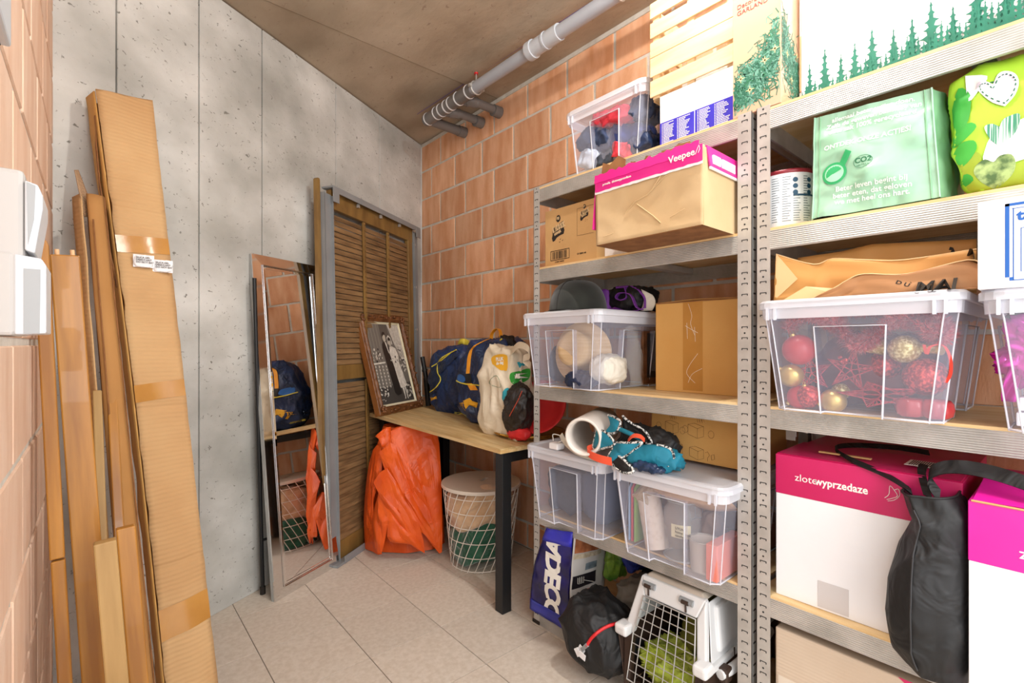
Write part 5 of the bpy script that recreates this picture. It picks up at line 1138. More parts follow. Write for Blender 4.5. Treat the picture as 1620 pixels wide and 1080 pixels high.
def tpanel(pts, ds, bulge, seed):
    n = len(pts); P = [tp_(u, v, d) for (u,v),d in zip(pts,ds)]
    for p in P: p.z = max(p.z, .004)
    P = smooth_pts(P+[P[0]], 2)[:-1]; n = len(P); c = sum(P,Vector())/n; vs = [c-fv*bulge]; RG = 12
    for r in range(1,RG+1):
        for p in P:
            f = r/RG; q_ = c+(p-c)*f; k = noise.noise(q_*6+Vector((seed*3,0,0))); c_ = q_.dot(rv)*.86+q_.z*.5; tw = abs(((c_*13+k*.5) % 1)*2-1); vs.append(q_-fv*(bulge*(1-f**2)+.006*k+.014*tw*(1-f**4)))
    fs = [(0,1+i,1+(i+1)%n) for i in range(n)]
    for r in range(RG-1): a_ = 1+r*n; fs += [(a_+i,a_+n+i,a_+n+(i+1)%n,a_+(i+1)%n) for i in range(n)]
    obj('tarp_fold', MB().add(vs, fs, 0, False), orange_t, t, solid=.004)
tpanel([(618,682),(650,670),(688,672),(697,740),(699,810),(699,873),(688,866),(668,838),(640,775),(624,722)], [.16,.13,.09,.13,.15,.16,.17,.18,.20,.19], .015, 1)
tpanel([(600,715),(611,707),(626,704),(655,790),(682,836),(690,866),(672,846),(650,826),(628,800),(613,755)], [.20,.21,.20,.20,.19,.18,.20,.205,.21,.21], .008, 2)
tpanel([(591,763),(612,740),(640,790),(662,826),(672,875),(652,852),(620,815),(602,785)], [.215,.225,.225,.22,.20,.22,.225,.225], .010, 3)
tpanel([(598,785),(601,780),(617,806),(612,838),(603,876),(594,862),(590,820)], [.19,.20,.23,.23,.22,.20,.17], .012, 4)
tpanel([(615,805),(634,830),(655,845),(671,874),(648,860),(625,858),(613,848)], [.235,.23,.225,.21,.225,.23,.235], .008, 5)
tpanel([(594,690),(603,682),(618,675),(614,700),(604,707),(599,694)], [.16,.17,.15,.17,.18,.17], .006, 6)
tpanel([(578,870),(576,820),(580,760),(590,712),(602,706),(604,745),(592,765),(592,830),(604,876),(590,872)], [.06,.08,.09,.12,.16,.17,.17,.16,.19,.12], .020, 7)
tpanel([(598,700),(612,685),(640,672),(628,700),(620,708),(606,712)], [.15,.15,.12,.16,.17,.17], .010, 8)

# ---------------------------------------------------------------- wire basket
bc = Vector((1.570,2.086,0)); HB = .405
t = thing('wire_basket', 'round white wire basket with cream lid, filled with blankets, under the table', 'basket', tuple(bc))
def rb_(z): return .158+.042*(z/HB)
for z in (.006,.075,.150,.225,.300,.375): obj('wire_ring', MB().tube([bc+Vector((rb_(z)*math.cos(a_),rb_(z)*math.sin(a_),z)) for a_ in [k*math.pi/24 for k in range(48)]], .0022 if z > .01 else .003, 6, closed=True), wire_w, t)
NW = 26
for k in range(NW):
    a0 = 2*math.pi*k/NW; obj('wire', MB().tube([bc+Vector((rb_(HB*f)*1.01*math.cos(a0+1.05*f), rb_(HB*f)*1.01*math.sin(a0+1.05*f), HB*f)) for f in [j/9 for j in range(10)]], .0021, 5), wire_w, t)
mb = MB(); mb.lathe([(.030,HB+.018),(.207,HB+.018),(.211,HB+.013),(.211,HB+.004),(.207,HB),(.0,HB)], bc, 56)
lid_ = MB(); ring_ = [bc+Vector((.209*math.cos(a_),.209*math.sin(a_),0)) for a_ in [k*math.pi/28 for k in range(56)]]
sl = [Vector((.036*sx__*1, .011*sy__*1,0)) for sx__, sy__ in ((1,-1),(1,1),(-1,1),(-1,-1))]
dirv = Vector((.80,-.60,0)).normalized() if False else Vector((CA*.45+SA*.9, -SA*.45+CA*.9, 0)).normalized(); nv = Vector((-dirv.y, dirv.x, 0)); sc_c = bc+dirv*.03
slot = []
for k in range(56):
    a_ = k*math.pi/28; dd = Vector((math.cos(a_), math.sin(a_), 0)); x = dd.dot(dirv); y = dd.dot(nv)
    L_ = .034; W__ = .010; s_ = min(L_/abs(x) if abs(x) > 1e-6 else 9, W__/abs(y) if abs(y) > 1e-6 else 9); slot.append(sc_c+dd*min(s_, .036))
vs = [p+Vector((0,0,HB+.018)) for p in slot]+[p+Vector((0,0,HB+.018)) for p in ring_]+[p+(p-bc)*.012+Vector((0,0,HB+.012)) for p in ring_]+[p+(p-bc)*.012+Vector((0,0,HB+.002)) for p in ring_]+[p+Vector((0,0,HB)) for p in ring_]+[p+Vector((0,0,HB)) for p in slot]
fs = [(i*56+k, i*56+(k+1)%56, (i+1)*56+(k+1)%56, (i+1)*56+k) for i in range(5) for k in range(56)]+[(5*56+k, 5*56+(k+1)%56, (k+1)%56, k) for k in range(56)]
obj('lid', MB().add(vs, fs, 0, False), lid_w, t)
def bk(zc, hz, r0, name, label, m, seed, cat):
    mb = MB(); 
    def f_(i, j):
        a_ = 2*math.pi*i; z = zc+hz*(2*j-1); e_ = (1-abs(2*j-1)**9)**.5 if j not in (0,1) else 0
        zz_ = z+(.045*math.sin(a_+3.6)+.018*math.sin(3*a_+1)) ; w = noise.noise(Vector((math.cos(a_)*2.2, math.sin(a_)*2.2, z*16+seed))); w2 = abs(noise.noise(Vector((math.cos(a_)*3.5+seed, math.sin(a_)*3.5, z*24))))
        r = (rb_(max(0,z))-.008)*(.90+.09*e_+.10*w-.18*w2*.5)*(e_*.35+.65)
        return bc+Vector((min(r, rb_(z)+.012)*math.cos(a_), min(r, rb_(z)+.012)*math.sin(a_), max(.006, zz_)))
    mb.grid(f_, 90, 34, wrap=True); mb.add([f_(k/30,0) for k in range(30)], [tuple(range(30))[::-1]]); mb.add([f_(k/30,1) for k in range(30)], [tuple(range(30))])
    tag(obj(name, mb, m), label, cat, 'blankets in the wire basket')
bk(.090,.098,.15,'green_blanket','bottle green plush blanket at the bottom of the wire basket',green_f,3,'blanket')
bk(.272,.100,.17,'beige_blanket','beige fleece blanket on top in the wire basket',beige_f,8,'blanket')

# ---------------------------------------------------------------- bottom level of the middle rack
ZE = .0485
t = thing('blue_bag', 'dark blue glossy plastic bag with white lettering, left on the bottom shelf', 'bag', (1.48,1.39,ZE))
A_ = [at(840,962,1.385), at(897,1010,1.385), at(908,846,1.392), at(866,838,1.392)]
A_[0].z = max(A_[0].z, ZE+.002); A_[1].z = ZE+.002
def gus(i, j):
    lo = A_[0]+(A_[1]-A_[0])*i; hi = A_[3]+(A_[2]-A_[3])*i; p = lo+(hi-lo)*j
    mid = .030*math.sin(j*math.pi)*(1-i)*.9
    return p+Vector((-.004-.010*math.sin(i*math.pi)*math.sin(j*2.2)+.008*noise.noise(Vector((i*3,j*6,1)))*(1 if 0<i<1 else .3), mid, 0))
g_ = MB(); g_.grid(gus, 22, 44); 
bl_m = mat('blue_glossy_plastic','17134A','2B2890',rough=.2,scale=5,bump=.5,bscale=9,lo=.4,hi=.62); bg = bvh_of(g_)
obj('gusset', g_, bl_m, t, solid=.002)
mb = MB(); p0 = at(871,860,1.36)
pa, pb = gus(.52,.93), gus(.70,.04); ax = (pb-pa).normalized()
Fm = Matrix(((0, 0, -1, 0), (ax.y, ax.z*-1 if False else -ax.z*-1*-1 if False else -ax.z, 0, 0), (ax.z, ax.y, 0, 0), (0,0,0,1)))
text_mb('ADECO', .108, Matrix.Translation(pa+Vector((-.05,-.022,0))) @ Fm @ Matrix.Rotation(math.pi*0,4,'X'), mb, 0, bold=.005, bvh=bg, off=.003, spacing=.84)
obj('lettering', mb, white_plain, t)
mb = MB(); mb.grid(lambda i,j: gus(i,.88+.14*j)+Vector((-.004,0,.006*j)), 16, 4); obj('folded_rim', mb, mat('bright_blue_plastic','2C2CB0','3A3CC8',rough=.25,scale=6), t, solid=.002)
mb = MB(); mb.grid(lambda i,j: gus(i,.0+.13*j)+Vector((-.003,0,.0)), 16, 4); obj('bottom_seam', mb, mat('mid_blue_plastic','2A2E90','3C44B8',rough=.3,scale=9), t, solid=.001)
def sidep(i, j):
    lo = A_[1]+(Vector((1.60,1.285,ZE+.03))-A_[1])*i; hi = A_[2]+(Vector((1.60,1.270,.385))-A_[2])*i
    return lo+(hi-lo)*j+Vector((0,-.018*math.sin(i*math.pi)*math.sin(j*math.pi)+.006*noise.noise(Vector((i*4,j*5,7))),0))
sp = MB(); sp.grid(sidep, 20, 26); bs = bvh_of(sp); obj('printed_side', sp, mat('grey_white_print','B8B4B0','E4E0DC',rough=.4,scale=5), t, solid=.002)
def sq(i0,j0,i1,j1,m_,n='print_patch'):
    mb = MB(); mb.grid(lambda i,j: sidep(i0+(i1-i0)*i, j0+(j1-j0)*j)+Vector((0,-.0022,0)), 8, 8); obj(n, mb, m_, t)
sq(.04,.80,.85,.985,print_food); sq(.02,.74,.80,.79,mat('wicker_print','A89880','C8BCA4',rough=.5,scale=60)); sq(.03,.42,.62,.56,mat('black_band_print','1E1C22',rough=.35))
sq(.30,.60,.62,.68,mat('slate_print','4A5660','8A98A0',rough=.4,scale=16)); sq(.30,.33,.46,.375,mat('rust_print','B84A28',rough=.4)); sq(.46,.33,.56,.375,black_ink)
sq(.04,.22,.5,.27,mat('bun_print','D8A87C','E8C4A0',rough=.5)); sq(.04,.08,.36,.12,mat('bun_print_2','D8A87C','E8C4A0',rough=.5))
mb = MB()
for k in range(3): mb.tube([sidep(.14+.05*k,.535)+Vector((0,-.004,0)), sidep(.15+.05*k,.47)+Vector((0,-.004,0)), sidep(.19+.05*k,.46)+Vector((0,-.004,0)), sidep(.19+.05*k,.53)+Vector((0,-.004,0))], .0012, 4)
mb.tube([sidep(.30,.49)+Vector((0,-.004,0)), sidep(.55,.43)+Vector((0,-.004,0))], .0010, 4); obj('lettering', mb, white_plain, t)
obj('bag_back', MB().hexa([A_[0]+Vector((.01,0,0)),Vector((1.60,1.49,ZE+.002)),Vector((1.60,1.29,ZE+.002)),A_[1]+Vector((.01,.004,0)),A_[3]+Vector((.02,0,-.02)),Vector((1.60,1.42,.37)),Vector((1.60,1.28,.37)),A_[2]+Vector((.012,.006,-.02))]), bl_m, t)
tag(obj('white_rod', MB().tube([(1.44,1.455,ZE),(1.46,1.475,.43)], .010, 8), white_card), 'white rod standing behind the dark blue bag, at its left edge', 'rod')
cloth_lump('blue_jacket', 'dark blue crumpled bag in the shade behind the printed blue bag', 'bag', (1.66,1.17,.33), (.06,.055,.075), mat('royal_navy','1C2C80','2A3EA0',rough=.5,scale=8), seed=31)
cloth_lump('green_bag', 'leafy green plastic packet in the shade beside the dark blue crumpled bag', 'bag', (1.62,1.235,.265), (.05,.03,.060), mat('leaf_packet','3A6A20','86A83C',rough=.4,scale=18), seed=32)
cloth_lump('grey_bag', 'grey crumpled bag lying behind the black zipped bag', 'bag', (1.60,1.08,.155), (.11,.09,.09), mat('grey_bagcloth','6A655E','8E887E',rough=.7,scale=8), seed=33)
cloth_lump('dark_bag', 'black crumpled bag deep on the bottom shelf behind the pet carrier', 'bag', (1.74,.98,.18), (.10,.16,.13), black_cl, seed=34)
tag(obj('wooden_stick', MB().tube([(1.56,1.12,.235),(1.78,.98,.31)], .009, 8), wood_pl), 'thin wooden stick lying behind the black zipped bag', 'stick')
# black zipped bag
t = thing('zipped_bag', 'black nylon bag with red zip piping and white tags, hanging over the bottom shelf edge', 'bag', (1.35,1.09,ZE+.01))
mb = MB().soft((1.345,1.092,.158), (.118,.122,.108), 2.9, 26, .010, 6, 11, lambda q,p: (q.x*(1-.10*max(0,q.z)/.12), q.y*(1-.15*max(0,q.z)/.12)+.02*q.z/.12, q.z)); bd = bvh_of(mb); obj('bag_body', mb, black_cl, t)
q_ = hits(sm2([(928,1022),(935,1010),(948,998),(962,990),(978,985)],5), bd, .004)
if len(q_) > 2: mb = MB(); mb.tube(q_, .0052, 8); obj('red_piping', mb, red_cl, t)
p_ = hit(920,1027,bd,.008) or Vector((1.24,1.13,.13))
for k, (dy, dz, rl) in enumerate(((0,0,.5),(.012,-.012,.9),(-.014,-.010,.2))):
    m_ = Matrix.Translation(p_+Vector((-.006*k,dy,dz))) @ Matrix.Rotation(rl,4,'X'); obj('paper_tag', MB().box((-.0008,-.013,-.010), (.0008,.013,.010), 0, m_), white_card, t)
mb = MB(); m_ = Matrix.Translation(p_+Vector((0,-.014,.014))) @ Matrix.Rotation(.7,4,'X'); mb.box((-.004,-.006,-.018),(.004,.006,.018),0,m_); obj('grey_tab', mb, plastic_cover, t)

# ---------------------------------------------------------------- pet carrier
t = thing('pet_carrier', 'white and brown plastic pet carrier with wire door on the bottom shelf', 'pet carrier', (1.50,.83,ZE))
ya, yb = .688, .984; xf_ = lambda z: 1.285+.085*max(0,(z-.05))/.36
def fp(y, z, d=0): return Vector((xf_(z)+d, y, z))
base = MB(); bp_ = lambda x,y,z: Vector((x,y,z))
base.hexa([bp_(1.315,ya+.045,.050),bp_(1.79,ya+.03,.050),bp_(1.79,yb-.03,.050),bp_(1.315,yb-.045,.050),bp_(1.292,ya+.008,.215),bp_(1.83,ya+.005,.215),bp_(1.83,yb-.005,.215),bp_(1.292,yb-.008,.215)])
# shell is hollow: build walls separately so the inside reads dark
def wall4(n, pts, m_, th=.004, bev=.004): 
    P_4 = [Vector(p) for p in pts]; nn = (P_4[1]-P_4[0]).cross(P_4[2]-P_4[0]).normalized()*th
    obj(n, MB().hexa(P_4+[p+nn for p in P_4]), m_, t, bevel=bev if bev else 0)
wall4('base_side', [(1.300,ya+.030,.050),(1.80,ya+.02,.050),(1.82,ya,.215),(1.300,ya+.002,.215)], brown_pl)
wall4('base_side', [(1.80,yb-.02,.050),(1.300,yb-.030,.050),(1.300,yb-.002,.215),(1.82,yb,.215)], brown_pl)
wall4('base_bottom', [(1.300,ya+.03,.050),(1.300,yb-.03,.050),(1.80,yb-.02,.050),(1.80,ya+.02,.050)], brown_pl, .004)
wall4('base_back', [(1.81,ya+.01,.05),(1.81,yb-.01,.05),(1.81,yb-.01,.38),(1.81,ya+.01,.38)], brown_pl)
# front frame of the base and of the hood
fo = [( ya+.006,.215),( yb-.006,.215),( yb-.045,.395),( ya+.030,.395)]      # hood outline y,z
dr = [( ya+.036,.215),( yb-.040,.215),( yb-.066,.338),( ya+.052,.338)]      # door opening in the hood
def bar(n, pts, m_, d=.022, mi=0): 
    obj(n, MB().hexa([fp(y,z) for y,z in pts]+[fp(y,z,d) for y,z in pts]), m_, t, bevel=.005)
bar('hood_front', [fo[0],dr[0],dr[3],fo[3]], white_pl); bar('hood_front', [dr[1],fo[1],fo[2],dr[2]], white_pl); bar('hood_front', [dr[3],dr[2],fo[2],fo[3]], white_pl)
bar('base_front', [(ya+.030,.052),(ya+.052,.052),(ya+.036,.215),(ya+.004,.215)], brown_pl); bar('base_front', [(yb-.052,.052),(yb-.03,.052),(yb-.004,.215),(yb-.040,.215)], brown_pl); bar('base_front', [(ya+.05,.052),(yb-.05,.052),(yb-.052,.082),(ya+.050,.082)], brown_pl)
for y_a, y_b in ((ya-.010,ya+.035),(yb-.036,yb+.012)): obj('corner_flange', MB().box((1.292,y_a,.207), (1.345,y_b,.242)), white_pl, t, bevel=.010, seg=3)
obj('side_flange', MB().box((1.335,ya-.010,.212), (1.83,ya+.004,.232)), white_pl, t, bevel=.004); obj('side_flange', MB().box((1.335,yb-.004,.212), (1.83,yb+.010,.232)), white_pl, t, bevel=.004)
# hood sides, top
wall4('hood_side', [(1.345,ya+.004,.225),(1.82,ya+.006,.225),(1.72,ya+.036,.385),(1.385,ya+.032,.385)], white_pl)
wall4('hood_side', [(1.82,yb-.006,.225),(1.345,yb-.006,.225),(1.385,yb-.045,.385),(1.72,yb-.045,.385)], white_pl)
obj('side_bulge', MB().hexa([Vector(p) for p in ((1.385,ya-.006,.245),(1.66,ya-.004,.262),(1.66,ya+.02,.262),(1.385,ya+.02,.245),(1.405,ya+.014,.372),(1.58,ya+.014,.372),(1.58,ya+.045,.372),(1.405,ya+.045,.372))]), white_pl, t, bevel=.012, seg=3)
obj('hood_top', MB().hexa([Vector(p) for p in ((1.370,ya+.036,.388),(1.74,ya+.040,.383),(1.74,yb-.052,.383),(1.370,yb-.050,.388),(1.385,ya+.050,.404),(1.73,ya+.052,.398),(1.73,yb-.064,.398),(1.385,yb-.064,.404))]), carrier_top, t, bevel=.005)
for k in range(5): obj('air_slot', MB().box((1.46+.045*k,ya-.0115,.216+.0), (1.464+.045*k,ya-.009,.240+.012*0)), brown_pl, t)
obj('carry_handle', MB().tube(smooth_pts([(1.36,ya-.016,.205),(1.42,ya-.026,.205),(1.60,ya-.028,.205),(1.70,ya-.018,.205)],4), .014, 10), white_pl, t); obj('latch', MB().box((1.365,ya-.034,.180), (1.400,ya-.006,.222)), brown_pl, t, bevel=.005)
for y in (.905,.775):
    mb = MB(); mb.tube([fp(y+.022,.374,-.002), fp(y-.022,.374,-.002)], .0095, 12); obj('latch_recess', mb, plastic_cover, t)
    mb = MB(); mb.tube([fp(y+.012,.373,-.010), fp(y-.010,.373,-.010)], .0065, 10); mb.tube([fp(y,.37,-.008), fp(y-.002,.345,-.004)], .003, 6); obj('latch_pin', mb, brown_pl, t)
# wire door
dy0 = lambda z: ya+.038+.016*max(0,(z-.2))/.15; dy1 = lambda z: yb-.042-.024*max(0,(z-.2))/.15
wm = mat('door_wire','C4C4C2',rough=.35,metal=.6)
zs = [.088+.0262*k for k in range(11)]
door = obj('wire_door', MB().tube([fp(dy0(.085),.085,-.004), fp(dy1(.085),.085,-.004), fp(dy1(.22),.22,-.006), fp(dy1(.338),.338,-.004), fp(dy0(.338),.338,-.004), fp(dy0(.22),.22,-.006)], .0024, 6, closed=True), wm, t)
for z in zs[1:-1]: obj('door_wire', MB().tube([fp(dy0(z),z,-.005), fp(dy1(z),z,-.005)], .0017, 5), wm, door)
for k in range(1,7):
    f = k/7; obj('door_wire', MB().tube([fp(dy0(z)+(dy1(z)-dy0(z))*f, z, -.008) for z in (.085,.15,.22,.29,.338)], .0017, 5), wm, door)
cloth_lump('green_towel', 'yellow-green towel lying inside the pet carrier', 'towel', (1.43,.825,.115), (.10,.105,.050), yelgreen, seed=41, amp=.016, freq=16)
cloth_lump('olive_mat', 'olive cloth bunched up at the back inside the pet carrier', 'towel', (1.60,.79,.175), (.14,.085,.10), mat('olive_cloth','5C5A18','787628',rough=.9,scale=10), seed=42)

# ================================================================ right rack
# ---------------------------------------------------------------- second level
t = thing('paint_can', 'white paint can with printed label and a red rim, behind the mint bag', 'can', (1.49,.562,ZB-.002))
cc = Vector((1.492,.545,ZB-.001))
obj('can_wall', MB().lathe([(.070,0),(.072,.003),(.072,.150),(.070,.153)], cc, 40), white_card, t)
obj('can_rim', MB().lathe([(.072,.150),(.0745,.153),(.0745,.160),(.066,.160),(.064,.152),(0,.152)], cc, 40), mat('dark_red_rim','8A2430',rough=.35), t)
mb = MB(); rc = random.Random(5)
def cyl(a_, z): return cc+Vector((.0726*math.cos(a_), .0726*math.sin(a_), z))
for col in range(4):
    for k in range(19):
        a_ = R(172+21*col); z = .138-.0066*k; L = R(rc.uniform(9,17))
        if col == 2 and k < 7: continue
        m0 = len(mb.v); pts = [cyl(a_+L*q/4, z) for q in range(5)]+[cyl(a_+L*q/4, z+.0022) for q in range(5)]
        mb.add(pts, [(q,q+1,q+6,q+5) for q in range(4)])
obj('small_print', mb, mat('grey_small_print','7A8488',rough=.6), t)
mb = MB()
for k in range(3):
    for col in (0,1):
        a_ = R(218+30*col); c_ = cyl(a_, .130-.017*k); tn = Vector((-math.sin(a_), math.cos(a_), 0)); nn = Vector((math.cos(a_), math.sin(a_), 0))
        mb.add([c_+nn*.0006+tn*.0065*math.cos(q*math.pi/8)+Vector((0,0,.0065*math.sin(q*math.pi/8))) for q in range(16)], [tuple(range(16))])
pts = [cyl(R(214+12*q), .086) for q in range(5)]+[cyl(R(214+12*q), .091) for q in range(5)]; mb.add([p+(p-cc).normalized()*.0004 for p in pts], [(q,q+1,q+6,q+5) for q in range(4)])
obj('label_symbols', mb, mat('petrol_print','1F4A66',rough=.5), t)
t = thing('mesh_crate', 'dark mauve plastic crate in the shade behind the paint can', 'crate', (1.72,.47,ZB))
obj('crate_wall', MB().box((1.62,.395,ZB), (1.84,.570,ZB+.165)), mauve, t, bevel=.004)
for k in range(7):
    obj('rib', MB().box((1.617,.400+.025*k,ZB+.01), (1.62,.405+.025*k,ZB+.155)), mauve, t)
for k in range(4): obj('rib', MB().box((1.617,.397,ZB+.03+.035*k), (1.62,.568,ZB+.034+.035*k)), mauve, t)
# mint carrier bag
t = thing('mint_shopping_bag', 'mint green woven shopping bag with white text and green emblem', 'bag', (1.50,.32,ZB))
gx = 1.402; G = [(.447,1.472),(.200,1.472),(.214,1.716),(.443,1.730)]
def mint(i, j):
    y = (G[0][0]*(1-i)+G[1][0]*i)*(1-j)+(G[3][0]*(1-i)+G[2][0]*i)*j; z = (G[0][1]*(1-i)+G[1][1]*i)*(1-j)+(G[3][1]*(1-i)+G[2][1]*i)*j
    d = 0
    for (a0,b0,a1,b1,s_) in ((.1,.05,.95,.62,.006),(.0,.75,1,.93,.005),(.05,.55,.9,.78,.005),(.48,0,.50,1,.003),(.3,.1,.8,.35,.004),(.55,.4,1,.8,.006),(0,.3,.6,.25,.004)):
        dx, dy = a1-a0, b1-b0; L = math.hypot(dx,dy); ds = abs((i-a0)*dy-(j-b0)*dx)/L; d += s_*max(0,1-ds*11)*(.5+.5*math.sin((i+j)*9))
    return Vector((gx-d-.014*math.sin(i*math.pi)*math.sin(j*math.pi)+.005*noise.noise(Vector((i*5,j*5,2))), y, z))
mf = MB(); mf.grid(mint, 60, 60); bm_ = bvh_of(mf); obj('front_panel', mf, tealbag, t)
mb = MB(); mb.grid(lambda i,j: mint(1,j)+Vector((.215*i, -.014*math.sin(i*math.pi)-.016*i*(1-.3*j)+.006*noise.noise(Vector((i*6,j*6,5)))*(i>0), .004*i)), 24, 30); obj('side_gusset', mb, tealbag_side, t)
mb = MB(); mb.grid(lambda i,j: mint(0,j)+Vector((.10*i, .022*math.sin(i*math.pi*.5)+.004*noise.noise(Vector((i*6,j*6,9)))*(i>0), 0)), 14, 30); obj('side_gusset', mb, tealbag, t)
mb = MB(); mb.grid(lambda i,j: Vector((gx+.21*j, G[0][0]*(1-i)+(G[1][0]-.010)*i, ZB+.004)), 6, 4); obj('bottom_panel', mb, tealbag_side, t)
mb = MB(); mb.grid(lambda i,j: Vector((gx+.205, G[0][0]*(1-i)+(G[1][0]-.012)*i, ZB+.004+.25*j)), 6, 4); obj('back_panel', mb, tealbag_side, t)
for e0 in (0.0, 1.0):
    mb = MB(); mb.tube([mint(e0,j/24)+Vector((-.0015,0,0)) for j in range(25)], .0022, 5); obj('seam_edge', mb, tealbag, t)
mb = MB(); mb.tube([mint(.055,j/24)+Vector((-.001,0,0)) for j in range(25)], .0014, 5); mb.tube([mint(.945,j/24)+Vector((-.001,0,0)) for j in range(25)], .0014, 5); obj('stitching', mb, tealbag_side, t)['kind'] = 'stuff'
def ml(st, yf, zf, size, mi=0, mb=None, align='CENTER', bold=.0003, roll=-.035, sx=1): 
    p = mint(yf, zf); return text_mb(st, size, MX(Vector((1.36,p.y,p.z)), roll=roll, sx=sx), mb, mi, bold, bvh=bm_, align=align, off=.0012)
mb = MB(); ml('allemaal beter willen doen.', .52, .915, .0150, mb=mb); ml('Zelfs de geweven basislaag van', .52, .855, .0150, mb=mb); ml('deze zak 100% gerecycleerd.', .52, .795, .0150, mb=mb)
ml('ONTDEK ONZE ACTIES!', .47, .645, .0160, mb=mb); ml('Beter leven begint bij', .50, .215, .0165, mb=mb); ml('beter eten, dat geloven', .50, .152, .0165, mb=mb); ml('we met heel ons hart.', .50, .090, .0165, mb=mb)
obj('lettering', mb, mat('white_bag_print','F2FBF4',rough=.35), t)['kind'] = 'stuff'
mb = MB()
def mc(yf, zf, r, n=24, a0=0, a1=6.283): c = mint(yf,zf); return [Vector((1.36, c.y-r*math.cos(a0+(a1-a0)*k/n), c.z+r*math.sin(a0+(a1-a0)*k/n))) for k in range(n)]
patch(mb, mc(.20,.40,.027), bm_); 
c = mint(.20,.40); patch(mb, [Vector((1.36,c.y-.012,c.z+.024)),Vector((1.36,c.y-.024,c.z+.014)),Vector((1.36,c.y-.038,c.z+.042)),Vector((1.36,c.y-.026,c.z+.050))], bm_)
obj('emblem', mb, green2, t)
mb = MB(); patch(mb, [Vector((1.36,c.y-.021*math.cos(a_),c.z+.021*math.sin(a_))) for a_ in [k*.2618 for k in range(24)]], bm_, off=.0028); obj('emblem_ring', mb, mat('emblem_light','9EDDB6',rough=.4), t)
mb = MB(); patch(mb, [Vector((1.36,c.y-.018*math.cos(a_),c.z+.018*math.sin(a_)-.002*(k%2))) for k, a_ in enumerate([.4+k*.2618*.62 for k in range(20)])], bm_, off=.0034); obj('emblem_leaf', mb, green2, t)
mb = MB(); ml('CO2', .455, .445, .0165, mb=mb, bold=.0004); ml('NEUTRAAL', .455, .412, .0055, mb=mb, bold=0); 
cq = mint(.455,.445); ov = MB(); ov.tube(proj([Vector((1.36, cq.y+.019*math.cos(a_), cq.z+.002+.014*math.sin(a_))) for a_ in [k*.2618 for k in range(24)]], bm_, (1,0,0), .001), .0005, 3, closed=True); obj('printed_oval', ov, dgreen, t)
obj('lettering', mb, dgreen, t)
# lime printed bag
t = thing('lime_heart_bag', 'lime green bag printed with hearts, at the right of the mint bag', 'bag', (1.47,.0,ZB))
def lf(q, p): z = q.z; return (q.x*(1-.25*max(0,z/.14)), q.y+.018*z/.14, z)
mb = MB().soft((1.475,.001,ZB+.136), (.080,.180,.137), 8, 30, .007, 6, 15, lf); bl = bvh_of(mb); obj('bag_body', mb, lime, t)
def lp(name, polys, m, off=.002):
    mb = MB(); [hpatch(mb, sm2(p+[p[0]],3)[:-1], bl, off=off, rings=7) for p in polys]; obj(name, mb, m, t)
lp('printed_shape', [[(1527,120),(1562,120),(1550,140),(1532,160)]], white_card); lp('printed_shape', [[(1555,248),(1568,215),(1600,196),(1640,184),(1640,240),(1600,258),(1572,275),(1560,292)]], white_card)
lp('printed_shape', [[(1506,175),(1516,140),(1535,150),(1532,190),(1512,215)],[(1505,222),(1530,195),(1545,200),(1525,222),(1508,235)],[(1505,252),(1518,228),(1540,222),(1545,235),(1530,258),(1512,268)],[(1503,305),(1512,285),(1530,275),(1540,285),(1520,300)]], lime_dk, .0024)
lp('printed_shape', [[(1500,262),(1520,258),(1545,240),(1552,255),(1530,280),(1505,285)],[(1535,265),(1560,255),(1600,262),(1640,245),(1640,298),(1600,302),(1540,305),(1528,290)]], olive, .0022)
lp('printed_heart', [[(1590,168),(1570,162),(1552,148),(1545,138),(1548,130),(1560,128),(1570,134),(1578,118),(1590,112),(1606,116),(1612,130),(1606,150)]], lilac, .003)
lp('printed_heart', [[(1580,230),(1568,222),(1558,205),(1560,198),(1572,196),(1580,204),(1586,190),(1600,182),(1613,180),(1612,196),(1602,215)]], mat('striped_heart_print','3E8A6A','E0EEE4',rough=.6,scale=5,stretch=(1,60,1),lo=.45,hi=.55), .003)
lp('printed_heart', [[(1575,300),(1555,290),(1541,275),(1544,262),(1558,252),(1572,256),(1582,246),(1600,244),(1607,258),(1600,278)]], mat('leafy_heart_print','4E6A3A','A8BE78',rough=.6,scale=45,lo=.4,hi=.6), .003)
mb = MB()
hp = sm2([(1590,163),(1572,157),(1556,147),(1550,138),(1553,133),(1562,132),(1571,139),(1580,123),(1591,117),(1603,121),(1607,131),(1602,148),(1590,163)],4)
for k in range(0, len(hp)-1, 2): q_ = hits([hp[k],hp[k+1]], bl, .0045); 
for k in range(0, len(hp)-1, 2):
    q_ = hits([hp[k],hp[k+1]], bl, .0045)
    if len(q_) == 2: mb.tube(q_, .0010, 4)
hstroke(mb, [(1573,138),(1566,132),(1572,130),(1574,137),(1585,132),(1582,127),(1574,137),(1569,145)], bl, .0014); hstroke(mb, [(1574,137),(1588,135)], bl, .0012)
obj('heart_stitching', mb, dgreen, t)['kind'] = 'stuff'
lp('printed_shape', [[(1500,300),(1512,292),(1524,298),(1522,308),(1506,311)]], white_card, .003)
cloth_lump('green_cloth', 'bright green cloth peeking out above the lime printed bag, under the top shelf', 'cloth', (1.52,.10,1.722), (.05,.07,.018), mat('vivid_green_cloth','128A2C','1CA23A',rough=.7,scale=9), seed=51, n=12)
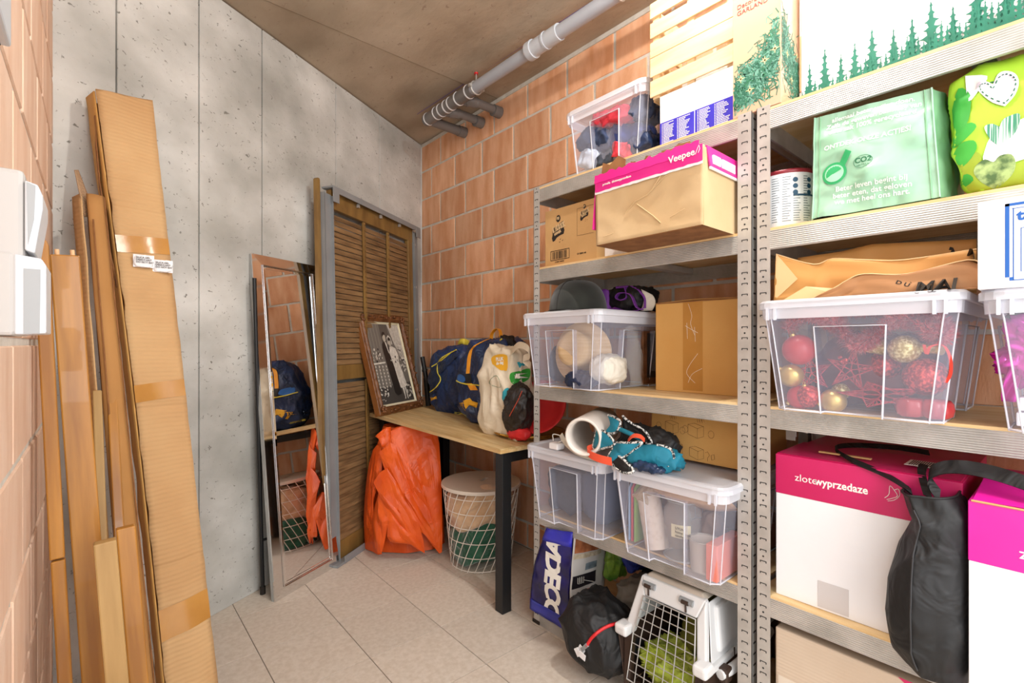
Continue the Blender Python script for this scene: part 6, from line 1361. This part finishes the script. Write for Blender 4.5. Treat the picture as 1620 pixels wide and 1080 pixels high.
# ---------------------------------------------------------------- third level: paper bags on the bin
ZL = ZC-.003+.281
def sheet(name, parent, poly, x, dx, m, th=.0018, wob=.006, lean=0, seed=0):
    """upright paper panel whose outline is measured in the room at distance x"""
    mb = MB(); n = len(poly)//2; top, bot = poly[:n], poly[n:][::-1]
    def g(i, j):
        f = i*(n-1); k = min(int(f), n-2); f -= k
        tp = at(*[a_+(b_-a_)*f for a_, b_ in zip(top[k], top[k+1])], x); bt = at(*[a_+(b_-a_)*f for a_, b_ in zip(bot[k], bot[k+1])], x)
        p = bt+(tp-bt)*j; p.z = max(p.z, ZL+.001); return p+Vector((dx*(1-j)+wob*noise.noise(Vector((i*5+seed,j*3,seed))), 0, 0))
    mb.grid(g, 40, 12, smooth=True); b_ = bvh_of(mb); obj(name, mb, m, parent, solid=th); return b_
t = thing('paper_bag', 'upper kraft paper bag lying on the ornament bin, its mouth open', 'paper bag', (1.45,.35,ZL), group='kraft paper bags on the ornament bin')
bb = sheet('back_panel', t, [(1262,408),(1330,398),(1380,386),(1450,383),(1545,378),(1545,470),(1450,470),(1380,472),(1330,474),(1262,476)], 1.47, .0, kraft, seed=1)
bf = sheet('front_panel', t, [(1228,402),(1287,418),(1317,409),(1430,411),(1545,394),(1545,470),(1430,470),(1317,472),(1287,474),(1226,476)], 1.40, -.01, kraft, seed=2)
mb = MB(); e1 = [at(u,v,1.399) for u,v in sm2([(1228,402),(1287,418),(1317,409),(1370,411),(1430,411),(1545,394)],4)]; mb.tube(e1, .0016, 5); obj('mouth_edge', mb, kraft_lt, t)
mb = MB(); mb.grid(lambda i,j: (e1[int(i*(len(e1)-1))])+Vector((.055*j,0,.004*math.sin(i*6)*j-.012*j)), len(e1), 4); obj('inner_fold', mb, kraft_lt, t)
mb = MB(); A0,A1,A2,A3 = at(1228,401,1.396),at(1227,440,1.394),at(1226,474,1.392),at(1262,441,1.388)
mb.add([A0,A1,A3],[(0,1,2)]); mb.add([A1,A2,A3],[(0,1,2)]); obj('gusset', mb, kraft_lt, t, solid=.0012)
tx = MB(); text_mb('MAISON', .050, MX((1.36, at(1490,398,1.46).y, 1.338), roll=-.5, shear=-.2), tx, 0, .0012, bvh=bb, off=.002); text_mb('DUN', .020, MX((1.36, at(1420,405,1.46).y, 1.335)), tx, 0, 0, bvh=bb, off=.002); obj('lettering', tx, black_ink, t)
t = thing('paper_bag', 'lower kraft paper bag with printed letters, in front on the ornament bin', 'paper bag', (1.36,.30,ZL), group='kraft paper bags on the ornament bin')
bg_ = sheet('front_panel', t, [(1280,474),(1320,455),(1340,443),(1367,433),(1435,433),(1530,411),(1556,420),(1556,470),(1530,470),(1435,470),(1367,472),(1340,473),(1320,474),(1280,476)], 1.352, .0, mat('brown_kraft_paper','A9774C','B9865A',rough=.6,scale=3), seed=3)
mb = MB(); e2 = [at(u,v,1.351) for u,v in sm2([(1280,474),(1320,455),(1340,443),(1367,433),(1435,433),(1530,411),(1556,420)],4)]; mb.tube(e2, .0013, 5); obj('mouth_edge', mb, kraft_lt, t)
mb = MB(); A0,A1,A2,A3 = at(1275,453,1.372),at(1240,474,1.368),at(1318,470,1.360),at(1310,462,1.364); mb.add([A0,A1,A2,A3],[(0,1,2),(0,2,3)]); mb.add([A0,A3,at(1330,457,1.37)],[(0,1,2)]); obj('gusset', mb, kraft_lt, t, solid=.0012)
mb = MB(); mb.grid(lambda i,j: e2[int(i*(len(e2)-1))]+Vector((.035*j,0,-.006*j)), len(e2), 3); obj('inner_fold', mb, kraft, t)
tx = MB(); q0 = at(1452,462,1.35); text_mb('MAI', .036, MX((1.31,q0.y+.0,q0.z-.004), sx=1.1, roll=.05), tx, 0, .0012, bvh=bg_, off=.0018); q0 = at(1416,448,1.35); text_mb('D U', .011, MX((1.31,q0.y,q0.z), sx=1.4, roll=-.4), tx, 0, .0003, bvh=bg_, off=.0018)
l_ = MB(); l_.tube(proj([at(1440,446,1.35)-Vector((.04,0,0)), at(1455,460,1.35)-Vector((.04,0,0))], bg_, (1,0,0), .0015), .0006, 4); obj('printed_line', l_, black_ink, t); obj('lettering', tx, black_ink, t)['kind'] = 'stuff'
# white carton on the second bin
t = thing('white_carton', 'white carton with blue printed frame on the right bin, cut by the photo edge', 'box', (1.40,-.05,1.262))
wx, w1, wz0, wz1 = 1.300, .130, 1.2565, 1.4235
obj('carton', MB().box((wx,-.26,wz0), (1.70,w1,wz1)), white_card, t, bevel=.0015)
mb = MB(); X = wx-.0005
def wb(y0_, y1_, z0_, z1_): mb.box((X-.0002,y0_,z0_), (X,y1_,z1_))
yL = at(1590,400,wx).y; yM = at(1597,400,wx).y
wb(-.2, yL, 1.409, 1.414); wb(yM, yL, 1.276, 1.414); wb(-.2, yM-.0035, 1.403, 1.4042); wb(yM-.006, yM-.0045, 1.270, 1.4042) ; wb(-.2, yM-.0045, 1.2695, 1.2712); wb(yM-.0045, yM, 1.2695, 1.276)
text_mb('t&p', .026, MX((X, at(1609,352,wx).y, 1.381)), mb, 0, .001); wb(-.2, .072, 1.365, 1.3662); wb(.0708, .072, 1.285, 1.3662)
obj('blue_print', mb, blue2, t)
# ---------------------------------------------------------------- ornaments in the Christmas bin
GO = 'Christmas ornaments in the clear bin'
def bauble(name, label, u, v, rpx, x, m, cap=True, capdir=(-.2,.3,.9), group=GO, sq=1):
    p = at(u, v, x); D = (p-CAM).dot(Vector((SA,CA,0))); r = rpx*D/771
    x = max(x+.02, 1.374+r); p = at(u, v, x); r = rpx*(p-CAM).dot(Vector((SA,CA,0)))/771
    t = thing(name, label, 'bauble', tuple(p-Vector((0,0,r))), group=group)
    mb = MB(); mb.lathe([(r*math.sin(a_), -r*sq*math.cos(a_)) for a_ in [k*math.pi/16 for k in range(17)]], p, 28); obj('ball', mb, m, t)
    if cap:
        cd = Vector(capdir).normalized(); mb = MB(); mb.tube([p+cd*r*.97, p+cd*(r*1.12)], r*.2, 10); mb.tube([p+cd*r*1.12+Vector((0,r*.1*math.cos(a_),r*.12+r*.12*math.sin(a_))) for a_ in [k*.785 for k in range(8)]], r*.03, 4, closed=True); obj('cap', mb, gold_orn, t)
bauble('bauble','matte red bauble at the upper left of the ornament bin',1264,553,24,1.385,red_orn)
bauble('bauble','shiny pale gold bauble at the left end of the ornament bin',1252,594,18,1.372,gold_orn,True,(-.2,.75,.5))
bauble('bauble','deep red bauble at the lower left corner of the ornament bin',1266,628,19,1.395,red_orn,True,(-.3,.7,-.5))
bauble('bauble','red glitter bauble with curled relief at the lower left of the ornament bin',1280,627,18,1.372,red_glit)
bauble('bauble','matte gold bauble at the bottom of the ornament bin, between the stars',1318,634,19,1.385,gold_orn,True,(-.3,.8,-.3))
bauble('bauble','small pale gold bauble behind the bottom star ornament',1330,619,13,1.42,gold_glit,False)
bauble('bauble','pale gold glitter bauble at the upper right of the ornament bin',1431,552,22,1.385,gold_glit,False)
bauble('bauble','large dark red glitter bauble at the right of the ornament bin',1464,596,30,1.385,red_glit,False)
bauble('bauble','red glitter bauble in the shade in the middle of the ornament bin',1400,577,24,1.44,red_glit)
bauble('bauble','dark red bauble at the back of the ornament bin, above the long leaf',1360,600,22,1.50,red_orn,False)
t = thing('gold_cone', 'gold glitter cone lying in the middle of the ornament bin', 'ornament', tuple(at(1370,548,1.40)), group=GO)
mb = MB(); a0, a1 = at(1348,552,1.41), at(1400,549,1.42); mb.tube([a0, a0+(a1-a0)*.3, a0+(a1-a0)*.6, a1], [.001,.007,.013,.0195], 18); obj('cone', mb, gold_glit, t)
t = thing('gold_cracker', 'gold glitter cylinder beside the pale gold bauble in the ornament bin', 'ornament', tuple(at(1470,551,1.385)), group=GO)
mb = MB(); mb.tube([at(1450,549,1.41), at(1488,553,1.395)], .0105, 14); obj('cylinder', mb, gold_glit, t); mb = MB(); mb.tube([at(1486,553,1.396), at(1490,553,1.394)], .012, 14); obj('end_ring', mb, gold_orn, t)
mb = MB(); mb.ribbon(smooth_pts([at(1462,545,1.362),at(1466,560,1.358),at(1472,548,1.355),at(1492,546,1.352),at(1503,565,1.350),at(1504,590,1.350),at(1496,605,1.352)],6), (.2,1,.2), .006, .001); tag(obj('red_ribbon', mb, mat('bright_red_ribbon','E04030',rough=.5)), 'curling red ribbon at the right end of the ornament bin', 'ribbon', GO)
def star(name, label, u, v, rpx, x, rot, squash=1, inner=.42, n=5, tilt=0):
    x += .02; p = at(u,v,x); D = (p-CAM).dot(Vector((SA,CA,0))); r = rpx*D/771; t = thing(name, label, 'ornament', tuple(p), group=GO)
    def q_(rr, a_): return p+Vector((tilt*rr*math.cos(a_), -rr*math.cos(a_), rr*math.sin(a_)*squash))
    O_ = [q_(r if k%2==0 else r*inner, rot+k*math.pi/n) for k in range(2*n)]
    mb = MB(); mb.tube(O_, .0024, 6, closed=True); obj('star_outline', mb, rope_red, t)
    mb = MB()
    for k in range(0,2*n,2): mb.tube([p, O_[k]], .0016, 5); mb.tube([O_[(k-1)%(2*n)], O_[(k+1)%(2*n)]], .0014, 5)
    for k in range(0,2*n,2):
        for f in (.35,.55,.75): 
            a_, b_ = O_[k-1]+(O_[k]-O_[k-1])*f, O_[(k+1)%(2*n)]+(O_[k]-O_[(k+1)%(2*n)])*f; mid = p+(O_[k]-p)*(f*.8)
            mb.tube(smooth_pts([a_, mid, b_],3), .0013, 4)
    obj('filigree', mb, rope_red, t)['kind'] = 'stuff'
star('star_ornament','dark red filigree star at the left of the ornament bin, beside the gold bauble',1284,590,30,1.395,.5,1,.4)
star('star_ornament','dark red filigree star in the middle of the ornament bin',1346,585,36,1.378,.15,1,.36)
star('star_ornament','long flat dark red leaf-shaped star at the bottom of the ornament bin',1395,625,62,1.372,math.pi,.34,.5)
t = thing('bell_ornament', 'small red knobbly ornament hanging above the middle star', 'ornament', tuple(at(1333,570,1.37)), group=GO)
mb = MB()
for k in range(7): mb.lathe([(0,-.0045),(.004,-.002),(.004,.002),(0,.0045)], at(1333+5*math.cos(k),569+5*math.sin(k*1.3),1.390), 8)
obj('beads', mb, red_glit, t)
for i, (u, lab) in enumerate(((1441,'ribbed red glass candle holder at the bottom right of the ornament bin'),(1482,'second ribbed red glass candle holder, in the corner of the ornament bin'))):
    p = at(u, 653, 1.392); p.z = ZC+.004; t = thing('candle_holder', lab, 'candle holder', tuple(p), group='red glass candle holders')
    mb = MB(); n = 28; prof = [(.018,0),(.026,.006),(.029,.020),(.027,.033),(.022,.040),(.020,.038),(.018,.010)]
    vs = [p+Vector((r*(1+.05*math.cos(8*2*math.pi*k/n))*math.cos(2*math.pi*k/n), r*(1+.05*math.cos(8*2*math.pi*k/n))*math.sin(2*math.pi*k/n), z)) for r,z in prof for k in range(n)]
    mb.add(vs, [(a_*n+k,a_*n+(k+1)%n,(a_+1)*n+(k+1)%n,(a_+1)*n+k) for a_ in range(6) for k in range(n)], 0, True); mb.add(vs[:n], [tuple(range(n))[::-1]])
    obj('glass_cup', mb, mat('red_glass','A02830','C04A4A',rough=.12), t) if i == 0 else obj('glass_cup', mb, MATS['red_glass'], t)
# tinsel
t = thing('tinsel_garland', 'thick red tinsel garland across the top of the ornament bin', 'garland', tuple(at(1380,510,1.40)), group=GO)
path = [at(u,v,x) for u,v,x in ((1246,520,1.375),(1272,497,1.39),(1305,500,1.37),(1330,520,1.362),(1352,545,1.372),(1385,530,1.365),(1410,505,1.37),(1440,505,1.362),(1468,520,1.366),(1490,532,1.365),(1480,508,1.39),(1440,490,1.41),(1380,488,1.40),(1320,488,1.42),(1290,505,1.43))]
path = [CAM+(p-CAM)*((p.x+.022)/p.x) for p in path]; path = smooth_pts(path, 14); rt2 = random.Random(17); mb = MB()
core = MB(); core.tube(path, .003, 5); obj('core_wire', core, tinsel_m, t)
for i in range(len(path)-1):
    d = (path[i+1]-path[i]).normalized(); u_ = d.orthogonal().normalized(); v_ = d.cross(u_)
    for k in range(64):
        a_ = rt2.uniform(0,6.283); L = rt2.uniform(.020,.034); p = path[i]+(path[i+1]-path[i])*rt2.random(); r_ = (u_*math.cos(a_)+v_*math.sin(a_)+d*rt2.uniform(-.5,.5)).normalized()
        e = p+r_*L; e.x = max(e.x, 1.352); e.z = min(e.z, ZL-.022); s_ = r_.cross(d).normalized()*.0011
        mid = p+(e-p)*.6+d*rt2.uniform(-.002,.002); mb.add([p-s_, p+s_, mid+s_, mid-s_, e], [(0,1,2,3),(3,2,4)])
obj('tinsel_fringe', mb, tinsel_m, t)['kind'] = 'stuff'
cloth_lump('red_paper', 'dark red paper filling the back of the ornament bin', 'paper', (1.60,.345,ZC+.10), (.16,.125,.085), mat('dark_red_paper','4A1014','6A181C',rough=.6,scale=8), seed=61, n=14)
# second bin contents
cloth_lump('foil_wrap', 'crumpled shiny magenta foil in the bin at the right photo edge', 'foil', (1.405,.030,ZC+.150), (.055,.062,.060), magenta_foil, seed=71, amp=.020, freq=20)
mb = MB(); mb.grid(lambda i,j: at(1590+24*i+6*math.sin(j*5), 545+90*j, 1.372)+Vector((.010*math.sin(i*5+j*7)-.008*math.sin(j*3.1),0,0)), 14, 16); tag(obj('foil_wrap', mb, magenta_foil, solid=.001), 'smooth magenta foil tail hanging down at the left inside the right-hand bin', 'foil')
for k in range(2): tag(obj('white_packet', MB().box((1.368,-.06,ZC+.006+.030*k), (1.50,.082-.004*k,ZC+.032+.030*k)), white_card, bevel=.002), ('bottom white packet in the bin at the right photo edge','upper white packet in the bin at the right photo edge')[k], 'packet')
cloth_lump('grey_branches', 'grey-green bundle on top of the magenta foil in the right-hand bin', 'branches', (1.42,.020,ZC+.232), (.05,.070,.024), mat('grey_green_twigs','4A5248','8A8A78',rough=.8,scale=30), seed=73, amp=.014, freq=30)
# ---------------------------------------------------------------- fourth level
zx, zy0, zy1, zz0, zz1 = 1.413, .165, .541, ZD, .853
t = thing('magenta_white_carton', 'white carton with crimson top band and light lettering, left on the fourth shelf', 'box', (1.60,.35,ZD), group='white cartons with a magenta band')
obj('carton', MB().box((zx,zy0,zz0), (1.82,zy1,.748)), white_card, t, bevel=.0012)
obj('magenta_band', MB().box((zx-.0008,zy0-.0008,.748), (1.8208,zy1+.0008,zz1)), pink_dk, t, bevel=.0012)
obj('top_flap', MB().hexa([(zx+.004,zy0+.002,zz1),(zx+.20,zy0+.002,zz1),(zx+.20,zy1-.002,zz1),(zx+.004,zy1-.002,zz1),(zx+.002,zy0+.002,zz1+.003),(zx+.20,zy0+.002,zz1+.010),(zx+.20,zy1-.002,zz1+.006),(zx+.002,zy1-.002,zz1+.003)]), pink_dk, t)
mb = MB(); mb.box((zx+.055,.34,zz1+.0095),(zx+.066,.455,zz1+.013)); obj('torn_edge', mb, card2, t)
obj('shipping_label', MB().box((zx+.06,.215,zz1+.0105),(zx+.13,.275,zz1+.0115)), white_plain, t)
mb = MB(); 
for k in range(12): mb.box((zx+.065,.220+.0042*k,zz1+.0115),(zx+.125,.222+.0042*k,zz1+.0119))
obj('barcode', mb, black_ink, t)['kind'] = 'stuff'
mb = MB(); text_mb('zlote', .0265, MX((zx-.0012,.494,.790)), mb, 0, -.0001); text_mb('wyprzedaze', .0265, MX((zx-.0012,.446,.790), sx=.87), mb, 0, .0006, spacing=1.03); obj('lettering', mb, white_plain, t)
mb = MB(); yb_, zb_ = .300, .790
mb.tube(smooth_pts([(zx-.0014,yb_,zb_),(zx-.0014,yb_-.008,zb_+.010),(zx-.0014,yb_-.010,zb_+.030),(zx-.0014,yb_-.018,zb_+.022),(zx-.0014,yb_-.024,zb_+.010),(zx-.0014,yb_-.014,zb_+.002),(zx-.0014,yb_-.004,zb_-.003)],5), .0007, 4)
mb.tube(smooth_pts([(zx-.0014,yb_-.018,zb_+.022),(zx-.0014,yb_-.026,zb_+.026),(zx-.0014,yb_-.028,zb_+.012),(zx-.0014,yb_-.018,zb_-.001),(zx-.0014,yb_-.006,zb_-.006)],5), .0007, 4); obj('butterfly_emblem', mb, white_plain, t)
obj('tape_ghost', MB().box((zx-.0010,.372,.478),(zx-.0002,.440,.545)), mat('grey_card_mark','CFCBCB',rough=.6), t)
mb = MB(); mb.prism([(zx-.0009,y,z) for y,z in [(.440-.0045*k,.545-.006*(k%2)-.0008*k) for k in range(16)]+[(.372,.535),(.372,.54),(.44,.552)]], (-.0003,0,0)); obj('torn_tape', mb, mat('grey_card_mark_2','C6C2C2',rough=.6), t) if False else None
# hook bracket above the carton
t = thing('latch_bracket', 'small steel latch hanging under the third shelf, above the magenta carton', 'latch', (1.47,.52,.90))
obj('bracket', MB().box((1.560,.545,.868),(1.566,.570,.924)), galv, t, bevel=.001); obj('bracket_tab', MB().box((1.555,.540,.880),(1.560,.556,.915)), galv, t, bevel=.001); obj('bracket_bolt', MB().tube([(1.545,.510,.905),(1.552,.510,.905)], .009, 10), galv, t)
# black tote
t = thing('black_tote', 'black fabric tote bag squeezed between the two magenta-banded cartons, straps loose', 'bag', (1.40,.21,ZD))
def tl(j):  # left / right silhouettes measured at x = 1.34
    L_ = [(1437,1052),(1408,1020),(1400,960),(1404,910),(1418,860),(1442,820),(1432,800),(1424,777)]; R_ = [(1530,1076),(1532,1020),(1533,960),(1533,900),(1533,860),(1530,820),(1522,800),(1512,786)]
    f = j*7; k = min(int(f),6); f -= k; return [tuple(a_+(b_-a_)*f for a_, b_ in zip(T_[k],T_[k+1])) for T_ in (L_,R_)]
def tb(i, j):
    (ul,vl),(ur,vr) = tl(j); a_ = 2*math.pi*i; c_, s_ = math.cos(a_), math.sin(a_)
    pL, pR = at(ul,vl,1.350), at(ur,vr,1.350); y = (pL.y+pR.y)/2+(pL.y-pR.y)/2*(abs(c_)**.8*(1 if c_>0 else -1)); z = pL.z+(pR.z-pL.z)*(1-c_)/2
    dx = .055*math.sin(min(1,j*1.3+.25)*math.pi*.8)+.02; x = 1.372-dx*s_ if s_ > 0 else 1.372-.20*s_*(.8)
    if j < .04: z = pL.z+.004
    ridge = max(0,1-abs(i-.20-.03*math.sin(j*5))*16)*.010
    q = Vector((x-ridge, y, max(z, .448 if x < 1.385 else ZD+.004))); w = noise.noise(q*9+Vector((3,1,0))); return q+Vector((-.012*max(0,1-abs(w)*3), 0, 0))*(.3+min(1,j*4)*.7)
mb = MB(); mb.grid(tb, 90, 46, wrap=True); mb.add([tb(k/30,0) for k in range(30)], [tuple(range(30))[::-1]]); obj('bag_body', mb, black_cl, t)
mb = MB(); mb.tube([tb(.20+.03*math.sin(j/20*5),j/20)+Vector((-.003,0,0)) for j in range(1,18)], .0018, 5); obj('seam', mb, mat('dark_thread','303032',rough=.6), t)
mb = MB(); mb.tube([tb(k/40,.995) for k in range(40)], .0028, 5, closed=True); obj('top_hem', mb, mat('black_hem','101012',rough=.6), t)
mb = MB(); mb.ribbon(smooth_pts([at(1442,778,1.375),at(1425,765,1.39),at(1395,748,1.41),at(1350,731,1.425)+Vector((0,0,.004)),at(1325,716,1.50)+Vector((0,0,.004)),at(1326,706,1.58),at(1360,704,1.64),at(1420,708,1.66),at(1470,716,1.66)],7), [Vector((1,.3,.35))]*57, .024, .003); obj('strap', mb, black_cl, t)
mb = MB(); mb.ribbon(smooth_pts([at(1487,785,1.37),at(1470,760,1.38),at(1478,744,1.38),at(1510,738,1.38),at(1560,745,1.37),at(1625,765,1.35),at(1680,790,1.34)],7), (.55,.0,.85), .030, .003); obj('strap', mb, black_cl, t)
mb = MB(); mb.ribbon(smooth_pts([at(1468,785,1.375),at(1462,765,1.40),at(1458,745,1.43),at(1462,735,1.46)],5), (.4,.9,.1), .018, .003); obj('strap', mb, black_cl, t)
# second magenta carton
t = thing('magenta_white_carton', 'white carton with bright magenta top band, at the right photo edge', 'box', (1.50,-.05,ZD), group='white cartons with a magenta band')
mx_, my1 = 1.330, .146
obj('carton', MB().box((mx_,-.25,ZD), (1.74,my1,.719)), white_card, t, bevel=.0012)
obj('magenta_band', MB().box((mx_-.0008,-.2508,.719), (1.7408,my1+.0008,.838)), mat('bright_magenta_print','E0189A','EA2AAA',rough=.35,scale=4), t, bevel=.0012)
obj('lifted_flap', MB().hexa([(mx_+.002,-.25,.8385),(mx_+.18,-.25,.8385),(mx_+.18,my1-.002,.8385),(mx_+.002,my1-.002,.8385),(mx_-.002,-.25,.850),(mx_+.18,-.25,.872),(mx_+.18,my1-.012,.872),(mx_-.002,my1-.006,.841)]), MATS['bright_magenta_print'], t)
obj('flap_edge', MB().tube([(mx_-.002,my1-.004,.8395),(mx_-.002,.06,.8385),(mx_-.002,-.05,.836)], .0022, 5), card2, t)
obj('lettering', text_mb('zlote', .030, MX((mx_-.0012,.076,.746))), white_plain, t)
# ---------------------------------------------------------------- bottom level
t = thing('beige_carton', 'beige carton with a crimson corner on the bottom level of the right rack', 'box', (1.60,.2,ZE))
obj('carton', MB().box((1.400,-.20,ZE), (1.84,.538,.388)), card_beige, t, bevel=.004)
obj('crimson_corner', MB().prism([(1.399,.272,.389),(1.399,.205,.389),(1.399,-.20,.389),(1.399,-.20,.21),(1.399,.175,.32)], (-.0008,0,0)), pink_dk, t)
obj('label_patch', MB().box((1.3985,.44,.17),(1.3995,.53,.262)), mat('pale_beige_card','DCCFBE',rough=.6), t)
obj('wooden_strip', MB().box((1.62,.50,ZD),(1.80,.53,ZD+.10)), wood_pl, None) if False else None
